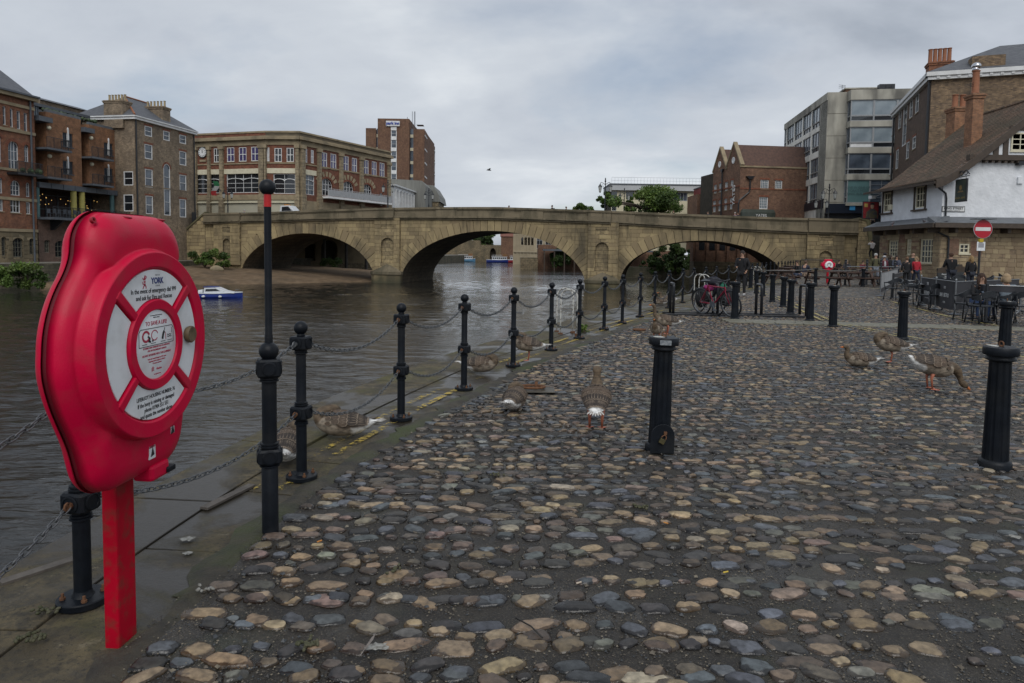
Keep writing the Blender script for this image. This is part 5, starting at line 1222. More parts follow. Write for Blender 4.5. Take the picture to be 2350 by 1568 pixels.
 b=MB();u_=S.px(*K4(1125,310))[0];b.bar((u_,1,zt_),(u_,1,zt_+1.1),.03,5);[b.bar((u_-.4,1,zt_+1.1-k*.2),(u_+.4,1,zt_+1.0-k*.1),.02,4)for k in range(3)];S.part(b,'aerial',M_black)
G_teal=glassmat('teal_poster_glass',(.12,.22,.22),c2=(.14,.26,.26),rough=.15)
office()

B_tall=brick('mottled_brick',(.33,.22,.12),(.12,.078,.052),(.2,.155,.11),bw=.3,bh=.1,stain=(.085,.06,.042),samt=.55,ms=.016)
B_tall_shade=brick('shaded_side_brick',(.17,.105,.07),(.11,.07,.05),(.09,.07,.055),stain=(.06,.042,.034),samt=.5)  # darker copy of the house brick, painting shade onto its left face
def tall_house():
 c=Vector((37.2,62.0));u=Vector((.338,.941));root=thing('tall_brick_house','tall brown brick house with slate roof rising behind the white pub','building',(c.x,c.y,0),0)
 L=17.2;far=c+u*L;F=Face(root,far.x,far.y,math.atan2(-u.y,-u.x));sd=Vector((u.y,-u.x));S=Face(root,c.x,c.y,math.atan2(sd.y,sd.x));zt_=S.px(*K4(1660,195))[1]
 for q in((1452,475,1465,592),(1495,425,1512,550),(1572,340,1590,477),(1612,295,1632,441),(1435,735,1448,866),(1477,698,1492,826),(1548,645,1565,757),(1590,608,1611,690)):
  F.window(F.rect(*K4(q[0],q[1]),*K4(q[2],q[3])),M_white,G_dark,(1,2),fw=.1,depth=.06,meet=1,lintel=B_arch,sill=M_sstone)
 r=F.rect(*K4(1525,375),*K4(1549,662));F.window(r,M_white,G_dark,(1,4),fw=.1,arch=.5,depth=.06,lintel=B_arch)
 F.wall(0,L,0,zt_,B_tall_shade);S.wall(0,26,0,zt_,B_tall)
 b=MB();b.box(.1,25.9,.3,14,0,zt_-.05);S.part(b,'core',M_core)
 F.box(-.3,L+.3,-.35,.2,zt_-.4,zt_-.1,'cornice',M_white);F.box(-.4,L+.45,-.5,.2,zt_-.097,zt_+.25,'cornice',M_white);S.box(-.35,9.2,-.35,.2,zt_-.4,zt_-.1,'cornice',M_white);S.box(-.5,9.4,-.5,.2,zt_-.097,zt_+.25,'cornice',M_white)
 b=MB()
 for k in range(11):b.box(.3+k*.8,.55+k*.8,-.42,-.351,zt_-.3,zt_-.1)
 S.part(b,'cornice_bracket',M_white)
 zr=zt_+3.6;b=MB();b.add([(-.5,-.5,zt_+.25),(26.5,-.5,zt_+.25),(26.5,16.5,zt_+.25),(-.5,16.5,zt_+.25),(6.5,5.5,zr),(26.5,5.5,zr+.2),(26.5,10,zr+.2),(6.5,10,zr)],[(0,1,5,4),(2,3,7,6),(3,0,4,7),(4,5,6,7)]);S.part(b,'roof',M_slate)
 r=S.rect(*K4(1967,68),*K4(2213,190));S.box(r[0]+.3,r[2]+.1,-.05,1.2,zt_-.3,r[3]+.2,'chimney_breast',B_tall)
 C=Face(root,*S.world(0,6,0)[:2],S.ang);r=C.rect(*K4(1703,90),*K4(1850,150));chimney(root,C,r[0],r[2]+.2,0,1.4,zt_,r[3],B_red,5,M_pot,h=1.35,r=.2)
 lean(F,[(L-.15,-.15,zt_-.5),(L-.15,-.15,2)],.1,M_black);lean(F,[(.15,-.15,zt_-.5),(.15,-.15,2)],.1,M_black)
tall_house()

# ------------------------------------------------------------------ white riverside pub
M_limew=mat('limewashed_render',(.8,.82,.85),(.7,.72,.75),scale=1.6,rough=.8,bump=.035,bscale=5,c3=(.55,.57,.59),scale3=.9,amt3=.5)
M_beam=mat('dark_oak_paint',(.055,.04,.03),(.075,.055,.04),scale=4,rough=.65)
B_pub=brick('patched_stone',(.36,.28,.17),(.25,.19,.12),(.15,.12,.085),bw=.55,bh=.27,ms=.02,stain=(.17,.10,.07),samt=.55,sscale=.8,bump=.012)
M_pubst=stone_random('pub_stone',(.40,.315,.19),(.23,.165,.105),(.15,.10,.07),bump=.02,dsc=.8,streak=False,samt=.6)
B_pubr=brick('pub_red_brick',(.24,.11,.07),(.18,.08,.05),(.2,.16,.12),stain=(.2,.15,.1),samt=.4)
M_ptile=brick('brown_plain_tile',(.22,.135,.085),(.12,.078,.052),(.03,.022,.017),bw=.3,bh=.125,ms=.014,stain=(.075,.07,.045),samt=.7,sscale=.5,bump=.02)
def pub():
 cx,cy=28.1,45.0;root=thing('white_pub','whitewashed riverside pub with brown tiled roof over a stone ground floor','pub',(cx,cy,0),0)
 G=Face(root,cx,cy,0);L=8.2;u=Vector((.05,1)).normalized();far=Vector((cx,cy))+u*L;F=Face(root,far.x,far.y,math.atan2(-u.y,-u.x));R=lambda Fc,K,a,b,c,d:Fc.rect(*K(a,b),*K(c,d))
 zp=3.75;ze=6.75;zap=12.4;xap=6.9;wd=13.8
 # ground floor
 for q in((685,395,811,600),(904,382,969,578),(1068,378,1231,682)):
  r=R(F,K6,*q);F.window((max(.4,r[0]),r[1],min(L-.35,r[2]),r[3]),M_cream,G_blue,(4 if q[0]!=904 else 3,4),fw=.1,bw=.05,depth=.18,sill=M_sstone,lintel=M_sstone,lh=.4)
 F.wall(0,L,-.05,zp,B_pub,depth=.3);F.stones(.02,L-.02,-.05,zp-.5,.46,.25,M_pubst,'wall_stone',.028,150,skip=.06)
 r=R(G,K6,1560,438,1686,557);G.window(r,M_cream,G_dark,(2,2),fw=.1,bw=.06,depth=.1,sill=M_cream);G.wall(0,wd,-.05,zp,B_pub,depth=.3);hp_=list(G.last)+[(r[0]-.72,r[1]-.22,r[2]+.82,r[3]+.32)];G.stones(.02,9.5,-.05,zp-.5,.5,.27,M_pubst,'wall_stone',.028,210,skip=.06,holes=hp_);G.box(r[0]-.7,r[0]-.06,-.02,.05,r[1]-.1,r[3]+.3,'brick_patch',B_pubr);G.box(r[2]+.06,r[2]+.8,-.02,.05,r[1]-.2,r[3]+.15,'brick_patch',B_pubr)
 for a,c,y0,y1 in((590,684,400,560),(820,900,330,520),(980,1060,400,560)):r=R(F,K6,a,y0,c,y1);F.box(max(.02,r[0]),r[2],-.015,.05,r[1],r[3],'brick_patch',B_pubr)
 # pent roof all round
 b=MB();b.prism([(0,zp+.25),(-.95,zp+.02),(-.95,zp+.12),(0,zp+.55)],L+.9,axis='x',h0=-.6);F.part(b,'pent_roof',M_lead,fix=True);b=MB();b.prism([(0,zp+.25),(-.93,zp+.02),(-.93,zp+.12),(0,zp+.54)],wd,axis='x',h0=-.92);G.part(b,'pent_roof',M_lead,fix=True)
 F.box(-.6,L+.95,-1.05,-.953,zp-.2,zp+.1,'pent_fascia',M_beam);G.box(-1.0,wd,-1.03,-.953,zp-.2,zp+.1,'pent_fascia',M_beam);F.box(-.5,L,-.9,.0,zp-.16,zp+.0,'pent_soffit',M_beam);G.box(0,wd,-.9,0,zp-.16,zp+.0,'pent_soffit',M_beam)
 for k in range(5):F.box(.3+k*1.9,.5+k*1.9,-.7,0,zp-.5,zp-.161,'corbel',M_beam)
 for k in range(8):G.box(.5+k*1.7,.7+k*1.7,-.7,0,zp-.5,zp-.161,'corbel',M_beam)
 # upper floor
 for q in((1393,990,1446,1118),(1610,945,1676,1092)):
  r=R(F,K4,*q);F.window(r,M_cream,G_dark,(3,3),fw=.08,bw=.05,depth=.1)
  x0,z0,x1,z1=r;b=MB();b.box(x0-.16,x0-.003,-.06,.1,z0-.1,z1+.16);b.box(x1+.003,x1+.16,-.06,.1,z0-.1,z1+.16);b.box(x0-.003,x1+.003,-.06,.1,z1+.003,z1+.16);b.box(x0-.3,x1+.3,-.16,.08,z0-.22,z0-.103);F.part(b,'window_surround',M_beam)
 F.wall(0,L,zp+.2,ze,M_limew,depth=.25)
 sl=(zap-ze)/xap;zb=G.px(*K4(2200,770))[1]
 b=MB();b.add([(0,0,zp+.2),(wd,0,zp+.2),(wd,0,ze),(wd-(zb-ze)/sl,0,zb),((zb-ze)/sl,0,zb),(0,0,ze)],[(0,1,2,3,4,5)]);G.part(b,'gable_wall',M_limew)
 # half-timbered top of the gable
 bx=(zb-ze)/sl;b=MB();b.add([(bx,-.28,zb),(wd-bx,-.28,zb),(xap,-.28,zap)],[(0,1,2)]);b.quad((bx,-.28,zb),(bx,0,zb),(wd-bx,0,zb),(wd-bx,-.28,zb));G.part(b,'gable_render',M_limew)
 G.box(bx-.1,wd-bx+.1,-.4,-.02,zb-.02,zb+.32,'bressummer',M_beam)
 b=MB();[b.box(bx+.1+k*.42,bx+.26+k*.42,-.34,-.02,zb-.16,zb-.023)for k in range(int((wd-2*bx)/.42))];G.part(b,'dentils',M_beam)
 z2=G.px(*K4(2290,575))[1]+.05
 for x in(2080,2160,2225):
  c=G.px(*K4(x,690),.3)[0];zt_=min(z2+2,ze+sl*c-.3);G.box(c-.17,c+.17,-.34,-.283,zb+.33,zt_,'timber_post',M_beam)
 c0=(z2-ze)/sl;G.box(c0+.1,wd-c0-.1,-.35,-.283,z2,z2+.3,'timber_rail',M_beam)
 r=G.rect(*K4(2238,580),*K4(2352,708));G3=Face(root,cx,cy-.3,0);G3.window((r[0],r[1],r[2]+.1,r[3]-.05),M_cream,G_dark,(2,3),fw=.09,bw=.05,depth=.0,hole=False,sill=M_cream)
 for x in(2480,2560):c=G.px(*K4(x,690),.3)[0];G.box(c-.17,c+.17,-.34,-.283,zb+.33,z2,'timber_post',M_beam)
 # roof: courses of plain tiles with a kicked eave; sags a little
 e=Vector((math.cos(0),0));n=44;D=L+.35
 for side in(0,1):
  b=MB();NX=16
  def pt(t,q):
   x=xap*(1-t)-.75*t;z=zap-sl*(xap-x)if x>0 else ze+sl*x*.55
   kick=.35*max(0,t-.78)/.22;z+=kick*.55
   z+=-.09*math.sin(PI*t)*math.sin(PI*q)+.025*vnoise((q*6,t*8,0),1);y=-.5+q*(D+.5)
   return(x if side==0 else wd-x)+u.x*y,y,z
  for k in range(n):
   t0,t1=k/n,(k+1)/n
   for i in range(NX):
    q0,q1=i/NX,(i+1)/NX;A,B_,C_,D_=pt(t0,q0),pt(t0,q1),pt(t1,q1),pt(t1,q0);up=.03
    A2,B2=[(p[0],p[1],p[2]-.0)for p in(A,B_)];C2,D2=[(p[0],p[1],p[2]+up)for p in(C_,D_)]
    f=[A2,B2,C2,D2];f2=[D2,C2,C_,D_]
    if side:f.reverse();f2.reverse()
    b.quad(*f);b.quad(*f2)
  o=G.part(b,'roof',M_ptile)
 b=MB();b.tube([(xap+u.x*y,y,zap+.02)for y in(-.5,D)],.13,8);G.part(b,'ridge_tiles',M_ptile)
 # bargeboards following the kick
 b=MB();prev=None
 for t in np.linspace(0,1,14):
  x=xap*(1-t)-.8*t;z=(zap-sl*(xap-x)if x>0 else ze+sl*x*.55)+.35*max(0,t-.78)/.22*.55
  if prev:b.add([(prev[0],-.56,prev[1]-.5),(x,-.56,z-.5),(x,-.56,z+.05),(prev[0],-.56,prev[1]+.05),(prev[0],-.47,prev[1]-.5),(x,-.47,z-.5),(x,-.47,z+.05),(prev[0],-.47,prev[1]+.05)],[(0,1,2,3),(7,6,5,4),(0,4,5,1),(3,2,6,7)]);b.add([(wd-prev[0],-.56,prev[1]-.5),(wd-x,-.56,z-.5),(wd-x,-.56,z+.05),(wd-prev[0],-.56,prev[1]+.05)],[(3,2,1,0)])
  prev=(x,z)
 G.part(b,'bargeboard',M_beam,fix=True)
 b=MB();b.quad((-.8,-.5,ze-.28),(-.0,-.5,ze+.1),(.0+u.x*D,D,ze+.1),(-.8+u.x*D,D,ze-.28));b.box(-.86,-.78,-.5,D,ze-.36,ze-.2);G.part(b,'eaves_soffit',M_beam)
 b=MB();b.prism([(xap-3.2,ze),(xap+4,ze),(xap+4,zap-2),(xap,zap-.3)],L,axis='y',h0=.2);b.box(.8,wd-.2,.35,L,0,ze);G.part(b,'core',M_core,fix=True)
 # chimney stacks
 C=Face(root,cx,cy+2.6,0);r=C.rect(*K4(1968,330),*K4(2100,660));zc=C.px(*K4(2040,308))[1]
 o=chimney(root,C,r[0]+.3,r[2]-.3,0,.8,ze,zc,B_orange2,1,M_pot,h=1.6,r=.24);b=MB();c=(r[0]+r[2])/2;b.sphere((c+.05,.5,zc+1.95),.3,12,8,sc=(1,1,.8));b.lathe([(.22,zc+1.55),(.2,zc+1.9)],12,Matrix.Translation((c,.5,0)));C.part(b,'chimney_cowl',mat('polished_steel',(.6,.6,.62),rough=.15,metal=1),smooth='all')
 C2=Face(root,cx,cy+8.6,0);r=C2.rect(*K4(1880,400),*K4(1985,520));chimney(root,C2,r[0],r[2],0,1.1,ze,r[3],B_orange2,2,M_pot,h=1.0,r=.22)
 b=MB();a=C.px(*K4(2015,250));[b.bar((a[0]-.5,.3,a[1]-.1*k),(a[0]+.3,.3,a[1]+.25-.12*k),.015,4)for k in range(3)];b.bar((a[0]-.1,.3,a[1]-.6),(a[0]-.1,.3,a[1]+.2),.02,4);C.part(b,'aerial',M_black)
 # pipes, lamps, vents
 p=[G.px(*K4(x,y))for x,y in((1712,915),(1725,940),(1752,950),(1765,965))];lean(G,[(-.45,.2,ze-.35),(-.4,-.1,ze-.55),(.12,-.12,ze-.95),(.18,-.12,ze-1.3),(.18,-.12,zp+.4)],.06,M_black)
 q=[G.px(*K6(x,y))for x,y in((1285,300),(1400,350),(1418,380),(1405,620))];lean(G,[(a,-.12,z)for a,z in q],.06,M_black)
 r=G.rect(*K4(2290,778),*K4(2330,803));G.box(r[0],r[2],-.35,0,r[1],r[3],'floodlight',M_black);r=G.rect(*K4(2302,882),*K4(2338,928));G.box(r[0],r[2],-.12,0,r[1],r[3],'vent_hood',M_limew)
 r=F.rect(*K4(1430,1072),*K4(1453,1106));F.box(r[0],r[2],-.1,0,r[1],r[3],'alarm_box',M_cream)
 q=F.px(*K4(1360,1020));b=MB();b.box(q[0]-.45,q[0]+.1,-.6,-.3,q[1]-.12,q[1]+.12);b.bar((q[0],-.4,q[1]),(q[0]+.2,0,q[1]+.2),.03,5);F.part(b,'security_camera',M_white)
 # street name plate
 r=G.rect(*K4(1788,1082),*K4(1945,1121));t=thing('street_sign','white street name plate reading KING STREET on the pub wall','sign',(cx,cy,0),0);T=Face(t,cx,cy,0)
 T.box(r[0],r[2],-.04,-.002,r[1],r[3],'plate',M_black);T.box(r[0]+.04,r[2]-.04,-.05,-.041,r[1]+.04,r[3]-.04,'plate_face',M_white)
 h=r[3]-r[1];text('KING STREET',h*.52,M_black,t,((r[0]+r[2])/2,-.053,r[1]+h*.46),(PI/2,0,0),sx=1.1,bold=.006);text('FORMERLY KERGATE',h*.2,M_black,t,((r[0]+r[2])/2,-.053,r[1]+h*.17),(PI/2,0,0),sx=1.2)
 # hanging sign on an iron bracket
 a=G.px(*K4(1925,880),.9)[0];t=thing('hanging_sign','pub sign with a painted figure hanging from a scrolled iron bracket','sign',(cx,cy,0),0);T=Face(t,cx,cy,0);x=a+.1
 zt_=G.px(*K4(1955,895),.9)[1];zb_=G.px(*K4(1955,1052),.9)[1]
 b=MB();b.box(x-.05,x+.05,-1.35,-.25,zb_,zt_);T.part(b,'frame',M_black)
 for s in(-1,1):
  b=MB();b.box(x+s*.052,x+s*.06,-1.29,-.31,zb_+.07,zt_-.07);o=T.part(b,'painted_board',mat('sign_green',(.03,.045,.04),(.06,.07,.05),scale=3));xx=x+s*.064
  b=MB();b.sphere((xx,-.8,zt_-.55),.15,10,8,sc=(.06,.9,1.1));b.prism([(-1.1,zb_+.62),(-.5,zb_+.62),(-.6,zt_-.75),(-1.0,zt_-.75)],xx+.004,axis='x',h0=xx-.004);b.build('figure',mat('old_gold_paint',(.3,.2,.07),(.2,.13,.06),scale=6),o)
 b=MB();b.bar((x,0,zt_+.15),(x,-1.5,zt_+.15),.03,6);b.tube([(x,-.1,zt_+.2),(x,-.5,zt_+.55),(x,-.9,zt_+.4),(x,-1.2,zt_+.55),(x,-1.5,zt_+.25)],.035,6);[b.tube([(x,c_+.16*math.cos(k),zt_+.38+.16*math.sin(k))for k in np.linspace(0,5.5,10)],.025,5)for c_ in(-.35,-.75,-1.15)];b.bar((x,-.4,zt_+.15),(x,-.4,zt_),.015,5);b.bar((x,-1.2,zt_+.15),(x,-1.2,zt_),.015,5);T.part(b,'bracket',M_black)
 text('KINGS ARMS',.17,mat('gold_lettering',(.35,.25,.06)),t,(x+.063,-.8,zb_+.2),(PI/2,0,PI/2));text('KINGS ARMS',.17,MATS['gold_lettering'],t,(x-.063,-.8,zb_+.2),(PI/2,0,-PI/2))
 # big pictorial board on the left end, over the stairs
 Q=Face(None,far.x-1.0,far.y+.5,0);r=Q.rect(*K4(1247,1050),*K4(1358,1168));t=thing('pictorial_board','red board painted with a seated figure in dark robe at the pub end','sign',(far.x-1,far.y+.5,0),0);T=Face(t,far.x-1,far.y+.5,0)
 T.box(r[0],r[2],-.04,.04,r[1],r[3],'frame',M_black);T.box(r[0]+.05,r[2]-.05,-.046,-.041,r[1]+.05,r[3]-.05,'board_face',mat('dark_red_paint',(.22,.012,.015),(.15,.01,.012),scale=2));xm=(r[0]+r[2])/2+.1;w=r[2]-r[0];h=r[3]-r[1]
 b=MB();b.prism([(xm-.38*w,r[1]+.06),(xm+.36*w,r[1]+.06),(xm+.33*w,r[1]+h*.42),(xm+.12*w,r[1]+h*.58),(xm-.12*w,r[1]+h*.58),(xm-.34*w,r[1]+h*.4)],-.047,axis='y',h0=-.051);T.part(b,'robe',mat('robe_paint',(.03,.035,.05),(.1,.08,.03),scale=5),fix=True)
 b=MB();b.sphere((xm,-.05,r[1]+h*.72),h*.12,12,8,sc=(.85,.05,1.15));T.part(b,'face',mat('skin_paint',(.4,.26,.17)));b=MB();b.sphere((xm,-.05,r[1]+h*.86),h*.13,12,6,sc=(1.1,.06,.45));T.part(b,'hat',M_black);b=MB();b.box(r[0]+.12,r[0]+w*.3,-.05,-.047,r[3]-h*.32,r[3]-h*.12);T.part(b,'painted_caption',mat('gold_lettering',(.35,.25,.06)))
B_orange2=brick('chimney_orange_brick',(.43,.19,.085),(.27,.115,.06),(.22,.17,.12),stain=(.2,.11,.07),samt=.4)
pub()

# ------------------------------------------------------------------ modern cream block, red block and things beyond the bridge
def cream_block():
 Y=118;c=dp(*K3(1985/1.0,300),Y);p=dp(*K3(2110,300),Y);t=thing('cream_building','cream modern building with a white roof band behind the trees','building',(0,Y,0),0);F=Face(t,0,Y,0)
 Z=lambda x,y:F.px(*K3(x,y));x0,x1=Z(1552,280)[0],Z(2180,280)[0];zt_,zb=Z(1900,188)[1],Z(1900,228)[1]
 for q in((1660,230,1720,290),(1730,232,1790,292),(1800,232,1860,296),(2010,240,2112,302)):F.window(F.rect(*K3(q[0],q[1]),*K3(q[2],q[3])),M_alu,G_blue,(4 if q[0]>2000 else 2,1),fw=.1,bw=.06,depth=.2)
 for q in((1555,325,1590,375),):F.window(F.rect(*K3(q[0],q[1]),*K3(q[2],q[3])),M_alu,G_dark,(2,1),fw=.1,depth=.2)
 F.wall(x0,x1,2,zb,mat('cream_render',(.66,.6,.42),(.6,.54,.38),scale=.5));F.box(x0-.3,x1+2.4,-.6,8,zb+.003,zt_,'roof_band',mat('grey_white_cladding',(.52,.53,.54),(.45,.46,.47),scale=.3));F.box(x0-.4,x1+2.5,-.7,8,zt_+.003,zt_+.2,'roof_edge',M_steel)
 b=MB();n=30
 for k in range(n+1):a=x0+(x1+2-x0)*k/n;b.bar((a,0,zt_+.2),(a,0,zt_+1.2),.012,4)
 b.bar((x0,0,zt_+1.3),(x1+2,0,zt_+1.3),.016,4);b.bar((x0,0,zt_+.75),(x1+2,0,zt_+.75),.012,4);F.part(b,'roof_railing',M_steel)
 b=MB();b.box(x0,x1,.3,8,2,zb-.05);F.part(b,'core',M_core);r=F.rect(*K3(1553,232),*K3(1593,300));F.box(r[0],r[2],-.1,0,r[1],r[3],'corner_glazing',G_blue)
 Y=108;t=thing('red_clad_block','small dark red clad block beside the gabled warehouse','building',(0,Y,0),0);F=Face(t,0,Y,0);a,b_=F.px(*K3(2183,300))[0],F.px(*K3(2285,300))[0];zt_=F.px(*K3(2230,195))[1];zm=F.px(*K3(2230,252))[1]
 F.box(a,b_,0,6,2,zm,'wall',B_ware);F.box(a+1,b_,.1,6,zm+.003,zt_,'upper_wall',mat('red_cladding',(.2,.02,.02),(.15,.016,.018),scale=.5));F.box(a+.9,b_,0,6,zt_+.003,zt_+.15,'roof',M_steel)
 b=MB();[b.bar((a+.6+k*.5,-.3,zm-2.5),(a+.6+k*.5,-.3,zm),.04,4)for k in range(9)];b.bar((a+.5,-.3,zm),(b_,-.3,zm),.05,4);F.part(b,'stair_railing',M_white)
cream_block()

def through_arches():
# sandstone guildhall, brick house and landing stage up river
 Y=205;t=thing('stone_guildhall','pale stone hall with tall windows up river, seen through the middle arch','building',(0,Y,0),0);F=Face(t,0,Y,0);Z=lambda x,y:F.px(*K3(x,y));ms=mat('guildhall_stone',(.4,.34,.235),(.33,.275,.19),scale=.4,rough=.8)
 x0,x1,x2=Z(835,600)[0],Z(985,600)[0],Z(1120,600)[0];zb=-2.6
 for i in range(6):
  for z in(3.4,7.2):a=x0+2.2+i*(x1-x0-2.6)/6;F.window((a,z,a+1.3,z+2.4),ms,G_dark,(1,2),arch=.6,depth=.3)
 F.wall(x0,x1,zb,14,ms)
 for i in range(4):a=x1+.8+i*2.6;F.window((a,2.4,a+1.7,6.2),M_white,G_dark,(2,3),arch=.8,depth=.3)
 F.wall(x1,x2,zb,8.5,ms)
 for i in range(7):a=x0+i*(x1-x0)/6;F.box(a-.14,a+.14,-.3,0,zb,14,'buttress',ms)
 F.box(x0,x2,.5,9,zb,8.4,'core',M_core);F.box(x0,x1,.5,9,zb,13.9,'core',M_core);F.box(x0-.1,x2,-.4,0,1.2,1.6,'string_course',ms)
 Y=235;t=thing('brick_riverside_house','red roofed brick house up river beyond the boats','building',(0,Y,0),0);F=Face(t,0,Y,0);a,b_=F.px(*K3(742,600))[0],F.px(*K3(842,600))[0];F.box(a,b_+2,0,8,-2.5,6.5,'wall',B_darkred);b=MB();b.prism([(-.3,6.5),(4,11),(8.3,6.5)],b_+2,axis='x',h0=a-.3);F.part(b,'roof',mat('red_tile',(.2,.075,.05),(.16,.06,.04),scale=1),fix=True);r=F.rect(*K3(775,540),*K3(835,572));F.box(r[0],r[2],3,6,r[1],r[3]+4,'upper_storey',M_white)
 Y=255;t=thing('river_wall','old stone river wall with an archway at the far bend','wall',(0,Y,0),0);F=Face(t,0,Y,0);a,b_,c=F.px(*K3(415,640))[0],F.px(*K3(575,640))[0],F.px(*K3(870,640))[0]
 F.box(a-12,b_+.8,0,4,-3,F.px(*K3(500,590))[1],'tower',B_stone);F.hole((F.px(*K3(660,680))[0],-2.2,F.px(*K3(705,680))[0],F.px(*K3(680,648))[1]),2);F.wall(b_+.8,c,-3,F.px(*K3(700,625))[1],B_stone,depth=2);F.box(b_+.8,c,2,3,-3,F.px(*K3(700,625))[1],'wall_back',M_core)
 # landing stage on piles to the right
 Y=150;t=thing('landing_stage','timber landing stage on tall piles beside a brick wall up river','pier',(0,Y,0),0);F=Face(t,0,Y,0);a=F.px(*K3(1055,640))[0];b_=a+24;zd=F.px(*K3(1100,655))[1]
 F.box(a,b_,-.2,5,zd-.4,zd,'deck',M_steel);railing(F,a,b_,-.15,zd,1.1,M_black,n=40)
 for k in range(9):b=MB();b.bar((a+.2+k*2.2,0,-3.5),(a+.2+k*2.2,0,zd-.4),.16,6);F.part(b,'pile',M_beam)
 w=thing('ivied_brick_wall','brick retaining wall hung with ivy behind the landing stage','wall',(0,156,0),0);F=Face(w,0,156,0);F.box(a-1,b_+6,0,4,-3,zd+1,'wall',B_darkred);F.box(a-5,a-1.1,-3,3,-3,.2,'stone_footing',B_stone)
 # under the left arch: bank wall with a dark archway and posts
 t=thing('arch_bank_wall','brown bank wall with a dark archway behind the left bridge arch','wall',(-40,122,0),0);p,q=dp(*K2(1040,1300),118),dp(*K2(1720,1300),126);F=Face(t,p.x,p.y,math.atan2(q.y-p.y,q.x-p.x));Lw=(q-p).length;t.location=(p.x,p.y,0)
 r=F.rect(*K2(1222,1178),*K2(1365,1372));F.hole(r,(r[2]-r[0])*.45);r2=F.rect(*K2(1078,1215),*K2(1170,1362));F.hole(r2);F.wall(-9,Lw+1,-3,7,mat('river_render',(.26,.2,.12),(.19,.15,.09),scale=.4,rough=.9,c3=(.06,.05,.035),scale3=.2),depth=1.2);F.box(-9,Lw,1.2,1.6,-3,7,'wall_back',M_core)
 z=F.px(*K2(1420,1380))[1];F.box(F.px(*K2(1330,1400))[0],Lw+.8,-.25,0,-3,z,'stone_footing',B_stone)
 for x in(1250,1444,1622):c=F.px(*K2(x,1400),2)[0];b=MB();b.lathe([(.28,-3),(.26,4.5),(.2,4.7)],10,Matrix.Translation((c,-2,0)));o=F.part(b,'mooring_pile',mat('tarred_timber',(.06,.052,.045),(.09,.08,.068),scale=3));
 # right arch: riverside wall at the foot of the warehouse
 t=thing('stone_quay_wall','stone quay wall below the brick warehouse, seen through the right arch','wall',(24,90,0),0);F=Face(t,0,89.5,0);a=F.px(*K5(160,700))[0];b_=a+16
 zt_=F.px(*K5(250,630))[1];F.box(a,b_,0,2.0,-3.5,zt_,'wall',B_stone);zz=F.px(*K5(400,420))[1]+2
 for k in range(6):F.box(a+.3+k*1.35,a+.62+k*1.35,.15,.5,zt_,zz,'brick_pier',B_ware)
 F.box(a,b_,.5,2,zt_+.003,zz,'brick_wall',B_ware)
 for k in range(5):F.box(a+.75+k*1.35,a+1.5+k*1.35,.45,.499,zt_+1.5,zt_+3.4,'dark_window',G_dark)
 r=F.rect(*K5(930,515),*K5(1055,615));F.box(r[0],r[2],-.3,0,r[1]-1.5,r[3],'rendered_panel',M_sstone)
through_arches()
# ------------------------------------------------------------------ riverside posts and chains
M_post=mat('post_paint',(.0045,.0065,.010),(.008,.011,.016),scale=12,rough=.45,bump=.0012,bscale=60,c3=(.02,.021,.022),scale3=4,amt3=.6,spec=.22)
M_rust=mat('rust',(.10,.045,.022),(.16,.075,.035),scale=30,rough=.9)
M_chain=mat('galvanised_chain',(.085,.095,.105),(.14,.145,.15),scale=25,rough=.5,metal=.3)
def ring(z,r0,r1):return[(r0,z-.016),(r1,z-.011),(r1,z-.003),(r0+.004,z),(r1-.003,z+.003),(r1-.003,z+.011),(r0,z+.015)]
def block(b,z0,z1,w):
 c=.012;q=[(w-c,w),(w,w-c)];pl=[]
 for sx,sy in((1,1),(-1,1),(-1,-1),(1,-1)):pl+=[(sx*x,sy*y)for x,y in(q if sx*sy<0 else q[::-1])]
 pin=[(x*.86,y*.86)for x,y in pl];n=8;vs=[(x,y,z0)for x,y in pin]+[(x,y,z0+c)for x,y in pl]+[(x,y,z1-c)for x,y in pl]+[(x,y,z1)for x,y in pin]
 b.add(vs,[tuple(reversed(range(n))),tuple(range(3*n,4*n))]+[(k*n+i,k*n+(i+1)%n,(k+1)*n+(i+1)%n,(k+1)*n+i)for k in range(3)for i in range(n)])
 for k in range(4):b.lathe([(.042,0),(.042,.005),(.034,.007),(.033,.003),(0,.003)],16,Matrix.Translation((0,0,(z0+z1)/2))@Matrix.Rotation(PI/2*k,4,'Z')@Matrix.Translation((w,0,0))@Matrix.Rotation(PI/2,4,'Y'))
def make_post():
 t=thing('chain_post','x','post');n=20
 b=MB();b.lathe([(.112,0),(.112,.026),(.107,.031),(.05,.033),(.042,.045),(.038,.06)],28);b.build('base_plate',M_post,t,smooth=True)
 for k in range(4):
  a=PI/4+k*PI/2;b=MB();b.lathe([(.013,0),(.013,.012),(.007,.012),(.007,.03),(0,.031)],6,Matrix.Translation((.082*math.cos(a),.082*math.sin(a),.031)));b.build('bolt',M_rust,t)
 b=MB();b.lathe([(.038,.04),(.038,.40)]+ring(.416,.038,.05)+[(.038,.43),(.038,.443)],n);b.build('lower_shaft',M_post,t,smooth=True)
 b=MB();block(b,.443,.54,.0625);b.build('lower_block',M_post,t,fix=True)
 b=MB();b.lathe([(.038,.54)]+ring(.558,.038,.05)+[(.036,.58),(.036,.92)]+ring(.938,.036,.048)+[(.036,.955)],n);b.build('upper_shaft',M_post,t,smooth=True)
 b=MB();block(b,.955,1.052,.0625);b.build('upper_block',M_post,t,fix=True)
 b=MB();b.lathe([(.03,1.05),(.027,1.07)],16);b.sphere((0,0,1.112),.05,20,12);b.build('ball_finial',M_post,t,smooth='all');return t
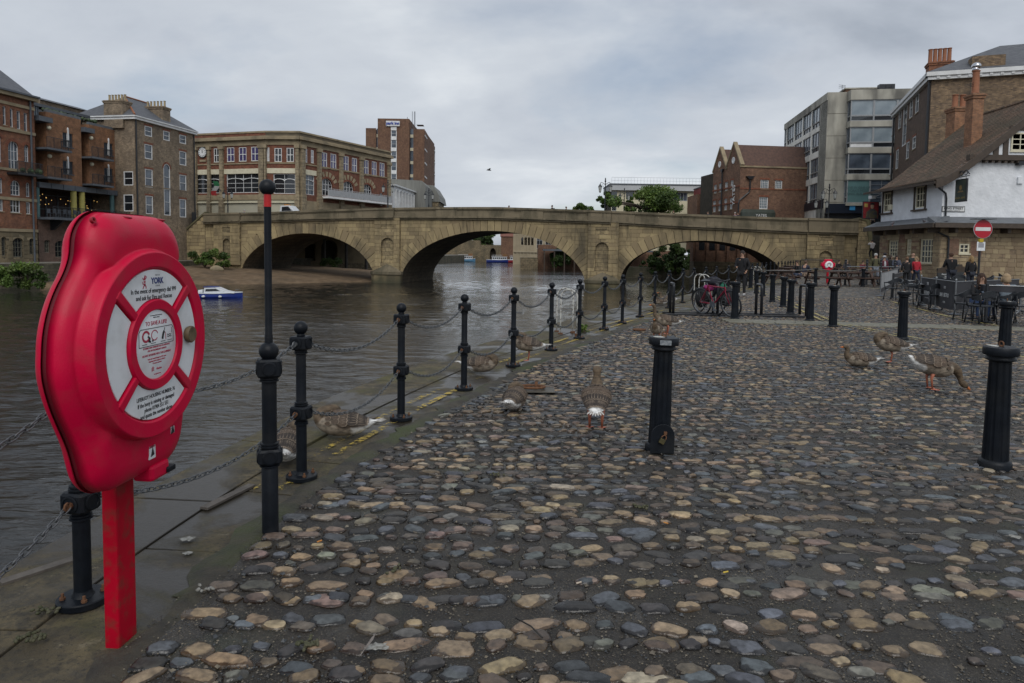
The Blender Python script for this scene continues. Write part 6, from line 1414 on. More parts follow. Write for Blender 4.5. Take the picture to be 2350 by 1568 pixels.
POSTS=[(-2.02,3.15),(-1.53,4.93),(-1.09,6.72),(-.57,8.22),(.03,9.93),(.68,11.6),(1.32,13.22),(2.02,14.84),(2.63,16.17),(3.37,17.87),(4.06,19.36),(4.79,20.8),(5.82,23.24),(6.61,24.84),(7.55,26.6),(8.5,28.4),(9.58,30.23),(10.9,33.0),(12.28,35.74)]
ext=spline([(12.28,35.74),(16,43.2),(21,52.8),(26,62.4),(28,66.2)],2.2)[1:]
POSTS+=[tuple(p)for p in ext]
ORD='first second third fourth fifth sixth seventh eighth ninth tenth eleventh twelfth thirteenth fourteenth fifteenth sixteenth seventeenth eighteenth nineteenth twentieth twenty-first twenty-second twenty-third twenty-fourth twenty-fifth twenty-sixth twenty-seventh twenty-eighth twenty-ninth thirtieth thirty-first thirty-second thirty-third thirty-fourth thirty-fifth'.split()
post0=make_post();tz=.008
allp=[(-2.16,1.4)]+POSTS
for i,(x,y)in enumerate(POSTS):
 j,k=min(i+2,len(allp)-1),i;rz=math.atan2(allp[j][1]-allp[k][1],allp[j][0]-allp[k][0])
 lb='black chain post on the coping, partly hidden behind the red lifebuoy housing' if i==0 else f'black ball-topped chain post, {ORD[i - 1]} along the water beyond the lifebuoy'
 t=post0 if i==0 else dup(post0);t.location=(x,y,tz);t.rotation_euler=(0,0,rz);tag(t,lb,'post','black chain posts along the water')
t=dup(post0,(-2.16,1.4,tz),1.5,'black chain post on the coping beside the viewer, out at the left','black chain posts along the water')
def chain_pts(p,q,sag,pitch):
 p,q=Vector(p),Vector(q);n=60;pts=[p.lerp(q,i/n)-Vector((0,0,sag*4*(i/n)*(1-i/n)))for i in range(n+1)]
 d=[0]
 for i in range(n):d.append(d[-1]+(pts[i+1]-pts[i]).length)
 m=int(d[-1]/pitch);out=[]
 for k in range(m+1):
  s=d[-1]*k/m;i=min(max(0,next((j for j in range(n)if d[j+1]>=s),n-1)),n-1);f=(s-d[i])/(d[i+1]-d[i]);out.append(pts[i].lerp(pts[i+1],f))
 return out
def link_mb(lw,hl,hw,n=12,c=6):
 b=MB();pts=[]
 for k in range(n):a=2*PI*k/n;pts.append(((hl-hw)*(1 if math.cos(a)>0.001 else-1 if math.cos(a)<-.001 else 0)+hw*math.cos(a),hw*math.sin(a),0))
 b.tube(pts,lw,c,closed=True);return b
link_me=link_mb(.0037,.0285,.0128).mesh('link',M_chain,'all')
def chain(p,q,sag,label,single):
 t=thing('chain',label,'chain',p,0,'chains between the riverside posts');pts=chain_pts((0,0,0),Vector(q)-Vector(p),sag,.0425 if single else .055);b=MB();lk=link_mb(.0048,.036,.017,8,4)
 for k in range(len(pts)-1):
  d=(pts[k+1]-pts[k]);x=d.normalized();yv=Vector((0,0,1)).cross(x).normalized();z=x.cross(yv);M=Matrix((x,yv,z)).transposed().to_4x4()@Matrix.Rotation(PI/2*(k%2)+rng.uniform(-.25,.25)+.5,4,'X');M.translation=(pts[k]+pts[k+1])/2
  if single:o=link('link',link_me,t);o.matrix_local=M
  else:b.add(lk.v,lk.f,M)
 if not single:o=b.build('links',M_chain,t,smooth='all');o['kind']='stuff'
 for e,s in((Vector((0,0,0)),1),(Vector(q)-Vector(p),-1)):
  d=(Vector(q)-Vector(p)).normalized()*s;b=MB();b.tube([e-d*.03,e+d*.005],.016,8);b.tube([e+d*.012+Vector((.018*math.cos(a)*d.x,.018*math.cos(a)*d.y,.018*math.sin(a)))for a in np.linspace(0,2*PI,9)[:-1]],.006,5,closed=True);b.build('shackle',M_rust if rng.random()<.6 else M_chain,t,smooth=True)
for i in range(len(allp)-1):
 if i>22:break
 (x0,y0),(x1,y1)=allp[i],allp[i+1];d=Vector((x1-x0,y1-y0,0)).normalized()*.075
 for nm,z,sg in(('upper',1.0,.17),('lower',.49,.17)):
  lb=f'{nm} grey chain leaving the picture left of the lifebuoy' if i==0 else(f'{nm} grey chain passing behind the lifebuoy housing to the next post' if i==1 else f'{nm} grey chain from the {ORD[i - 2]} to the {ORD[i - 1]} post beyond the lifebuoy')
  chain((x0+d.x,y0+d.y,z+tz),(x1-d.x,y1-d.y,z+tz),sg*rng.uniform(.8,1.15),lb,i<4)
  # tall marker post with red band
def tall_post():
 t=thing('marker_post','tall black marker post with a red band and ball beside the lifebuoy','post',(-1.42,3.97,0),0);t.rotation_euler.z=.35
 Zp=lambda y:dp(620,y,3.97).z
 b=MB();b.lathe([(.047,-.05),(.047,Zp(1072))]+ring(Zp(1064),.044,.058)+[(.042,Zp(1058))],24);b.build('lower_shaft',M_post,t,smooth=True)
 b=MB();block(b,Zp(1066)+.012,Zp(1028),.066);b.build('lower_block',M_post,t,fix=True)
 b=MB();b.lathe([(.042,Zp(1028))]+ring(Zp(1020),.042,.055)+[(.042,Zp(1010)),(.042,Zp(880))]+ring(Zp(870),.042,.055)+[(.042,Zp(862))],24);b.build('middle_shaft',M_post,t,smooth=True)
 b=MB();block(b,Zp(864),Zp(823),.066);b.build('upper_block',M_post,t,fix=True)
 b=MB();b.lathe([(.04,Zp(823)),(.036,Zp(818))],16);b.sphere((0,0,Zp(806)),.056,24,14);b.build('lower_ball',M_post,t,smooth='all')
 b=MB();b.lathe([(.023,Zp(790)),(.023,Zp(770)),(.0205,Zp(766)),(.0205,Zp(475))],20);b.build('pole',M_post,t,smooth=True)
 b=MB();b.lathe([(.0212,Zp(475)),(.0212,Zp(446))],20);b.build('red_band',mat('red_band_paint',(.55,.012,.012),(.45,.01,.012),scale=8,rough=.35),t,smooth=True)
 b=MB();b.sphere((0,0,Zp(430)),.0465,24,14);b.build('top_ball',M_post,t,smooth='all')
tall_post()

# ------------------------------------------------------------------ red lifebuoy housing on its post
M_red=mat('red_polyethylene',(.60,.001,.043),(.53,.001,.037),scale=2.0,rough=.42,bump=.0006,bscale=150,c3=(.43,.03,.05),scale3=9,amt3=.55,spec=.24)
M_redp=mat('red_post_plastic',(.44,.001,.018),(.37,.001,.015),scale=5,rough=.42,spec=.2,c3=(.22,.03,.025),scale3=18,amt3=.8)
M_pan=mat('white_sign_plastic',(.80,.82,.84),(.73,.75,.765),scale=6,rough=.3,c3=(.5,.5,.49),scale3=12,amt3=.3)
M_ink=mat('black_ink',(.02,.02,.022));M_rink=mat('red_ink',(.42,.03,.07));M_bink=mat('blue_ink',(.02,.035,.16))
def lifebuoy():
 t=thing('lifebuoy_housing','large red lifebuoy housing on a square red post by the water','lifebuoy housing',(-1.64,2.84,0),R_(-4));CZ=1.30;CY=-.06
 def sd(y,z):
  def rbox(y,z,hy,z0,z1,r):
   q0=abs(y)-hy+r;q1=abs(z-(z0+z1)/2)-(z1-z0)/2+r;return math.hypot(max(q0,0),max(q1,0))+min(max(q0,q1),0)-r
  d0=math.hypot(y,z)-.422;zz=max(min(z,0),-.6);d1=rbox(y,z,.285-.03*max(0,z-.3)/.25,-.1,.515,.115);d2=rbox(y,z,.235+(zz+.6)*.30,-.545,0,.09)
  def smin(a,b,k):h=max(k-abs(a-b),0)/k;return min(a,b)-h*h*k*.25
  return smin(smin(d0,d1,.045),d2,.06)
 NA=180;Rr=[]
 for k in range(NA):
  a=2*PI*k/NA;lo,hi=.2,.8
  for _ in range(30):
   m=(lo+hi)/2
   if sd(m*math.cos(a),m*math.sin(a))<0:lo=m
   else:hi=m
  Rr.append(lo)
 XS=.06
 def sm(e0,e1,x):q=min(1,max(0,(x-e0)/(e1-e0)));return q*q*(3-2*q)
 def front(r,R,a):
  hd=sm(.43,.50,R);w=.05+.05*hd;q=min(1,(R-r)/w);rd=math.sqrt(max(0,1-(1-q)**2))**.9
  up=math.sin(a)>0;pl=(.168 if up else .158)*hd+.137*(1-hd)
  if r<.40:pl=pl+(.2-pl)*sm(.388,.374,r)
  x=XS+.004+(pl-XS-.004)*(.30+.70*rd if q>0 else 0)*(1 if q>.0 else 1)
  if q<=0:x=XS+.004
  if r<.322:x-=.016*sm(.316,.306,r)
  return x
 def shell(fn,name,rs,flip):
  b=MB();vs=[]
  for s in rs:
   for k in range(NA):a=2*PI*k/NA;R=Rr[k];r=s*.40 if s<=1 else .40+(s-1)*(R-.40)if R>.40 else s*.40;r=min(r,R);vs.append((fn(r,R,a),CY+r*math.cos(a),CZ+r*math.sin(a)))
  n=len(rs);fs=[(i*NA+k,i*NA+(k+1)%NA,(i+1)*NA+(k+1)%NA,(i+1)*NA+k)for i in range(n-1)for k in range(NA)];fs.append(tuple(reversed(range(NA))))
  if not flip:fs=[tuple(reversed(f))for f in fs]
  b.add(vs,fs);return b.build(name,M_red,t,smooth='all')
 rs=[.3,.6,.75,.76,.77,.78,.79,.80,.81,.85,.915,.925,.935,.942,.949,.956,.963,.97,.98,1.0]+[1+q for q in(.1,.25,.4,.5,.6,.68,.75,.81,.86,.90,.935,.96,.98,.992,1.0,1.0001)]
 # side wall flares a little wider towards the joint between the two halves
 o=shell(front,'front_shell',rs,True)
 me=o.data
 for v in me.vertices:
  y,z=v.co.y-CY,v.co.z-CZ;r=math.hypot(y,z)
  if v.co.x<.16 and r>.3:f=1+.03*min(1,max(0,(.16-v.co.x)/.12))**1.2;v.co.y=CY+y*f;v.co.z=CZ+z*f
 def back(r,R,a):
  w=.10;q=min(1,max(0,(R-r)/w));return XS-.012-.062*math.sqrt(max(0,1-(1-q)**2))
 o=shell(back,'back_shell',rs,False)
 for v in o.data.vertices:y,z=v.co.y-CY,v.co.z-CZ;v.co.y=CY+y*1.03;v.co.z=CZ+z*1.03
 b=MB();vs=[]
 for x in(XS-.014,XS+.006):
  for k in range(NA):a=2*PI*k/NA;r=Rr[k]*1.01;vs.append((x,CY+r*math.cos(a),CZ+r*math.sin(a)))
 b.add(vs,[(k,(k+1)%NA,NA+(k+1)%NA,NA+k)for k in range(NA)]);b.build('joint_gasket',mat('dark_joint',(.12,.002,.01)),t,smooth='all')
 # raised rings and spokes of the face
 b=MB();F=.205
 def annulus(r0,r1,x0,x1,n=72):
  pr=[(r0,x0),(r0,x1-.006),(r0+.004,x1),(r1-.004,x1),(r1,x1-.006),(r1,x0)];vs=[(x,CY+r*math.cos(2*PI*k/n),CZ+r*math.sin(2*PI*k/n))for r,x in pr for k in range(n)]
  b.add(vs,[(i*n+k,(i+1)*n+k,(i+1)*n+(k+1)%n,i*n+(k+1)%n)for i in range(5)for k in range(n)])
 annulus(.141,.184,.17,F);b.build('inner_ring',M_red,t,smooth=True,fix=True)
 for k in range(4):
  a=R_(45+90*k)+(R_(3)if k%2 else-R_(3));b=MB();M=Matrix.Translation((0,CY,CZ))@Matrix.Rotation(a,4,'X');b.prism([(.178,-.016),(.325,-.02),(.325,.02),(.178,.016)],F-.002,axis='x',h0=.17,M=M);b.build('spoke',M_red,t,fix=True,bevel=.005)
 def sector(a0,a1,name):
  n=16;pl=[];r0,r1=.186,.305;g0,g1=.024/r0,.026/r1
  def pol(r,a):return(CY+r*math.cos(a),CZ+r*math.sin(a))
  for k in range(n+1):pl.append(pol(r1,a0+g1+(a1-a0-2*g1)*k/n))
  for k in range(n+1):pl.append(pol(r0,a1-g0-(a1-a0-2*g0)*k/n))
  b=MB();b.prism(pl,.193,axis='x',h0=.18);return b.build(name,M_pan,t,fix=True,bevel=.003)
 q=[R_(45+90*k)+(R_(3)if k%2 else-R_(3))for k in range(4)]+[R_(405)-R_(3)]
 pt=sector(q[0],q[1],'notice_panel');sector(q[1],q[2],'blank_panel');pb=sector(q[2],q[3],'notice_panel');sector(q[3],q[4],'blank_panel')
 b=MB();b.lathe([(.1405,.16),(.1405,.196),(.137,.198),(0,.198)],56,Matrix.Translation((0,CY,CZ))@Matrix.Rotation(PI/2,4,'Y'));pd=b.build('instruction_disc',M_pan,t,smooth=True)
 TR=(PI/2,0,PI/2);X1=.1935;X2=.1985
 def tx(s,y,z,size,m,x=X2,par=None,sx=.82,bold=0):text(s,size,m,par or t,(x,CY+y,CZ+z),TR,ext=.0004,sx=sx,bold=bold)
 tx('YORK',.02,.248,.034,M_bink,X1,pt,.9,.0012);tx('CITY OF',.022,.279,.010,mat('grey_ink',(.3,.3,.32)),X1,pt);tx('COUNCIL',.022,.236,.009,MATS['grey_ink'],X1,pt)
 tx('In the event of emergency dial 999',0,.212,.0262,M_ink,X1,pt,.84,.0003);tx('and ask for Fire and Rescue',0,.185,.0262,M_ink,X1,pt,.84,.0003)
 for z,s in((-.214,'LIFEBUOY HOUSING NUMBER: 76'),(-.240,'If the buoy is missing or damaged'),(-.264,'phone 01904 551 551'),(-.287,'and quote the number above')):tx(s,0,z,.0235 if z<-.22 else .0222,M_ink,X1,pb,.8,.0003)
 # red crest beside the town name: an upright lion-like beast built of strokes
 b=MB();Mx=Matrix.Translation((X1,CY-.066,CZ+.26))@Matrix.Rotation(PI/2,4,'Z')@Matrix.Rotation(PI/2,4,'X');S=.001
 def stroke(pts,w):
  for(p,r)in zip(pts[:-1],pts[1:]):d=Vector((r[0]-p[0],r[1]-p[1])).normalized()*w/2;b.prism([(p[0]*S+d.y*S,p[1]*S-d.x*S),(r[0]*S+d.y*S,r[1]*S-d.x*S),(r[0]*S-d.y*S,r[1]*S+d.x*S),(p[0]*S-d.y*S,p[1]*S+d.x*S)],.0006,M=Mx)
 stroke([(0,-18),(0,12)],11);stroke([(0,12),(5,22)],8);stroke([(0,8),(11,12),(13,19)],3);stroke([(0,6),(-10,8),(-13,14)],3);stroke([(0,-14),(9,-22),(8,-30)],4);stroke([(0,-14),(-8,-22),(-12,-30)],4);stroke([(-3,-10),(-12,-12),(-14,-2)],2.5)
 b.build('crest',M_rink,pt,fix=True);b=MB();stroke([(-5,2),(5,2)],2.5);stroke([(-5,-8),(5,-8)],2.5);Mx=Matrix.Translation((.0005,0,0))@Mx;stroke([(-5,2),(5,2)],2.5);stroke([(-5,-8),(5,-8)],2.5);b.build('crest_band',M_pan,pt,fix=True)
 tx('TO SAVE A LIFE!',0,.081,.0235,M_rink,X2,pd,.88,.0003)
 tx('In an emergency follow the instructions',0,.118,.0062,M_ink,X2,pd);tx('displayed on this sign',0,.110,.0062,M_ink,X2,pd)
 for z,s,sz in((-.012,'IF POSSIBLE SEND SOMEBODY ELSE FOR ASSISTANCE',.0098),(-.024,'- DIAL 999 FOR EMERGENCY SERVICES',.0098),(-.042,'DO NOT INTERFERE WITH THIS EQUIPMENT',.0122),(-.057,'Under the Criminal Damage Act 1971 anyone',.0085),(-.067,'tampering with this equipment is liable to',.0085),(-.077,'a fine upon conviction',.0085)):tx(s,0,z,sz,M_rink,X2,pd,.80,.0001)
 tx('Glasdon',.012,-.103,.012,M_rink,X2,pd,.9,.0003);tx('www.glasdon.com',0,-.122,.0078,M_rink,X2,pd)
 b=MB();Mx=Matrix.Translation((X2,CY-.03,CZ-.098))@Matrix.Rotation(PI/2,4,'Z')@Matrix.Rotation(PI/2,4,'X')
 for k in range(3):stroke([(-7,5-k*6),(0,10-k*6),(7,5-k*6)],2.6);stroke([(-7,5-k*6),(-7,0-k*5)],2)
 b.build('maker_mark',M_rink,pd,fix=True)
 # framed picture strip
 b=MB();Mx=Matrix.Translation((X2,CY,CZ+.037))@Matrix.Rotation(PI/2,4,'Z')@Matrix.Rotation(PI/2,4,'X')
 ol=[(-118,-38),(-118,20),(-108,32),(108,32),(118,20),(118,-38),(-118,-38)];stroke(ol,2.5)
 stroke([(-60,2),(-44,-10),(-56,-18),(-40,-22)],8);stroke([(-30,-16),(-24,-22)],8);stroke([(40,-20),(46,2),(54,12)],12);stroke([(52,10),(58,26)],3);stroke([(74,-4),(82,-8),(90,-4),(98,-8),(104,-4)],2.5);stroke([(74,-12),(82,-16),(90,-12),(98,-16),(104,-12)],2.5);stroke([(106,0),(106,22)],2)
 for x in(-82,-24,44,92):stroke([(x-16,-29),(x+16,-29)],2.2)
 b.build('pictogram',M_ink,pd,fix=True)
 b=MB()
 for cx,w in((-72,9),(-14,4)):
  pts=[(cx+22*math.cos(a),2+20*math.sin(a))for a in np.linspace(.3,2*PI-.6,14)];stroke(pts[::1],w)
 stroke([(62,6),(64,-24)],2.5);b.build('pictogram_ring',M_rink,pd,fix=True)
 b=MB();b.lathe([(.024,0),(.030,.012),(.037,.026),(.037,.036),(.033,.041),(.012,.038),(0,.038)],28,Matrix.Translation((.176,CY+.24,CZ+.012))@Matrix.Rotation(PI/2,4,'Y'));b.build('wooden_knob',mat('worn_wood',(.16,.115,.06),(.09,.065,.035),scale=30,rough=.6),t,smooth=True)
 # lower details: stickers, drain slot, latch box, top notches as shade-dark caps, rivet
 for y,z,w,h in((.02,-.455,.045,.055),(.17,-.40,.03,.03)):
  b=MB();b.box(.1545,.158,CY+y-w/2,CY+y+w/2,CZ+z-h/2,CZ+z+h/2);o=b.build('sticker',M_pan,t);q=MB();q.prism([(CY+y-.012,CZ+z-.018),(CY+y+.014,CZ+z-.012),(CY+y+.002,CZ+z+.02)],.1590,axis='x',h0=.158);q.build('sticker_print',M_ink,o,fix=True)
 b=MB();b.box(.06,.15,CY+.03,CY+.16,CZ-.59,CZ-.52);b.build('latch_box',M_red,t,bevel=.015);b=MB();b.box(.12,.16,CY+.13,CY+.19,CZ-.58,CZ-.555);b.build('latch',M_post,t,bevel=.006)
 for y in(-.06,.17):
  b=MB();b.sphere((.10,CY+y,CZ+.510),.05,12,6,sc=(.7,.9,.16));b.build('lid_notch_shade',mat('recess_shade_red',(.3,.003,.015),rough=.5),t,smooth='all')  # darker red paints the shade of the notches onto flat caps
 b=MB();b.lathe([(.012,0),(.012,.012),(.007,.012),(.005,.004),(0,.004)],14,Matrix.Translation((.11,CY-.25,CZ+.49))@Matrix.Rotation(R_(75),4,'Y'));b.build('hinge_hole',mat('recess_shade_red',(.3,.003,.015),rough=.5),t,smooth=True)
 b=MB();b.box(-.055,.01,-.062,.062,-.05,CZ-.5);b.build('post',M_redp,t,bevel=.008)
 return t
lifebuoy()

# ------------------------------------------------------------------ fluted bollards
def make_bollard():
 t=thing('fluted_bollard','x','bollard');n=80;b=MB();vs=[];prof=[(.094,.05),(.094,.06),(.0775,.845),(.079,.86)]
 for r,z in prof:
  for k in range(n):a=2*PI*k/n;f=1-.085*max(0,math.sin(a*10))**.6 if z<.85 else 1;vs.append((r*f*math.cos(a),r*f*math.sin(a),z))
 b.add(vs,[(i*n+k,i*n+(k+1)%n,(i+1)*n+(k+1)%n,(i+1)*n+k)for i in range(3)for k in range(n)]);b.build('shaft',M_post,t,smooth=True)
 b=MB();b.lathe([(.118,-.02),(.118,.028),(.112,.045),(.098,.055),(.09,.06)],32);b.build('foot',M_post,t,smooth=True)
 b=MB();b.lathe([(.079,.855),(.092,.862),(.106,.868),(.108,.877),(.1,.886),(.096,.9),(.121,.906),(.125,.912),(.125,.962),(.119,.97),(0,.974)],32);b.build('cap',M_post,t,smooth=True)
 b=MB();b.tube([(.02*math.cos(a),0,.993+.022*math.sin(a))for a in np.linspace(0,2*PI,11)[:-1]],.006,6,closed=True);b.lathe([(.012,.97),(.01,.985)],8);b.build('eyelet',M_rust,t,smooth=True);return t
boll0=make_bollard()
BOLL=[((3.93,5.44),'near black fluted bollard at the right edge with droppings on its cap'),((1.28,5.78),'padlocked black fluted bollard standing among the geese'),((8.04,11.07),'black fluted bollard just behind the near one at the right edge'),((7.88,13.69),'black fluted bollard standing before the waterfront banner'),((7.52,15.91),'black fluted bollard, outer one of the pair by the yellow lines'),((7.58,17.29),'black fluted bollard just inside the outer one by the yellow lines'),
((5.7,17.38),'black fluted bollard right of the parked bicycles by the rack'),((7.9,19.3),'black fluted bollard behind the right hoop of the cycle rack'),((8.65,21.72),'black fluted bollard, second beyond the cycle rack on the yellow lines'),((9.18,24.02),'black fluted bollard, third beyond the cycle rack on the yellow lines'),((10.09,27.43),'black fluted bollard, fourth beyond the cycle rack on the yellow lines'),((10.58,29.51),'black fluted bollard, fifth beyond the cycle rack on the yellow lines'),((11.72,33.54),'black fluted bollard beside the picnic tables, farthest of its row')]
for px_,lb in(((1871,657.5),'black fluted bollard holding the rope by the picnic tables, left one'),((1980,658.5),'black fluted bollard holding the rope nearest the banner enclosure')):p=gp(*px_);BOLL.append(((p.x,p.y),lb))
for i,((x,y),lb)in enumerate(BOLL):
 t=boll0 if i==0 else dup(boll0);t.location=(x,y,.012);t.rotation_euler=(R_(rng.uniform(-.7,.7)),R_(rng.uniform(-.7,.7)),rng.uniform(0,6));tag(t,lb,'bollard','black fluted bollards on the cobbles')
 if i==1:
  t.rotation_euler=(0,R_(1.2),0)
  b=MB();pl=[(-.1,-.0),(.1,0),(.1,.15)]+[(.1*math.cos(a),.15+.1*math.sin(a))for a in np.linspace(0,PI,12)[1:-1]]+[(-.1,.15)];b.prism(pl,-.118,axis='y',h0=-.132);o=b.build('lock_plate',M_post,t,fix=True,bevel=.003)
  b=MB();M=Matrix.Translation((.0,-.15,.13))@Matrix.Rotation(R_(28),4,'Y');b.box(-.024,.024,-.012,.012,-.042,.0,M);q=b.build('padlock',mat('brass',(.13,.11,.05),(.09,.08,.045),scale=30,rough=.45,metal=.6),o,bevel=.003);b=MB();b.tube([M@Vector((.02*math.cos(a),0,.004+.03*math.sin(a)))for a in np.linspace(0,PI,8)],.005,6);b.box(.005,.03,-.15,-.13,.165,.19);b.build('shackle',M_rust,o,smooth=True)
  b=MB();b.box(-.06,.035,-.1275,-.124,.917,.957);b.build('paper_sticker',mat('worn_sticker',(.12,.14,.16),(.3,.32,.33),scale=40),t)
 if i==0:
  b=MB();b.sphere((-.05,-.03,.974),.04,10,5,sc=(1.4,.8,.12));b.build('droppings',mat('bird_lime',(.55,.55,.52),(.4,.4,.36),scale=30),t,smooth='all')
  # rope from bollard to bollard round the picnic tables
pr=[p for p,lb in BOLL[-2:]];pts=[Vector((11.72,33.54,.93)),Vector((pr[0][0],pr[0][1],.93)),Vector((pr[1][0],pr[1][1],.93)),Vector((gp(*K6(830,950)).x,gp(*K6(830,950)).y,1.0))]
for i,w in enumerate(('left','middle','right')):
 b=MB();b.tube(chain_pts(pts[i],pts[i+1],.08,.5),.022,6);tag(b.build('rope',mat('grey_rope',(.16,.155,.145),(.1,.1,.095),scale=20),smooth='all'),f'grey barrier rope along the picnic tables, {w} span','rope','barrier ropes by the picnic tables')

 # ------------------------------------------------------------------ ladder hoops, cycle rack
M_wpaint=mat('flaking_white_paint',(.62,.62,.58),(.5,.49,.45),scale=8,rough=.5,c3=(.07,.05,.035),scale3=22,amt3=1.0)
def ladder(px_l,px_r,ytop,label,y2=None,bevel=0):
 p,q=gp(*px_l),gp(*px_r);d=(q-p);t=thing('ladder_hoops',label,'ladder rail',((p.x+q.x)/2,(p.y+q.y)/2,0));back=Vector((-.05,.42,0));w=d.length/2;u=d.normalized();h=dp(px_l[0],ytop,p.y).z-w
 for k,off in enumerate((Vector((0,0,0)),back)):
  b=MB();pts=[-u*w+off+Vector((0,0,-.02)),-u*w+off+Vector((0,0,h*.5))]+[u*(-w*math.cos(a))+off+Vector((0,0,h+w*math.sin(a)))for a in np.linspace(0,PI,14)]+[u*w+off+Vector((0,0,h*.5)),u*w+off+Vector((0,0,-.02))];b.tube(pts,.0165,10);o=b.build('hoop',M_wpaint,t,smooth='all')
  b=MB();[b.cbox(s*u*w+off+Vector((0,0,.01)),(.09,.09,.05))for s in(-1,1)];b.build('foot',M_rust,o)
ladder((1286,768),(1324,770),664,'white flaking ladder hoops between the fifth and sixth chain posts')
ladder((1603,693),(1627,694),630,'white ladder hoops behind the parked bicycles')
ladder(K5(862,865),K5(958,870),K5(0,690)[1],'white ladder hoops farther along the quay beyond the standing man')
def cycle_rack():
 p,q=gp(1536,724.5),gp(1838,730);d=(q-p).normalized();t=thing('cycle_rack','black cycle rack with hoops along ground rails on the cobbles','cycle rack',p,math.atan2(d.y,d.x));L=(q-p).length
 for y in(0,.55):b=MB();b.box(-.1,L+.1,y-.03,y+.03,.01,.06);b.build('ground_rail',M_black,t,bevel=.006)
 for x in(1546,1642,1735,1828):
  s=(gp(x,725).x-p.x)/d.x;b=MB();w=.24;r=.09;h=.86;pts=[(s,.27-w,.05),(s,.27-w,h-r)]+[(s,.27-w+r-r*math.cos(a),h-r+r*math.sin(a))for a in np.linspace(.2,PI/2,5)]+[(s,.27+w-r+r*math.sin(a),h-r+r*math.cos(a))for a in np.linspace(0,PI/2-.2,5)]+[(s,.27+w,h-r),(s,.27+w,.05)];b.tube(pts,.038,10);b.build('hoop',M_black,t,smooth='all')
cycle_rack()

# ------------------------------------------------------------------ no-entry sign and bridge lamps
def no_entry():
 Y=32.0;p=dp(2246,620,Y);t=thing('no_entry_sign','round red no entry sign on a dark post before the pub','road sign',(p.x,Y,0));zc=dp(2248,526,Y).z;r=21.5*Y/1567
 b=MB();b.lathe([(.05,-.05),(.05,zc+r*.9)],12);b.build('pole',M_black,t,smooth=True)
 Mx=Matrix.Translation((.04,-.07,zc))@Matrix.Rotation(PI/2,4,'X');b=MB();b.lathe([(r,0),(r,.02),(r*.985,.025),(0,.025)],40,Mx);o=b.build('sign_face',mat('sign_grey_rim',(.42,.4,.42)),t,smooth=True);b=MB();b.lathe([(r*.955,.0),(r*.955,.028),(0,.028)],40,Mx);b.build('red_disc',mat('sign_red',(.42,.01,.025),rough=.3),o);b=MB();b.box(-r*.8,r*.8,-r*.19,r*.19,.02,.032,Mx);b.build('white_bar',M_white,o)
 b=MB();b.cbox((.04,-.06,zc+r*1.06),(r*2.1,.5,.03));b.bar((0,0,zc+r*.85),(.04,-.05,zc+r*1.05),.025,6);b.build('lamp_hood',M_steel,t);b=MB();b.cbox((-.02,-.07,zc-r-.09),(.18,.12,.16));b.build('yellow_clip',mat('yellow_plastic',(.5,.36,.02)),t)
 b=MB();z=dp(2248,K6(0,470)[1],Y).z;b.cbox((.0,-.075,z),(.38,.012,.42));o=b.build('small_notice',M_pan,t);b=MB();b.cbox((0,-.084,z+.04),(.26,.004,.2));b.build('notice_print',MATS['grey_ink'],o)
 q=MB();q.cbox((r*.9,.02,zc-.1),(.12,.02,r*1.2));q.build('rear_sign',M_steel,t)
no_entry()
M_lglass=mat('lantern_glass',(.45,.46,.44),(.35,.36,.34),scale=6,rough=.15)
def lamp(x,ytop,ybase,Y,label):
 Y=max(Y,78)if x>1800 else Y;p=dp(x,ybase,Y);H=dp(x,ytop,Y).z;z0=bz(max(brL,min(brR,(p-BF.o).dot(BF.e))))if Y<130 else 5;h=H-z0;t=thing('street_lamp',label,'street lamp',(p.x,Y,z0),BA,'twin lantern lamps on the bridge');a=.62;zl=h*.74
 b=MB();b.lathe([(.24,-.2),(.24,.5),(.2,.6),(.14,.7),(.16,.8),(.09,1.0),(.075,h*.5),(.1,h*.52),(.06,h*.56),(.055,h*.9)],12);b.build('column',M_black,t,smooth=True)
 b=MB();b.lathe([(.055,h*.9),(.11,h*.92),(.05,h*.95),(.09,h*.97),(.02,h),(0,h)],10);b.build('finial',M_black,t,smooth=True)
 for s in(-1,1):
  b=MB();b.tube([(0,0,h*.84),(s*a*.4,0,h*.88),(s*a*.85,0,h*.9),(s*a,0,h*.86)],.035,6);b.tube([(0,0,h*.78),(s*a*.45,0,h*.8),(s*a*.5,0,h*.86)],.025,5);b.build('bracket',M_black,t,smooth='all')
  b=MB();M=Matrix.Translation((s*a,0,0));b.lathe([(.05,h*.86),(.2,h*.82),(.25,h*.8),(.235,h*.795)],6,M);b.lathe([(.13,zl-.28),(.03,zl-.42)],6,M);o=b.build('lantern',M_black,t);b=MB();b.lathe([(.13,zl-.28),(.225,h*.8)],6,M);b.build('lantern_glass',M_lglass,o)
for a in((523,428,488,95,'twin lantern lamp before the clock building, leftmost on the bridge'),(650,446,485,104,'small twin lantern lamp beside the white van'),(890,412,478,88,'twin lantern lamp at the end of the arched brick wing'),(984,431,478,106,'twin lantern lamp before the low white office'),(1388,408,485,83,'tall twin lantern lamp left of the bridge trees'),(1432,431,487,100,'smaller twin lantern lamp before the cream building'),(1901,421,500,71,'twin lantern lamp before the concrete office'),(1884,448,500,84,'smaller twin lantern lamp behind the one at the concrete office')):lamp(*a)
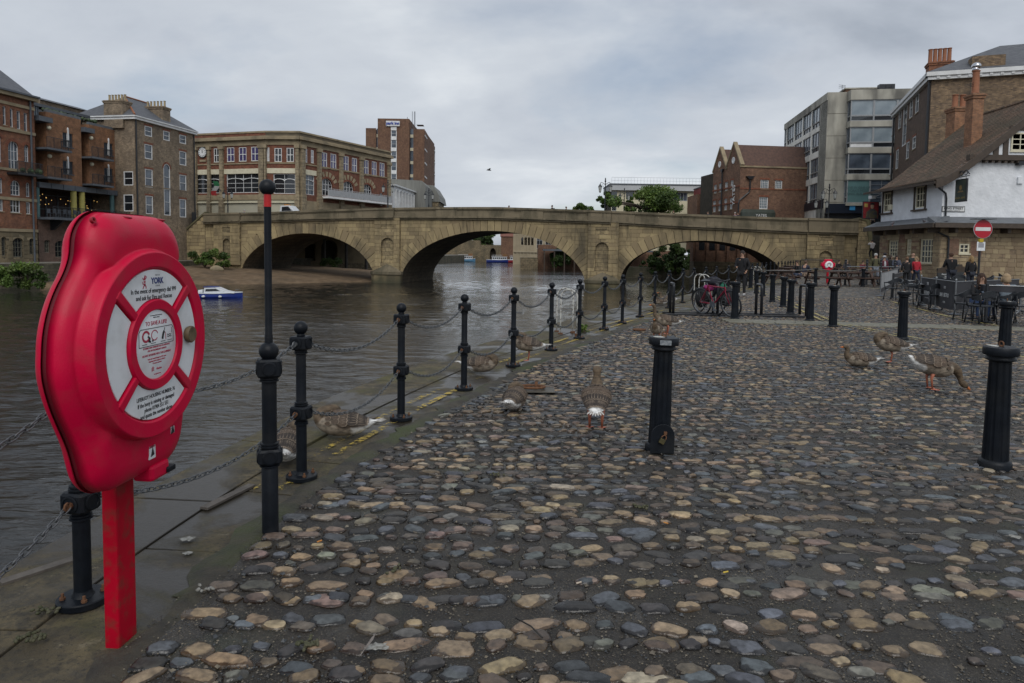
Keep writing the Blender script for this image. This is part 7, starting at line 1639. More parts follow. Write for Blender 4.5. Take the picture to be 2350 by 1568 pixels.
# ------------------------------------------------------------------ geese
def attr_mat(name,rough=.75,bump=0.0,bs=60,dark=.55,fs=26.0):
 m,nt,N,L,P=_nt(name);a=N.new('ShaderNodeAttribute');a.attribute_name='tint';P.inputs['Roughness'].default_value=rough
 tc=N.new('ShaderNodeTexCoord');mp=N.new('ShaderNodeMapping');mp.inputs['Scale'].default_value=(.7,1,1.6);L.new(tc.outputs['Object'],mp.inputs[0])
 v=N.new('ShaderNodeTexNoise');v.inputs['Scale'].default_value=fs;v.inputs['Detail'].default_value=4;L.new(mp.outputs[0],v.inputs[0])
 mr=N.new('ShaderNodeMapRange');L.new(v.outputs[0],mr.inputs[0]);mr.inputs[1].default_value=.38;mr.inputs[2].default_value=.62;mr.inputs[3].default_value=dark;mr.inputs[4].default_value=1.15
 cc=N.new('ShaderNodeCombineColor');[L.new(mr.outputs[0],cc.inputs[i])for i in range(3)]
 mu=N.new('ShaderNodeMix');mu.data_type='RGBA';mu.blend_type='MULTIPLY';mu.inputs[0].default_value=1;L.new(a.outputs['Color'],mu.inputs[6]);L.new(cc.outputs[0],mu.inputs[7]);L.new(mu.outputs[2],P.inputs['Base Color']);return m
M_goose=attr_mat('goose_plumage');M_feath=attr_mat('wing_feather',.7,dark=.8,fs=40)
M_orange=mat('orange_bill',(.55,.17,.03),(.45,.13,.03),scale=30,rough=.5);M_leg=mat('pink_orange_leg',(.48,.16,.09),(.38,.12,.07),scale=30,rough=.55)
def tinted(b,name,m,cols,parent,smooth='all'):
 o=b.build(name,m,parent,smooth=smooth);a=o.data.attributes.new('tint','FLOAT_COLOR','POINT');a.data.foreach_set('color',np.array([(c[0],c[1],c[2],1)for c in cols],np.float32).ravel());return o
def goose(label,x,y,yaw,pose='stand',head='up',s=1.0,seed=0):
 r=random.Random(seed);t=thing('goose',label,'goose',(x,y,.022),yaw,'geese resting on the quay');t.scale=(s,s*(1.15 if pose=='tall' else 1),s*(.82 if pose=='tall' else 1))
 zb=.27 if pose in('stand','feed')else .37 if pose=='tall' else .115;pitch={'stand':.1,'sit':.02,'feed':-.28,'tall':.40}[pose]
 cp,sp_=math.cos(pitch),math.sin(pitch)
 def B(x,z):return(x*cp-z*sp_,0,zb+x*sp_+z*cp)
 body=[(-.33,.035,.012,.006),(-.27,.02,.05,.018),(-.2,.005,.075,.055),(-.1,-.005,.105,.092),(0,0,.122,.112),(.1,.005,.118,.112),(.17,.02,.092,.092),(.215,.045,.062,.066)]
 P=[(B(a,b_),w,h)for a,b_,w,h in body];e=Vector(P[-1][0])
 if pose=='tall':nk=[(.02,.05,.05),(.03,.1,.036),(.035,.15,.033),(.05,.19,.043),(.08,.2,.04),(.115,.192,.02)]
 elif head=='up':nk=[(.045,.06,.042),(.06,.13,.033),(.062,.2,.031),(.075,.245,.036),(.105,.262,.034),(.135,.258,.02)]
 elif head=='low':nk=[(.03,.05,.042),(.02,.1,.034),(.03,.145,.035),(.06,.16,.034),(.092,.155,.02)]
 elif head=='feed':nk=[(.05,-.03,.054),(.08,-.08,.038),(.1,-.13,.028),(.122,-.168,.036),(.15,-.198,.034),(.178,-.218,.016)]
 else:nk=[(.005,.03,.062),(-.035,.062,.054),(-.085,.078,.046),(-.125,.074,.042),(-.155,.06,.033),(-.172,.05,.016)]
 tw=r.choice((-1,1));k=0
 for a,c,w in nk:
  k+=1;yv=(0 if head!='tuck' else tw*(.012*k));P.append(((e.x+a,yv,e.z+c),w,w*1.02))
 P=[(np.array(p),w,h)for p,w,h in P];n=16;pts=[]
 for i in range(len(P)-1):
  for q in range(3):
   f=q/3;pm,p0,p1,p2=P[max(i-1,0)],P[i],P[i+1],P[min(i+2,len(P)-1)]
   cr=lambda a,b_,c,d:.5*((2*b_)+(-a+c)*f+(2*a-5*b_+4*c-d)*f*f+(-a+3*b_-3*c+d)*f**3)
   pts.append((cr(pm[0],p0[0],p1[0],p2[0]),max(.006,cr(pm[1],p0[1],p1[1],p2[1])),max(.005,cr(pm[2],p0[2],p1[2],p2[2]))))
 pts.append(P[-1]);vs=[];cols=[];m=len(pts)
 brown,dark,pale,white,headc=(.085,.057,.037),(.034,.024,.018),(.28,.23,.175),(.74,.73,.70),(.115,.08,.048)
 for i,(p,w,h)in enumerate(pts):
  tn=pts[min(i+1,m-1)][0]-pts[max(i-1,0)][0];tn/=np.linalg.norm(tn)+1e-9;side=np.array([0,1,0]);up=np.cross(tn,side);up=-up if(i<21 and up[2]<0)else up
  if i:up=up if np.dot(up,pu)>0 else-up
  pu=up
  for k in range(n):
   a=2*PI*k/n;c,s_=math.cos(a),math.sin(a);vs.append(tuple(p+side*c*w+up*s_*h))
   f=i/3
   if f<2.2:col=white if s_<.3 or f<1.6 else brown
   elif f<3.2:col=white if s_<-.15 else brown
   elif f<7:col=(pale if s_<-.3 else brown)if f<4.6 else(pale if s_<.45 else brown)
   else:col=headc
   cols.append(col)
 fs=[(i*n+k,i*n+(k+1)%n,(i+1)*n+(k+1)%n,(i+1)*n+k)for i in range(m-1)for k in range(n)]+[tuple(range(n)),tuple(range((m-1)*n,m*n))]
 b=MB();b.add(vs,fs);tinted(b,'body',M_goose,cols,t)
 hp=P[-1][0];hd=hp-P[-3][0];hd=hd/np.linalg.norm(hd);hc=P[-3][0]
 if head=='tuck':hp=hp-np.array([0,0,.03])
 b=MB();b.tube([hp-hd*.008,hp+hd*(.02 if head!='tuck' else .004)+np.array([0,0,-.004]),hp+hd*(.05 if head!='tuck' else .012)+np.array([0,0,-.01])],[.018,.014,.007],8);b.build('bill',M_orange,t,smooth='all')
 b=MB();[b.sphere(tuple(hc+hd*.012+np.array([0,q*.031,.008])),.0055,8,6)for q in(-1,1)];b.build('eyes',M_black,t,smooth='all')
 # folded wings: rows of overlapping feathers with pale edges
 for sd in(-1,1):
  b=MB();cl=[]
  for row in range(5):
   cnt=4+row;L_=(.055,.075,.09,.12,.155)[row];w_=.021+.003*row
   for i in range(cnt):
    f=(i+.5*(row%2))/cnt;th=R_(14+88*f);xx=.14-.058*row;ww,hh=np.interp(xx,[-.2,-.1,0,.1,.17],[.078,.108,.126,.122,.096]),np.interp(xx,[-.2,-.1,0,.1,.17],[.06,.097,.117,.117,.097])
    def S(x,th,o):
     w2=np.interp(x,[-.36,-.27,-.2,-.1,0,.1,.17],[.02,.05,.078,.108,.126,.122,.096]);h2=np.interp(x,[-.36,-.27,-.2,-.1,0,.1,.17],[.02,.035,.06,.097,.117,.117,.097])
     bx,_,bz_=B(x,h2*(1+o)*math.sin(th));return(bx,sd*w2*(1+o)*math.cos(th),bz_)
    for lay,(sc_,c)in enumerate(((1.0,(.25,.195,.145)),(.88,(dark if row>2 else brown)))):
     o0=.03+.018*(5-row)+.006*lay;dt=w_/.12*sc_;x0=xx+.02;pl=[]
     for dx,dw in((0,.35),(-.45,1),(-.85,.8),(-1.0,0),(-.85,-.8),(-.45,-1),(0,-.35)):pl.append(S(x0+dx*L_*(1 if lay==0 else .93),min(1.62,th+dw*dt),o0+.03*-dx*.4))
     kk=r.uniform(.8,1.2);b.add(pl,[tuple(range(7))if sd>0 else tuple(reversed(range(7)))]);cl+=[tuple(q*kk for q in c)]*7
  tinted(b,'wing',M_feath,cl,t,smooth=False)
 b=MB();cl=[]
 for i in range(-3,4):
  x0,z0=-.24,.025;a=i*.11;tip=(-.36-.01*(3-abs(i)),i*.024);pl=[B(x0,z0),B(-.31,z0+.012),B(tip[0],z0+.015),B(-.31,z0+.012)];pl=[(pl[0][0],i*.008-.008,pl[0][2]+.002*i),(pl[1][0],i*.018-.014,pl[1][2]),(pl[2][0],tip[1],pl[2][2]),(pl[3][0],i*.018+.014,pl[3][2])];b.add(pl,[(0,1,2,3)]);cl+=[(.55,.53,.5),(.16,.12,.09),(.62,.6,.56),(.16,.12,.09)]
 tinted(b,'tail',M_feath,cl,t,smooth=False)
 if pose!='sit':
  for sd in((-1,1)if head!='tuck' else(tw,)):
   yy=sd*(.055 if head!='tuck' else .02);top=Vector((.0,sd*.06,zb-.075));b=MB();b.tube([top,(top.x-.015,yy,.13),(top.x+.0,yy,.012)],[.026,.013,.009],8);b.build('leg',M_leg,t,smooth='all')
   b=MB();hx=top.x;b.add([(hx-.02,yy,.004),(hx+.06,yy-.045,.004),(hx+.075,yy,.006),(hx+.06,yy+.045,.004),(hx+.005,yy,.022)],[(0,1,4),(1,2,4),(2,3,4),(3,0,4),(3,2,1,0)]);b.build('foot',M_leg,t)
 return t
D_=math.radians
for i,(lb,px_,yaw,pose,head,s)in enumerate((
('goose sleeping on the coping with its head tucked back, by the first posts',(790,1006),186,'sit','tuck',.97),('goose preening half hidden behind the marker post',(660,1062),98,'sit','tuck',1.0),
('sleeping goose lying against the third post beyond the lifebuoy',(1100,858),-8,'sit','tuck',.95),('goose asleep on one leg beside the fourth post',(1212,832),176,'stand','tuck',.95),
('goose lying with its tail to the viewer left of the standing one',(1180,944),74,'sit','tuck',.95),('goose standing with its back to the viewer, head up, in the open',(1367,988),82,'tall','up',.93),
('goose standing in profile with orange bill just beyond the padlocked bollard',(1531,769),178,'stand','up',1.0),('goose with bright orange bill facing the viewer left of the padlocked bollard',(1506,787),-112,'stand','low',.9),
('far goose resting by the chain posts before the rack, rear one',(1533,697),175,'sit','low',1.05),('far goose lying low beside the other by the chain posts',(1516,701),178,'sit','tuck',.9),
('goose sitting upright on the cobbles at the right',(1976,845),180,'sit','low',.92),('goose dozing on one leg with its head tucked, right of the sitting one',(2046,835),178,'stand','tuck',1.05),('goose stooping to feed off the cobbles at the right',(2134,897),-6,'feed','feed',1.12))):
 p=gp(*px_);goose(lb,p.x,p.y,D_(yaw),pose,head,s,i+3)
 # a gull in flight and pigeons on the pub's ledge
p=dp(1122,391,60);t=thing('gull','lone gull flying above the bridge','bird',p,.3)
b=MB();b.tube([(-.22,0,0),(-.1,0,.02),(.05,0,.02),(.17,0,.0),(.22,0,-.01)],[.01,.05,.06,.035,.01],8);b.build('body',mat('gull_grey',(.2,.2,.2)),t,smooth='all')
for s in(-1,1):b=MB();b.add([(.08,s*.04,.03),(.1,s*.3,.16),(-.02,s*.62,.02),(-.06,s*.3,.14),(-.08,s*.04,.03)],[(0,1,3,4),(1,2,3)]);b.build('wing',mat('gull_wing',(.12,.12,.12)),t)
for i,(x,y,lb)in enumerate(((K6(742,195)+('dark pigeon on the pub ledge, left one',)),(K6(1135,175)+('brown pigeon on the pub ledge nearer the drainpipe',)))):
 p=dp(x,y,45.6 if i else 47.5);t=thing('pigeon',lb,'bird',p,2.8*i+.4,'pigeons on the pub ledge');b=MB();b.tube([(-.2,0,-.04),(-.1,0,0),(.02,0,.03),(.1,0,.1),(.11,0,.16),(.15,0,.16)],[.02,.06,.08,.05,.035,.012],8);b.build('body',mat('pigeon_grey',(.06,.06,.075),(.1,.08,.08),scale=8),t,smooth='all');b=MB();b.bar((0,.03,-.06),(0,.03,-.13),.01,5);b.bar((0,-.03,-.06),(0,-.03,-.13),.01,5);b.build('legs',M_leg,t)

 # ------------------------------------------------------------------ people
M_skin=mat('skin',(.42,.25,.17),(.38,.22,.15),scale=8,rough=.55)
CLO={}
def cloth(c):
 k=tuple(round(q,3)for q in c)
 if k not in CLO:CLO[k]=mat('cloth_%d'%len(CLO),k,tuple(q*.7 for q in k),scale=7,rough=.85,bump=.006,bscale=14)
 return CLO[k]
def skin_mesh(name,J,edges,m,parent,root=0,sub=1):
 me=bpy.data.meshes.new(name);me.from_pydata([j[0]for j in J],edges,[]);o=link(name,me,parent);o.modifiers.new('skin','SKIN');sv=me.skin_vertices[0].data
 for i,j in enumerate(J):r=j[1];sv[i].radius=(r,r)if not isinstance(r,tuple)else r;sv[i].use_root=(i==root)
 o.modifiers['skin'].use_smooth_shade=True;s=o.modifiers.new('sub','SUBSURF');s.levels=sub;s.render_levels=sub;me.materials.append(m);return o
def hand_mesh():
 b=MB();b.tube([(0,0,0),(0,0,-.05),(0,-.004,-.085)],[.018,.03,.028],8)
 for k,(x,l)in enumerate(((-.028,.055),(-.009,.07),(.010,.066),(.028,.05))):b.tube([(x*.8,0,-.075),(x,-.006,-.085-l*.5),(x,-.024,-.085-l*.9)],[.009,.0085,.006],6)
 b.tube([(.02,0,-.03),(.045,-.015,-.055),(.05,-.03,-.085)],[.011,.01,.007],6);return b.mesh('hand',M_skin,'all')
HAND=hand_mesh()
def person(label,pos,yaw,h=1.72,top=(.03,.03,.035),legs=(.03,.035,.05),hair=(.05,.035,.025),pose='stand',arms=('down','down'),shoe=(.04,.04,.045),bag=None,hairlen=0,inner=None,bald=False,cap=None,w=1.0,lean=0.0):
 t=thing('person',label,'person',pos,yaw,None);k=h/1.75;t.scale=(k*w,k*w,k);sit=pose=='sit';dz=-.47 if sit else 0;ly=-.05*(1 if sit else 0)-lean
 pel=(0,0,.93+dz);sp_=(0,ly*.4,1.14+dz);ch=(0,ly*.9,1.36+dz);nk=(0,ly-.005,1.5+dz);h0=(0,ly-.02,1.575+dz);h1=(0,ly-.025,1.655+dz);h2=(0,ly-.01,1.72+dz)
 J=[(pel,(.13,.1)),(sp_,(.125,.095)),(ch,(.15,.105)),(nk,.055),(h0,(.062,.075)),(h1,(.078,.094)),(h2,(.06,.07))];E=[(0,1),(1,2),(2,3),(3,4),(4,5),(5,6)];arm=[];leg=[]
 for q,s in enumerate((-1,1)):
  sh=(s*.185,ly*.9,1.42+dz);mode=arms[q]
  el,wr={'down':((s*.25,ly+.03,1.15+dz),(s*.25,ly-.05,.92+dz)),'fwd':((s*.23,ly-.06,1.15+dz),(s*.12,ly-.3,1.12+dz)),'table':((s*.24,ly-.12,1.17+dz),(s*.12,ly-.36,1.2+dz)),'up':((s*.3,ly-.12,1.3+dz),(s*.12,ly-.2,1.52+dz)),'pocket':((s*.27,ly+.06,1.16+dz),(s*.19,ly-.06,.98+dz))}[mode]
  arm.append((sh,el,wr))
  if sit:hp,kn,an,to=(s*.1,0,.46),(s*.13,-.42,.5),(s*.12,-.40,.09),(s*.12,-.54,.04)
  elif pose=='walk':f=s*.2;hp,kn,an,to=(s*.095,0,.9),(s*.1,-f*.6-.05,.5),(s*.1,-f+.05,.1+(.06 if f<0 else 0)),(s*.1,-f-.1,.04)
  elif pose=='climb':f=s;hp,kn,an,to=(s*.095,0,.9),(s*.1,-.25 if f>0 else 0,.62 if f>0 else .48),(s*.1,-.2 if f>0 else .08,.3 if f>0 else .09),(s*.1,-.34 if f>0 else-.05,.25 if f>0 else .04)
  else:hp,kn,an,to=(s*.095,0,.9),(s*.105,-.02,.5),(s*.11,.01,.09),(s*.13,-.14,.04)
  leg.append((hp,kn,an,to))
 for(sh,el,wr)in arm:o=len(J);J+=[(sh,.058),(el,.042),(wr,.028)];E+=[(2,o),(o,o+1),(o+1,o+2)]
 for(hp,kn,an,to)in leg:o=len(J);J+=[(hp,.09),(kn,.058),(an,.04),(to,.03)];E+=[(0,o),(o,o+1),(o+1,o+2),(o+2,o+3)]
 skin_mesh('body',J,E,M_skin,t)
 J=[((0,ly*.1,(.80 if not sit else .93)+dz),(.165,.128)),(sp_,(.165,.13)),(ch,(.18,.14)),((0,ly,1.47+dz),(.095,.085))];E=[(0,1),(1,2),(2,3)]
 for(sh,el,wr)in arm:o=len(J);J+=[(sh,.082),(el,.064),(tuple(np.array(wr)*.9+np.array(el)*.1),.048)];E+=[(2,o),(o,o+1),(o+1,o+2)]
 skin_mesh('jacket',J,E,cloth(top),t,1)
 J=[(pel,(.15,.118))];E=[]
 for(hp,kn,an,to)in leg:o=len(J);J+=[(hp,.105),(kn,.075),(an,.06)];E+=[(0,o),(o,o+1),(o+1,o+2)]
 skin_mesh('trousers',J,E,cloth(legs),t)
 for(hp,kn,an,to)in leg:b=MB();a,c=Vector(an),Vector(to);b.tube([a+Vector((0,.05,-.03)),a+Vector((0,0,-.02)),a.lerp(c,.6),c+Vector((0,-.02,-.01))],[.04,.05,.045,.03],8);b.build('shoe',cloth(shoe),t,smooth='all')
 for(sh,el,wr)in arm:d=(Vector(wr)-Vector(el)).normalized();o=link('hand',HAND,t,wr);o.rotation_euler=Vector((0,0,-1)).rotation_difference(d).to_euler()
 c=Vector((0,ly-.02,1.655+dz))
 if not bald:
  b=MB();b.sphere(tuple(c+Vector((0,.022,.025))),.105,14,9,sc=(.88,.98,1.02))
  if hairlen:b.tube([c+Vector((0,.055,.02)),c+Vector((0,.085,-.1)),c+Vector((0,.08,-.1-hairlen))],[.09,.085,.05],10);[b.tube([c+Vector((q*.07,.0,.03)),c+Vector((q*.085,-.01,-.09)),c+Vector((q*.08,-.02,-.08-hairlen))],[.04,.04,.02],8)for q in(-1,1)]
  b.build('hair',cloth(hair),t,smooth='all')
 b=MB();b.tube([c+Vector((0,-.085,.015)),c+Vector((0,-.112,-.022)),c+Vector((0,-.088,-.03))],[.010,.016,.012],6);[b.sphere(tuple(c+Vector((q*.085,.01,-.015))),.024,6,5,sc=(.4,.8,1.2))for q in(-1,1)];b.build('nose_and_ears',M_skin,t,smooth='all')
 b=MB();[b.sphere(tuple(c+Vector((q*.033,-.082,.008))),.011,6,5,sc=(1.2,.5,.8))for q in(-1,1)];b.cbox(tuple(c+Vector((0,-.089,-.052))),(.045,.01,.009));b.build('eyes_and_mouth',cloth((.09,.035,.03)),t)
 if cap:b=MB();b.sphere(tuple(c+Vector((0,.015,.045))),.11,12,7,sc=(.9,1,.85));b.cbox(tuple(c+Vector((0,-.11,.055))),(.14,.1,.012));b.build('cap',cloth(cap),t,smooth='all')
 if inner:b=MB();b.sphere((0,ly*.6-.085,1.25+dz),.1,10,8,sc=(.75,.62,2.0));b.build('shirt',cloth(inner),t,smooth='all')
 if bag:b=MB();b.cbox((0,ly+.2,1.22+dz),(.32,.17,.44));o=b.build('backpack',cloth(bag),t,bevel=.05);q=MB();[q.tube([(s*.11,ly+.1,1.42+dz),(s*.12,ly-.12,1.42+dz),(s*.13,ly-.14,1.2+dz),(s*.14,ly+.1,1.05+dz)],.02,6)for s in(-1,1)];q.build('strap',cloth(bag),o,smooth='all')
 return t
NAVY,BLK,RED,OLV=(.02,.025,.05),(.012,.012,.014),(.4,.015,.03),(.09,.085,.04)
F_=lambda d:math.radians(d)
person('man all in black with a rucksack standing and looking at his phone',gp(1701,679),F_(-35),1.80,BLK,BLK,(.035,.025,.02),arms=('fwd','pocket'),shoe=(.5,.5,.5),bag=(.015,.015,.02))
def wp(x,yh,Y,h=1.7):p=dp(x,yh,Y);return Vector((p.x,Y,0))
K=lambda cx:K6(cx,0)[0]
for lb,x,Y,yaw,kw in(
('man in an olive jacket with white hair walking past the picnic tables',K(535),40,-10,dict(h=1.8,top=OLV,legs=(.2,.22,.26),hair=(.45,.45,.43),pose='walk',bag=(.02,.02,.02))),
('woman in maroon jacket and pale cap beside the man in olive',K(640),40.5,5,dict(h=1.66,top=(.10,.015,.03),legs=BLK,inner=(.5,.5,.52),cap=(.45,.46,.48))),
('man in a dark flat cap behind the maroon jacket',K(645),43,0,dict(h=1.83,top=(.05,.05,.06),cap=(.02,.02,.025))),
('person in black with dark hair beside the maroon jacket',K(715),42,60,dict(h=1.72,top=BLK,hairlen=.1)),
('woman in navy body warmer with grey sleeves beside the pub windows',K(790),41,-10,dict(h=1.7,top=(.06,.07,.10),legs=NAVY,hair=(.03,.02,.015),inner=NAVY,hairlen=.05,arms=('fwd','fwd'))),
('boy with brown hair and a black coat seen from behind',K(920),37.5,150,dict(h=1.62,top=BLK,hair=(.16,.09,.05),legs=BLK)),
('bald bearded man in dark clothes behind the woman in red',K(990),41,0,dict(h=1.88,top=(.02,.03,.03),bald=True,w=1.1)),
('woman in a bright red coat walking by the pub',K(1035),37.5,0,dict(h=1.64,top=RED,legs=NAVY,hair=(.3,.2,.11),hairlen=.06,pose='walk')),
('man in black jacket seen from behind at the pub wall',K(1470),33.5,175,dict(h=1.85,top=BLK,hair=(.10,.05,.03),arms=('fwd','fwd'),w=1.1,lean=.08)),
('blonde woman in a black coat seen from behind by the sign',K(1705),33,185,dict(h=1.72,top=BLK,hair=(.42,.27,.12),hairlen=.14)),
('person in a pale grey hoodie and black trousers climbing the street stairs',K(485),60.5,175,dict(h=1.72,top=(.42,.39,.38),legs=BLK,hair=(.03,.02,.02),pose='climb',arms=('up','up')))):
 z=0 if Y<58 else 1.35;p=wp(x,600,Y);person(lb,(p.x,Y,z),F_(yaw),**kw)
 # people crossing the bridge, mostly hidden by the parapet
for lb,x,kw in(('person in yellow and dark jacket crossing the bridge, leftmost of the walkers',1168,dict(top=(.2,.18,.05),h=1.62)),('person in black with a backpack crossing the middle of the bridge',1267,dict(top=BLK,bag=BLK,h=1.82)),('person in dark coat just right of the one with the backpack',1299,dict(top=(.03,.03,.04),h=1.72)),('pedestrian in dark clothes before the bridge trees',1546,dict(top=BLK,h=1.75)),('pale haired pedestrian on the left part of the bridge',561,dict(top=(.2,.22,.25),hair=(.4,.4,.4),h=1.8)),
('couple member in pink by the gabled warehouse, left one',1687,dict(top=(.3,.2,.24),hair=(.4,.38,.36),h=1.8)),('couple member in navy by the gabled warehouse',1694,dict(top=NAVY,h=1.8)),('walker in dark blue by the red clad block',1625,dict(top=NAVY,h=1.78))):
 p=dp(x,480,80);t_=BF.px(x,490,-2.0);w_=BF.world(t_[0],2.0,0);person(lb,(w_.x,w_.y,br_top(t_[0])-1.30),F_(rng.choice((80,-80))),pose='walk',**kw)
person('person in black coming down from the street at the pictorial board',BF.world(brR+3.4,9.5,4.3),0,1.75,BLK,NAVY,inner=(.5,.45,.4));person('woman with pale top beside the person in black at the stair top',BF.world(brR+4.2,10.2,4.9),.2,1.68,(.3,.24,.2),BLK,(.2,.12,.06),hairlen=.1)
# ------------------------------------------------------------------ café terrace
M_plast=mat('dark_rattan_plastic',(.013,.016,.02),(.022,.025,.03),scale=20,rough=.4)
M_alus=mat('brushed_alloy',(.25,.26,.27),(.2,.21,.22),scale=12,rough=.35,metal=.7)
def make_chair():
 t=thing('terrace_chair','x','chair')
 b=MB();b.prism([(-.22,-.22),(.22,-.22),(.2,.2),(-.2,.2)],.46,h0=.42);b.build('seat',M_plast,t,bevel=.012)
 for sx in(-1,1):
  for sy in(-1,1):b=MB();b.tube([(sx*.2,sy*.19,.43),(sx*.24,sy*.24,0)],.017,6);b.build('leg',M_plast,t,smooth='all')
 pts=[(-.27,-.2,.66),(-.28,0,.67),(-.25,.18,.72),(-.15,.27,.80),(0,.29,.83),(.15,.27,.80),(.25,.18,.72),(.28,0,.67),(.27,-.2,.66)]
 b=MB();vs=[]
 for(x,y,z)in pts:vs+=[(x,y,z),(x*.98,y*.98,z-(.04 if y<.1 else .15)),]
 n=len(pts);ins=[(x*.9,y*.9,z)for x,y,z in vs];m=len(vs);b.add(vs+ins,[(2*i,2*i+1,2*i+3,2*i+2)for i in range(n-1)]+[(m+2*i,m+2*i+2,m+2*i+3,m+2*i+1)for i in range(n-1)]+[(2*i,2*i+2,m+2*i+2,m+2*i)for i in range(n-1)]+[(2*i+1,m+2*i+1,m+2*i+3,2*i+3)for i in range(n-1)]);b.build('curved_back',M_plast,t,smooth=True)
 for sx in(-1,1):b=MB();b.tube([(sx*.26,-.19,.64),(sx*.22,-.2,.43)],.016,6);b.tube([(sx*.2,.22,.7),(sx*.18,.19,.43)],.016,6);b.build('arm_post',M_plast,t,smooth='all')
 return t
ch0=make_chair();used=[0]
def chair(px_,deg,label):
 p=gp(*px_);t=ch0 if not used[0]else dup(ch0);used[0]=1;t.location=(p.x,p.y,.03);t.rotation_euler=(0,0,math.radians(deg));tag(t,label,'chair','black terrace chairs at the café');return p
def make_table():
 t=thing('terrace_table','x','table');b=MB();b.lathe([(.36,.70),(.37,.71),(.37,.725),(.36,.73),(0,.731)],28);b.build('tabletop',mat('steel_tabletop',(.34,.35,.36),(.28,.29,.3),scale=9,rough=.3,metal=.6),t,smooth=True)
 b=MB();b.lathe([(.035,.03),(.03,.7)],10);b.build('column',M_alus,t,smooth=True)
 for k in range(4):a=k*PI/2+.7;b=MB();b.tube([(0,0,.1),(.2*math.cos(a),.2*math.sin(a),.05),(.36*math.cos(a),.36*math.sin(a),.015)],[.03,.024,.016],6);b.build('foot',M_alus,t,smooth='all')
 return t
tb0=make_table();tu=[0]
def table(px_,label):
 p=gp(*px_);t=tb0 if not tu[0]else dup(tb0);tu[0]=1;t.location=(p.x,p.y,.03);tag(t,label,'table','round steel terrace tables');return p
for q,lb in(((2072,688),'round table behind the tall side of the enclosure, first inside'),((2112,702),'round table behind the Waterfront banner'),((2256,728),'round table where the two women sit'),((2340,722),'round table at the far right edge'),((2226,668),'round table in the back row by the menu board'),((2290,672),'round table in the back row near the rail')):table(q,lb)
for i,(q,d,lb)in enumerate((((2050,690),-60,'terrace chair nearest the white banner'),((2093,694),80,'terrace chair facing the first table from behind'),((2085,703),-100,'terrace chair with its back to the viewer left of the Waterfront banner'),((2120,690),60,'terrace chair behind the Waterfront banner'),((2133,712),-170,'terrace chair hidden behind the BAR BISTRO banner'),((2220,738),-60,'terrace chair left of the women, angled to the table'),((2250,745),-175,'terrace chair with its back to the viewer below the women'),
((2300,742),-140,'terrace chair with rounded back before the woman in grey'),((2350,745),150,'terrace chair cut by the right edge of the picture'),((2200,672),-40,'back row terrace chair left of the menu board'),((2240,660),100,'back row terrace chair behind the menu board'),((2262,674),-110,'back row terrace chair before the rail'),((2305,664),60,'back row terrace chair beside the rail'),((2330,700),20,'terrace chair right of the woman in grey'),((2185,690),120,'terrace chair behind the BAR BISTRO banner, far side'),((2152,682),-30,'terrace chair in the middle of the enclosure'))):chair(q,d,lb)
# two women at a table
p=gp(2262,737);person('young woman with long dark hair and black cardigan sitting at the table',(p.x-.15,p.y+.15,.03),F_(-12),1.66,BLK,(.05,.09,.2),(.05,.025,.015),pose='sit',arms=('table','table'),hairlen=.28,inner=(.14,.18,.25),lean=.14)
p=gp(2312,742);person('older woman with short fair hair in a grey jacket at the table',(p.x+.05,p.y+.1,.03),F_(165),1.66,(.17,.21,.25),(.03,.04,.08),(.38,.27,.16),pose='sit',arms=('table','table'),hairlen=.03,lean=.1,w=1.08)
c1,c2=gp(2266,733),gp(2312,745)
# canvas banners between chromed stands
M_canvas=mat('charcoal_canvas',(.028,.028,.033),(.04,.04,.046),scale=1.5,rough=.8,bump=.01,bscale=2)
M_canw=mat('pale_banner_canvas',(.36,.37,.38),(.28,.29,.3),scale=2,rough=.75)
def stand(px_,label,par=None):
 p=gp(*px_);t=thing('banner_stand',label,'banner stand',(p.x,p.y,.03),0,'stands holding the canvas banners');b=MB();b.lathe([(.19,0),(.19,.012),(.06,.03),(.03,.04)],20);b.build('base',M_steel,t,smooth=True);b=MB();b.lathe([(.022,.03),(.022,.98),(.03,.985),(.03,1.0),(.012,1.03),(0,1.03)],12);b.build('pole',M_alus,t,smooth=True);return p
def banner(pa,pb,label,m,name='canvas_banner',z0=.12,z1=.93):
 pa,pb=Vector(pa),Vector(pb);d=pb-pa;t=thing(name,label,'banner',(pa.x,pa.y,.03),math.atan2(d.y,d.x));L=d.length-.1;b=MB();n=14;vs=[]
 for q in range(2):
  for i in range(n+1):
   for j in range(5):x=.05+L*i/n;z=z0+(z1-z0)*j/4-.03*math.sin(PI*i/n)*(1-j/4);vs.append((x,.018*math.sin(i*.9)*(1-j/4)+.006*q,z))
 K_=(n+1)*5;f=[(i*5+j,(i+1)*5+j,(i+1)*5+j+1,i*5+j+1)for i in range(n)for j in range(4)];b.add(vs,f+[tuple(reversed([K_+q for q in x]))for x in f]);b.build('canvas',m,t,smooth='all');b=MB();b.bar((0.02,0,z1+.01),(L+.08,0,z1+.01),.014,8);b.build('crossbar',M_alus,t,smooth=True);return t,L
s1,s2,s3,s0=gp(*K6(1080,1195)),gp(*K6(1262,1250)),gp(*K6(1500,1315)),gp(*K6(590,1085))
stand(K6(1080,1195),'banner stand at the left end of the Waterfront banner');stand(K6(1262,1250),'banner stand between the Waterfront and BAR BISTRO banners');stand(K6(1500,1315),'banner stand at the right end of the BAR BISTRO banner');stand(K6(590,1085),'banner stand at the near corner of the pale banner')
M_let=mat('white_lettering',(.55,.56,.56),rough=.6)
t,L=banner(s1,s2,'charcoal canvas banner lettered THE WATERFRONT',M_canvas);
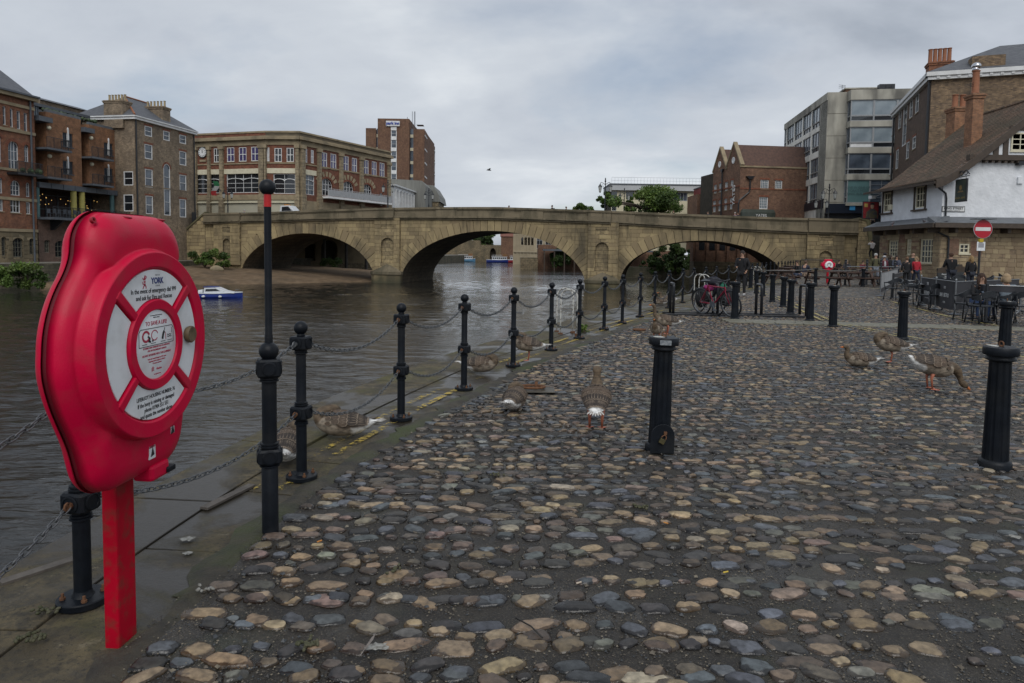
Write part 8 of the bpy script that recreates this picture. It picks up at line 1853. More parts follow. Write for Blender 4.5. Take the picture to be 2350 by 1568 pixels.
text('THE',.13,M_let,t,(L/2+.05,-.02,.72),(PI/2,0,0),sx=1,ext=.001,bold=.004);text('WATERFRONT',.17,M_let,t,(L/2+.05,-.026,.4),(PI/2,0,0),sx=.72,ext=.001,bold=.004)
b=MB();b.box(L/2-.22,L/2+.3,-.024,-.02,.62,.635);b.box(L/2-.22,L/2+.3,-.028,-.022,.29,.305);b.build('lettering_rule',M_let,t)
t,L=banner(s2,s3,"charcoal canvas banner lettered LIL'S BAR BISTRO YORK",M_canvas)
text("LIL'S",.1,M_let,t,(L/2+.05,-.022,.70),(PI/2,0,0),ext=.001);text('BAR  BISTRO',.165,M_let,t,(L/2+.05,-.026,.45),(PI/2,0,0),sx=.95,ext=.001,bold=.003);text('- YORK -',.085,M_let,t,(L/2+.05,-.026,.26),(PI/2,0,0),ext=.001)
banner(s3,gp(*K6(2280,1230)),'long charcoal canvas banner behind the BAR BISTRO one',M_canvas);t,L=banner(s0,gp(*K6(800,960)),'pale grey canvas banner at the left end of the enclosure',M_canw);b=MB();b.box(.06,L,-.03,-.026,.14,.3);b.build('dark_band',M_canvas,t)
banner(gp(*K6(740,1110)),gp(*K6(860,1060)),'short charcoal banner beside the pale one',M_canvas,z0=.8);
for q,lb in((K6(740,1110),'black pole left of the first terrace chairs'),(K6(1715,1365),'black pole before the young woman'),(K6(1878,1410),'black pole before the woman in grey')):
 p=gp(*q);t=thing('barrier_pole',lb,'barrier pole',(p.x,p.y,.03),0,'black barrier poles at the café');b=MB();b.lathe([(.17,0),(.17,.015),(.04,.03)],18);b.build('base',M_black,t,smooth=True);b=MB();b.box(-.03,.03,-.03,.03,.02,.98);b.build('pole',M_black,t,bevel=.004)
banner(gp(*K6(1715,1365)),gp(*K6(1878,1410)),'plain charcoal canvas strip between the black poles',M_canvas,z0=.80);banner(gp(*K6(1878,1410)),gp(*K6(2500,1440)),'plain charcoal canvas strip at the right edge',M_canvas,z0=.80)
# menu board
def a_board(pl,pr_,ztop,label,lines,w=None):
 p,q=gp(*pl),gp(*pr_);d=q-p;w=d.length;t=thing('menu_board',label,'menu board',(p.x,p.y,.02),math.atan2(d.y,d.x));h=ztop
 for k,s in enumerate((-1,1)):
  b=MB();M=Matrix.Translation((0,.28 if k else 0,0))@Matrix.Rotation(R_(10 if k else-10),4,'X');pl_=[(0,0),(w,0),(w,h*.86),(w*.72,h*.9),(w*.62,h),(w*.38,h),(w*.28,h*.9),(0,h*.86)];b.prism(pl_,.03,axis='y',h0=0,M=M);o=b.build('board',M_beam if k else mat('blackboard',(.014,.016,.016),(.02,.022,.022),scale=3,rough=.6),t,fix=True,bevel=.006)
 for z,s,sz in lines:text(s,sz,M_let,t,(w/2,-.006+z*.176,z),(R_(90-10),0,0),ext=.001,bold=.002,sx=.95)
 return t
a_board(K6(1310,985),K6(1515,985),1.22,'blackboard menu board lettered The Waterfront',((1.02,'The',.13),(.87,'Waterfront',.19),(.70,'Please wait to be',.085),(.60,'seated',.085),(.50,'open 10am-10pm',.085)))
a_board(K6(1520,960),K6(1640,960),1.25,'dark chalk menu board behind the Waterfront board',((.9,'3/3',.14),(.5,'2/2',.12)))
# rail with knobbed posts before the pub
rl=[(1605,890),(1895,870),(2225,880),(2560,900)]
t=thing('railing_fence','black railing with brass-knobbed posts before the pub','railing',gp(*K6(*rl[0])))
for i,q in enumerate(rl):
 p=gp(*K6(*q))-t.location;b=MB();b.lathe([(.08,0),(.07,.1),(.055,.12),(.055,1.1),(.09,1.12),(.09,1.2),(.05,1.24)],12,Matrix.Translation(p));b.build('post',M_black,t,smooth=True);b=MB();b.sphere((p.x,p.y,1.31),.085,12,8);b.build('knob',MATS['brass']if i else M_black,t,smooth='all')
 if i:o_=gp(*K6(*rl[i-1]))-t.location;[link_ for link_ in()];b=MB();b.bar(o_+Vector((0,0,1.05)),p+Vector((0,0,1.05)),.028,8);b.build('rail',M_alus,t,smooth=True)
rl=[(160,740),(420,735),(590,735),(760,735),(900,720)];t=thing('walk_railing','black railing with small posts behind the picnic tables','railing',gp(*K6(*rl[0])))
for i,q in enumerate(rl):
 p=gp(K6(*q)[0],655-i*.2)-t.location;b=MB();b.lathe([(.09,0),(.06,.1),(.06,1.25),(.09,1.28),(.05,1.34),(.07,1.42),(0,1.48)],10,Matrix.Translation(p));b.build('post',M_black,t,smooth=True)
 if i:b=MB();b.bar(Vector(po)+Vector((0,0,1.05)),p+Vector((0,0,1.05)),.03,6);b.build('rail',M_alus,t,smooth=True)
 po=p
 # iron fence at the bridge foot
p,q=gp(1838,622),gp(1925,624);t=thing('iron_fence','dark iron railings at the foot of the bridge','fence',p);d=q-p;b=MB()
for z in(.25,1.15):b=MB();b.bar((0,0,z),(d.x,d.y,z),.04,6);b.build('rail',M_black,t)
for k in range(31):b=MB();s=d*(k/30);b.bar((s.x,s.y,0),(s.x,s.y,1.4),.03,5,.015);b.build('bar',M_black,t)

# picnic tables
M_wood=mat('dark_picnic_timber',(.075,.042,.03),(.052,.03,.023),scale=6,rough=.7,stretch=(1,8,8))
def make_picnic():
 t=thing('picnic_table','x','picnic table')
 for k in range(5):b=MB();b.box(-.9,.9,-.37+k*.15,-.37+k*.15+.14,.72,.76);b.build('top_plank',M_wood,t)
 for s in(-1,1):
  for k in range(2):b=MB();y=s*.68+(k-.5)*.15;b.box(-.9,.9,y-.07,y+.07,.42,.46);b.build('bench_plank',M_wood,t)
  b=MB();b.box(s*.62-.04,s*.62+.04,-.8,.8,.33,.415);b.build('bench_bearer',M_wood,t);b=MB();b.box(s*.62-.04,s*.62+.04,-.36,.36,.64,.715);b.build('top_bearer',M_wood,t)
  for q in(-1,1):b=MB();b.add([(s*.67-.03,q*.3-.05,.715),(s*.67+.03,q*.3-.05,.715),(s*.67+.03,q*.3+.05,.715),(s*.67-.03,q*.3+.05,.715),(s*.67-.03,q*.68-.05,0),(s*.67+.03,q*.68-.05,0),(s*.67+.03,q*.68+.05,0),(s*.67-.03,q*.68+.05,0)],[(0,1,2,3),(7,6,5,4),(0,4,5,1),(1,5,6,2),(2,6,7,3),(3,7,4,0)]);b.build('leg',M_wood,t,fix=True)
 return t
pc0=make_picnic()
for i,(x,y,dg,lb)in enumerate(((1792,652,88,'picnic table nearest the bollard row, seen end on'),(1888,656,4,'picnic table left of the rope bollard, seen from its side'),(1962,657,4,'picnic table beside the second rope bollard'),(2015,655,8,'picnic table at the right end of the row'),(1806,640,88,'picnic table behind the end-on one'),(1815,633,88,'picnic table farthest along the quay edge'),(1940,641,0,'picnic table in the rear row below the red life ring'))):
 p=gp(x,y);t=pc0 if i==0 else dup(pc0);t.location=(p.x,p.y,.03);t.rotation_euler=(0,0,R_(dg));tag(t,lb,'picnic table','dark timber picnic tables')
for lb,x,y,yaw,kw in(('person in a dark jacket leaning over the end-on picnic table',1832,650,-60,dict(top=BLK,legs=(.05,.06,.1))),('man in navy with a shaved head on the picnic bench',1844,648,120,dict(top=NAVY,legs=(.35,.25,.18),hair=(.1,.06,.04))),('seated person in black at the rear tables',1921,636,20,dict(top=BLK)),('seated fair haired person at the rear tables',1942,637,-20,dict(top=(.04,.04,.05),hair=(.3,.24,.18))),('seated person in dark red behind the rear tables',1977,640,0,dict(top=(.12,.02,.03)))):
 p=gp(x,y);person(lb,(p.x,p.y,.05),F_(yaw),pose='sit',arms=('table','table'),lean=.1,**kw)
 # far lifebuoy
p=dp(1900,609,41.5);t=thing('far_lifebuoy','small red lifebuoy housing with white ring among the picnic tables','lifebuoy housing',(p.x,p.y,0));r=13*41.5/1567
b=MB();b.lathe([(r*.9,-.12),(r,-.05),(r,.06),(r*.9,.11),(0,.12)],32,Matrix.Translation((0,0,p.z))@Matrix.Rotation(PI/2,4,'X'));b.box(-r*.65,r*.65,-.11,.1,p.z,p.z+r*1.05);b.box(-r*1.2,r*1.2,-.1,.1,p.z-r*.2,p.z+r*.45);b.build('housing',M_red,t,bevel=.03)
b=MB();b.tube([(r*.52*math.cos(a),-.14,p.z+r*.52*math.sin(a))for a in np.linspace(-.9,PI+.9,18)],.075,8);b.build('white_ring',M_white,t,smooth='all');b=MB();b.box(-.05,.05,-.05,.05,0,p.z-r*.8);b.build('post',M_redp,t)
b=MB();b.cbox((0,-.13,p.z+.02),(.16,.05,.2));b.build('handle',M_white,t)

# ------------------------------------------------------------------ bicycles
def bicycle(label,px_,deg,col,lean):
 p=gp(*px_);t=thing('bicycle',label,'bicycle',(p.x,p.y,.035));t.rotation_euler=Euler((R_(lean),0,R_(deg)));r=.34;mf=mat('frame_paint_'+('pink' if col[0]>.2 else 'dark'),col,rough=.3)
 for x,nm in((-.52,'rear_wheel'),(.52,'front_wheel')):
  b=MB();b.tube([(x+r*math.cos(a),0,r+r*math.sin(a))for a in np.linspace(0,2*PI,33)[:-1]],.02,8,closed=True);o=b.build(nm,M_black,t,smooth='all');b=MB();b.tube([(x+(r-.025)*math.cos(a),0,r+(r-.025)*math.sin(a))for a in np.linspace(0,2*PI,33)[:-1]],.009,6,closed=True);b.build('rim',M_alus,o,smooth='all');b=MB()
  for k in range(18):a=2*PI*k/18;b.bar((x,.02*(-1)**k,r),(x+(r-.02)*math.cos(a),0,r+(r-.02)*math.sin(a)),.0028,4)
  b.bar((x,-.05,r),(x,.05,r),.02,8);b.build('spokes',M_alus,o)
 b=MB();bb,ss,hh,ra,fa=(-.08,0,.3),(-.24,0,.80),(.36,0,.80),(-.52,0,r),(.52,0,r)
 for a,c,q in((bb,ss,.018),(ss,(.35,0,.77),.018),(bb,(.37,0,.72),.021),(hh,(.38,0,.68),.022)):b.bar(a,c,q,8)
 for s in(-1,1):b.bar(bb,(ra[0],s*.05,ra[2]),.011,6);b.bar((ss[0],s*.01,.76),(ra[0],s*.05,ra[2]),.01,6)
 b.build('frame',mf,t,smooth=True);b=MB();[b.tube([(.39,s*.03,.70),(.43,s*.05,.6),(fa[0],s*.05,fa[2])],.014,6)for s in(-1,1)];b.build('fork',mf,t,smooth='all')
 b=MB();b.bar(ss,(-.27,0,.9),.014,6);b.build('seat_post',M_alus,t);b=MB();b.prism([(-.42,.08),(-.36,.1),(-.15,.03),(-.13,0),(-.15,-.03),(-.36,-.1),(-.42,-.08)],.95,h0=.90);b.build('saddle',M_black,t,bevel=.015)
 b=MB();b.tube([(.36,0,.8),(.35,0,.93)],.015,6);b.tube([(.28,-.28,.95),(.37,-.2,.96),(.36,0,.95),(.37,.2,.96),(.28,.28,.95)],.013,6);b.build('handlebar',M_black,t,smooth='all')
 b=MB();b.lathe([(.09,-.004),(.09,.004)],20,Matrix.Translation((-.08,-.05,.3))@Matrix.Rotation(PI/2,4,'X'));b.bar((-.08,-.06,.3),(.02,-.07,.17),.009,5);b.bar((-.08,.06,.3),(-.18,.07,.43),.009,5);b.cbox((.03,-.1,.16),(.09,.08,.02));b.cbox((-.19,.1,.44),(.09,.08,.02));b.build('crank_and_pedals',M_steel,t)
 b=MB();[b.tube([(x+(r+.03)*math.cos(a),0,r+(r+.03)*math.sin(a))for a in np.linspace(*g,10)],.016,5)for x,g in((-.52,(.3,2.9)),(.52,(.6,2.2)))];b.build('mudguard',M_black,t,smooth='all');return t
bicycle('pink framed bicycle with loaded carrier leaning on the cycle rack',(1645,727),-60,(.22,.012,.035),9);bicycle('dark bicycle leaning behind the pink one at the rack',(1624,722),-78,(.02,.02,.025),-8)
for lb,x,y,z,sc,c in(('black pannier bag hanging left of the parked bicycles',1610,722,.45,(.19,.16,.25),BLK),('bright pink bag on the bicycle carrier',1627,722,.74,(.18,.11,.09),(.26,.02,.13)),('black rucksack hanging right of the pink bicycle',1668,722,.5,(.26,.2,.28),BLK),('dark helmet and bag heaped on the handlebars',1636,722,.92,(.22,.16,.12),(.02,.02,.03)),('small green bag tied to the bicycle',1657,722,.78,(.12,.09,.07),(.02,.16,.1)),('small purple bag under the handlebars',1648,721,.72,(.1,.1,.09),(.12,.03,.2))):
 p=gp(x,y);t=thing('bag' if 'helmet' not in lb else 'heaped_kit',lb,'bag',(p.x,p.y,z));b=MB();b.sphere((0,0,0),1,14,10,sc=sc);b.tube([(-sc[0]*.5,0,sc[2]*.8),(0,0,sc[2]*1.35),(sc[0]*.5,0,sc[2]*.8)],.014,6);o=b.build('body',cloth(c),t,smooth='all')
 for v in o.data.vertices:v.co+=Vector((vnoise(v.co,9,3),vnoise(v.co,9,5),vnoise(v.co,9,8)))*.035
 # ------------------------------------------------------------------ boats
def boat(name,label,pos,rz,L,Bm,H,hull,top,cabin,group=None):
 t=thing(name,label,'boat',pos,rz);n=12;b=MB();vs=[]
 for i in range(n+1):
  f=i/n;w=Bm/2*(1-max(0,(f-.55)/.45)**2.2)*(.9+.1*min(1,f*4));x=-L/2+L*f;zs=H*(1+.35*max(0,f-.5)*2*.6)
  vs+=[(x,-w*.7,-.25),(x,-w,H*.35),(x,-w,zs),(x,w,zs),(x,w,H*.35),(x,w*.7,-.25)]
 fs=[(i*6+j,(i+1)*6+j,(i+1)*6+j+1,i*6+j+1)for i in range(n)for j in(0,1,3,4)];b.add(vs,fs+[(0,1,2,3,4,5)]);b.build('hull',hull,t,fix=True)
 b=MB();b.add([vs[i*6+2]for i in range(n+1)]+[vs[i*6+3]for i in range(n+1)],[(i,i+1,n+2+i,n+1+i)for i in range(n)]);b.build('deck',top,t)
 b=MB();b.tube([vs[i*6+2]for i in range(n+1)]+[vs[i*6+3]for i in range(n,-1,-1)],.06,5,closed=True);b.build('gunwale',top,t,smooth='all')
 cabin(t);return t
M_bblue=mat('boat_blue',(.012,.035,.22),(.015,.03,.17),scale=2,rough=.3);M_bwhite=mat('boat_white',(.66,.68,.70),(.58,.6,.62),scale=2,rough=.3);M_bred=mat('boat_red',(.3,.02,.03),rough=.35)
def cab1(t):
 b=MB();b.prism([(-1.3,.55),(-1.2,1.15),(.1,1.2),(.9,.85),(2.0,.62),(2.0,.55)],.72,axis='y',h0=-.72);b.build('cabin',M_bwhite,t,fix=True,bevel=.08)
 for s in(-1,1):b=MB();b.prism([(-1.1,.75),(-1.05,1.02),(.05,1.06),(.5,.82)],s*.735,axis='y',h0=s*.7);b.build('window',G_dark,t,fix=True)
 b=MB();b.prism([(-1.35,1.2),(-1.25,1.3),(-.1,1.28),(.0,1.22)],.7,axis='y',h0=-.7);b.build('canopy',M_bblue,t,fix=True);b=MB();b.cbox((-1.7,0,.75),(.5,1.1,.3));b.build('stern_seat',M_bwhite,t,bevel=.05)
 b=MB();b.tube([(2.0,.3,.6),(2.0,.3,.95),(2.5,0,1.0),(2.0,-.3,.95),(2.0,-.3,.6)],.02,5);b.build('bow_rail',M_alus,t,smooth='all');b=MB();[b.sphere((x,-1.02,.22),.13,8,6,sc=(1.6,1,1))for x in(-1.2,.6)];b.build('fender',M_bwhite,t,smooth='all')
p=gp(500,684,WATER_Z);boat('motor_boat','small white and blue motor boat moving on the river behind the lifebuoy',(p.x,p.y,WATER_Z),.06,5.4,2.0,.55,M_bblue,M_bwhite,cab1).scale=(.72,.72,.72)
# its wake: a broken line of foam
def cab2(t):
 b=MB();b.box(-2.8,2.2,-1,1,.85,1.95);b.build('saloon',M_bwhite,t);b=MB();[b.box(-2.6+i*.68,-2.1+i*.68,-1.03,1.03,1.25,1.7)for i in range(7)];b.build('windows',G_dark,t);b=MB();b.box(-3,2.4,-1.1,1.1,1.95,2.02);b.build('roof',M_bwhite,t);b=MB();b.box(.8,2.2,-.8,.8,2.02,2.9);b.build('wheelhouse',mat('varnished_cabin',(.2,.1,.04)),t);b=MB();[b.bar((-2.8+i*.55,-1,2.02),(-2.8+i*.55,-1,2.5),.03,4)for i in range(7)];b.bar((-2.8,-1,2.5),(.5,-1,2.5),.03,4);b.build('rail',M_white,t)
for x,y,nm,lb,hull,L in((1148,605,'cruise_boat','blue hulled white cruise boat moored up river, seen through the middle arch',M_bblue,9.4),(1190,604,'cruise_boat','red hulled white cruise boat moored beside the blue one',M_bred,8),(1070,599.5,'cruise_boat','pale blue and white boat moored at the left of the far bend',mat('boat_pale_blue',(.1,.25,.4)),6.4)):
 p=dp(x,y,232 if x>1100 else 242);boat(nm,lb,(p.x,p.y,WATER_Z),.05 if x<1170 else-.1,L,2.6,.9,hull,M_bwhite,cab2)
t=thing('panel_van','white pickup van crossing the left part of the bridge','van',(0,0,0));q=BF.px(650,482,-4);w_=BF.world(q[0],4.2,bz(q[0]));t.location=w_;t.rotation_euler.z=BA
b=MB();b.prism([(-2.3,.5),(-2.3,1.15),(-.7,1.2),(-.55,2.0),(.7,2.05),(1.4,1.35),(2.3,1.15),(2.4,.5)],1.7,axis='y');b.build('body',M_bwhite,t,fix=True,bevel=.06);b=MB();b.prism([(-.35,1.3),(-.3,1.85),(.6,1.9),(1.1,1.35)],1.72,axis='y',h0=-.02);b.build('side_window',G_dark,t,fix=True)
for x in(-1.5,1.5):
 for y in(.1,1.6):b=MB();b.lathe([(.36,-.1),(.36,.1)],18,Matrix.Translation((x,y,.36))@Matrix.Rotation(PI/2,4,'X'));b.build('wheel',M_black,t)
b=MB();b.box(-.3,.3,.5,1.2,2.06,2.2);b.build('roof_beacon',mat('amber',(.5,.2,.03)),t)
p=dp(*K2(330,745),99);t=thing('flag','green white and red flag on a slanting pole at the clock building','flag',p);a=dp(*K2(262,640),98)-p;b=MB();b.bar((0,0,0),a,.05,6);b.build('pole',M_steel,t)
for k,c in enumerate(((.02,.16,.06),(.5,.5,.48),(.4,.03,.03))):
 b=MB();e=a*.95;d=a*.45;z=lambda f:Vector((.25*math.sin(f*5),-.05,-f*1.75-.1));vs=[]
 f0,f1=k/3,(k+1)/3;n_=4
 for i in range(n_+1):f=f0+(f1-f0)*i/n_;vs+=[e*.98+z(f*1.15)+Vector((-.2,0,0)),e*.98+z(f*1.15)+Vector((.5,.1,.0))]
 b.add(vs,[(2*i,2*i+1,2*i+3,2*i+2)for i in range(n_)]);b.build('stripe',cloth(c),t,smooth='all')

 # ------------------------------------------------------------------ trees and plants
def leaf_mat(name,a,bcol):
 m,nt,N,L,P=_nt(name);at=N.new('ShaderNodeAttribute');at.attribute_name='tint';L.new(at.outputs['Color'],P.inputs['Base Color']);P.inputs['Roughness'].default_value=.6
 tr=N.new('ShaderNodeBsdfTranslucent');L.new(at.outputs['Color'],tr.inputs[0]);mx=N.new('ShaderNodeMixShader');mx.inputs[0].default_value=.25;L.new(P.outputs[0],mx.inputs[1]);L.new(tr.outputs[0],mx.inputs[2]);L.new(mx.outputs[0],N['Material Output'].inputs[0]);MATS[name]=m;return m
M_leaf=leaf_mat('leaf',0,0);M_bark=mat('bark',(.06,.048,.035),(.09,.07,.05),scale=5,rough=.9)
def foliage(name,parent,clumps,n,sz,cols,seed):
 r=np.random.RandomState(seed);N_=n*len(clumps);V=np.zeros((N_*4,3));C=np.ones((N_*4,4),np.float32);k=0
 for ci,(cx,cy,cz,rad)in enumerate(clumps):
  base=np.array(cols[ci%len(cols)])*r.uniform(.75,1.25)
  d=r.normal(size=(n,3));d/=np.linalg.norm(d,axis=1)[:,None];p=np.array([cx,cy,cz])+d*(rad*r.uniform(.45,1.08,(n,1))**1)*np.array([1,1,.8])
  u=r.normal(size=(n,3));u/=np.linalg.norm(u,axis=1)[:,None];w=np.cross(u,r.normal(size=(n,3)));w/=np.linalg.norm(w,axis=1)[:,None];s=sz*r.uniform(.6,1.4,(n,1))
  q=np.stack([p-u*s,p-w*s*.5,p+u*s,p+w*s*.5],1).reshape(-1,3);V[k:k+4*n]=q;c=base*r.uniform(.7,1.3,(n,1));C[k:k+4*n,:3]=np.repeat(c,4,0);k+=4*n
 me=bpy.data.meshes.new(name);me.from_pydata(V.tolist(),[],np.arange(N_*4).reshape(-1,4).tolist());me.materials.append(M_leaf);a=me.attributes.new('tint','FLOAT_COLOR','POINT');a.data.foreach_set('color',C.ravel());return link(name,me,parent)
GR=[(.10,.165,.03),(.075,.13,.026),(.13,.19,.04),(.055,.095,.02)];GD=[(.05,.09,.02),(.035,.065,.017),(.07,.115,.026)]
def tree(label,x,y,z0,w,h,seed,cols=GR,n=190,sz=.19,nm='broadleaf_tree',trunk=.35,lc=52):
 r=random.Random(seed);t=thing(nm,label,'tree',(x,y,z0));b=MB();b.tube([(0,0,0),(.1,.05,h*trunk*.6),(.05,0,h*.7)],[w*.06,w*.045,w*.015],8)
 cl=[]
 for i in range(lc):
  a=r.uniform(0,2*PI);f=r.random();zz=h*(trunk+(1-trunk)*f);rr=w/2*math.sin(PI*min(.97,.18+.8*f))**.7*r.uniform(.3,1.0)*(.8+.35*math.sin(a*3+seed));cl.append((rr*math.cos(a),rr*math.sin(a),zz,w*r.uniform(.06,.135)))
  if i%3==0:b.tube([(.05,0,h*trunk*r.uniform(.5,1.2)),(rr*math.cos(a)*.5,rr*math.sin(a)*.5,zz*.8),cl[-1][:3]],[w*.025,w*.015,w*.006],5)
 b.build('trunk',M_bark,t,smooth='all');foliage('crown',t,cl,n,sz,cols,seed)
def bytop(xc,ytop,ybase,wpx,Y,**k):
 p=dp(xc,ybase,Y);H_=dp(xc,ytop,Y).z-p.z;return p.x,Y,p.z,wpx*Y/1567,H_
for lb,a,kw in(('bright green bushy tree behind the bridge parapet before the cream building',(1498,440,500,190,96),dict(seed=4)),('green tree behind the lamp at the left of the cream building',(1389,443,495,46,112),dict(seed=6,lc=22)),('low green treetop showing over the middle of the bridge',(1332,472,500,60,120),dict(seed=8,lc=20)),('small tree right of the bushy one by the bridge parapet',(1446,452,500,40,104),dict(seed=9,lc=16)),
('dark green tree leaning over the water, seen through the right arch',(1548,552,628,92,104),dict(seed=11,cols=GD,trunk=.05,lc=40)),('dark tree between the right arch and the brick quay wall',(1592,556,632,60,113),dict(seed=15,cols=GD,trunk=.05,lc=44)),('dark shrubby tree at the left of the right arch view',(1500,590,632,66,108),dict(seed=12,cols=GD,trunk=.05)),('dark green tree up river left of the stone hall',(1112,525,592,84,262),dict(seed=13,cols=GD,trunk=.1,sz=.5,lc=46)),('ivy clad tree beside the landing stage up river',(1285,574,612,60,152),dict(seed=14,cols=GD,trunk=.05,sz=.3))):
 x,y,z,w,h=bytop(*a);tree(lb,x,y,max(z,-2.4),w,h,**kw)
def bush(label,xc,ytop,ybase,wpx,Y,seed,cols=GR,nm='bush',n=170,lc=16,sz=.13):
 p=dp(xc,ybase,Y);h=dp(xc,ytop,Y).z-p.z;w=wpx*Y/1567;r=random.Random(seed);t=thing(nm,label,'bush',(p.x,Y,p.z));cl=[(r.uniform(-.42,.42)*w,r.uniform(-.3,.3)*w*.6,h*r.uniform(.12,.85),min(w,h)*r.uniform(.16,.28))for _ in range(lc)]
 b=MB();[b.tube([(0,0,-.1),(c[0]*.5,c[1]*.5,c[2]*.6),c[:3]],[.06,.04,.015],5)for c in cl[::3]];b.build('stem',M_bark,t,smooth='all');foliage('foliage',t,cl,n,sz,cols,seed)
bush('round green bush spilling over the bank wall at the far left',66,603,662,74,60.5,21);bush('smaller green bush on the bank wall at the left edge',6,612,655,44,59,22);bush('leggy green weeds at the foot of the bridge, left of the niche',470,566,612,60,83.5,23,nm='weed_clump');bush('weeds beside the niche at the left bridge end',512,578,614,34,84,24,nm='weed_clump',lc=10)
bush('weeds beneath the ladder hoops on the quay edge',1338,742,766,26,14.4,25,nm='weed_clump',n=50,sz=.025,lc=9);bush('ivy hanging on the dark bank wall under the left arch',760,590,626,46,112,26,cols=GD,nm='ivy_clump')
p=dp(1500,640,107);t=thing('far_quay_wall','overgrown river wall beyond the right arch','wall',(p.x-3,107,0));b=MB();b.box(-4,16,0,2,-3.5,-.6);b.build('wall',M_bankwall,t)
# light bits on the sand and rubble by the wing wall
for i,(x,y,w,lb)in enumerate(((455,612,30,'grey boulder at the foot of the wing wall'),(497,618,26,'brown boulder right of the weeds'))):
 p=gp(x,y,-1.0);t=link('boulder',None,None,p,label=lb,cat='boulder');b=MB();r_=w*p.y/1567/2;b.sphere((0,0,0),r_,14,9,sc=(1.2,.9,.6));o=b.build('stone',M_sstone,t,smooth='all')
 for v in o.data.vertices:v.co*=1+.3*vnoise(v.co,1.2,i)
p=gp(566,621,-1.6);b=MB();b.sphere((0,0,.1),.35,10,6,sc=(1.8,.6,.5));tag(b.build('plastic_litter',M_white,smooth='all',loc=p),'white litter lying on the sand bank','litter')

# ------------------------------------------------------------------ small things on the ground
p=gp(1231,898);t=thing('mooring_ring','rusty mooring ring lying on a plate in the cobbles','mooring ring',(p.x,p.y,.01));b=MB();b.box(-.22,.22,-.15,.15,0,.012);b.build('plate',mat('wet_stone_plate',(.05,.044,.034),(.075,.065,.046),scale=8,rough=.5),t,bevel=.01);b=MB();b.tube([(.15*math.cos(a)-.05,.09*math.sin(a)+.02,.04)for a in np.linspace(0,2*PI,19)[:-1]],.016,8,closed=True);b.build('ring',M_rust,t,smooth='all');b=MB();b.tube([(0,.08,.0),(0,.09,.09)],.02,8);b.build('eye_bolt',M_rust,t,smooth='all')
p=gp(1560,733+20);t=thing('mooring_ring','small iron mooring ring on the cobbles beyond the sitting geese','mooring ring',(gp(1467,821*0+762).x,gp(1467,762).y,.03));b=MB();b.tube([(.13*math.cos(a),.09*math.sin(a),.02)for a in np.linspace(0,2*PI,17)[:-1]],.018,8,closed=True);b.build('ring',M_rust,t,smooth='all')
for i,(a,c,lb)in enumerate((((468,1172),(578,1118),'iron strip let into the coping near the marker post'),((0,1345),(175,1288),'iron strip let into the coping left of the near post'),((800,985),(862,960),'iron strip in the coping beside the sleeping goose'))):
 p,q=gp(*a),gp(*c);d=q-p;b=MB();b.box(0,d.length,-.03,.03,.006,.022);o=b.build('iron_strip',mat('pitted_iron',(.07,.06,.05),(.11,.095,.08),scale=20,rough=.7),loc=(p.x,p.y,.0),rot=math.atan2(d.y,d.x));tag(o,lb,'iron strip','iron strips let into the coping')
M_drop=mat('goose_dropping',(.045,.05,.02),(.09,.085,.05),scale=40,rough=.8);M_lime=mat('lime_splash',(.36,.36,.33),(.15,.14,.12),scale=50,rough=.8)
for i,(x,y,n,lb)in enumerate(((80,1478,26,'heap of goose droppings on the coping at the lower left'),(108,1414,14,'small heap of goose droppings near the base of the near post'),(470,1365,9,'dropping with white cap by the coping edge'),(700,1495,24,'green goose droppings near the feather'),(1475,1175,16,'dark goose droppings among the middle cobbles'),(905,1322,8,'green dropping on a cobble in the near left'),(1140,1098,10,'goose droppings below the lying goose'))):
 p=gp(x,y);b=MB();r=random.Random(i)
 for k in range(n):a=r.uniform(0,6);q=Vector((r.gauss(0,.026),r.gauss(0,.017),.008+.012*r.random()));d=Vector((math.cos(a),math.sin(a),.2))*.010;b.tube([q-d,q,q+d],[.005,.008,.004],6)
 tag(b.build('goose_droppings',M_drop if i not in(2,)else M_lime,smooth='all',loc=(p.x,p.y,.02)),lb,'droppings',None);
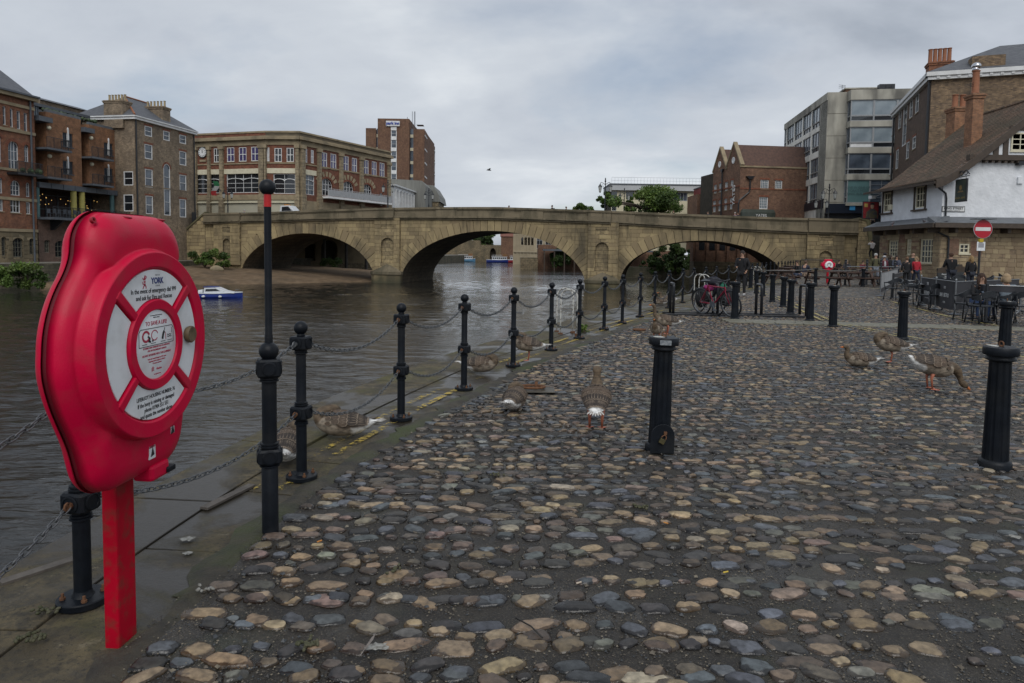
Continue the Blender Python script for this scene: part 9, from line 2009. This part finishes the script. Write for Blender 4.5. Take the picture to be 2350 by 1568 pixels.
for i,(x,y,s,lb)in enumerate(((432,1243,.045,'white splash on the coping beyond the red post'),(432,1276,.03,'smaller white splash on the coping, nearer one'),(865,1498,.05,'white splash on the cobbles under the feather'),(1108,1021,.05,'white splash left of the standing goose'),(2330,1242,.04,'pale splash on the cobbles below the right bollard'),(945,1034,.035,'white stone splash at the cobble edge'))):
 p=gp(x,y);b=MB();r=random.Random(i+40);n=16;vs=[(s*r.uniform(.5,1.3)*math.cos(2*PI*k/n),s*.8*r.uniform(.5,1.2)*math.sin(2*PI*k/n),0)for k in range(n)]+[(0,0,.0015)];b.add(vs,[(k,(k+1)%n,n)for k in range(n)]);tag(b.build('lime_splash',M_lime,loc=(p.x,p.y,.028 if x>800 else .017)),lb,'splash')
p=gp(835,1510);t=thing('feather','grey feather standing on the cobbles near the bottom edge','feather',(p.x,p.y,.03),.5);b=MB();M=Matrix.Rotation(R_(-50),4,'Y')@Matrix.Scale(.6,4);b.prism([(0,0),(.03,.012),(.09,.016),(.14,0),(.09,-.016),(.03,-.012)],.002,M=M);b.build('vane',mat('grey_feather',(.1,.085,.075),(.3,.27,.25),scale=25,rough=.7),t,fix=True);b=MB();b.tube([M@Vector((-.035,0,.003)),M@Vector((.135,0,.003))],.0022,5);b.build('quill',mat('grey_feather',(.1,.085,.075)),t)
for i,(x,y,lb,c)in enumerate(((1528,1213,'orange cigarette end by the tan cobbles in the middle',(.5,.22,.05)),(1665,1328,'yellow cigarette end in the right foreground cobbles',(.55,.4,.06)),(1328,1353,'pale cigarette end in the foreground cobbles',(.5,.42,.33)),(733,1256,'orange cigarette end near the marker post',(.5,.2,.04)))):
 p=gp(x,y);b=MB();a=rng.uniform(0,3);b.bar((-.014*math.cos(a),-.014*math.sin(a),0),(.014*math.cos(a),.014*math.sin(a),.004),.0042,7);tag(b.build('cigarette_end',mat('cigarette_%d'%i,c,rough=.8),smooth=True,loc=(p.x,p.y,.033)),lb,'cigarette end')
p,q=gp(1183,1432),gp(1245,1478);d=q-p;b=MB();b.tube([(0,0,0),(d.x*.5+.01,d.y*.5,.006),(d.x,d.y,0)],.0035,6);tag(b.build('twig',mat('dark_twig',(.02,.017,.014)),smooth='all',loc=(p.x,p.y,.028)),'thin dark twig lying on the foreground cobbles','twig')
# ------------------------------------------------------------------ lettering becomes solid mesh
def bake_text():
 dg=bpy.context.evaluated_depsgraph_get()
 for o in[o for o in COL.objects if o.type=='FONT']:
  me=bpy.data.meshes.new_from_object(o.evaluated_get(dg),depsgraph=dg);me.name='lettering';m=o.data.materials[0]
  if not me.materials:me.materials.append(m)
  n=link('lettering',me,o.parent,o.location,o.rotation_euler.copy(),scale=o.scale)
  bpy.data.objects.remove(o)
bake_text()
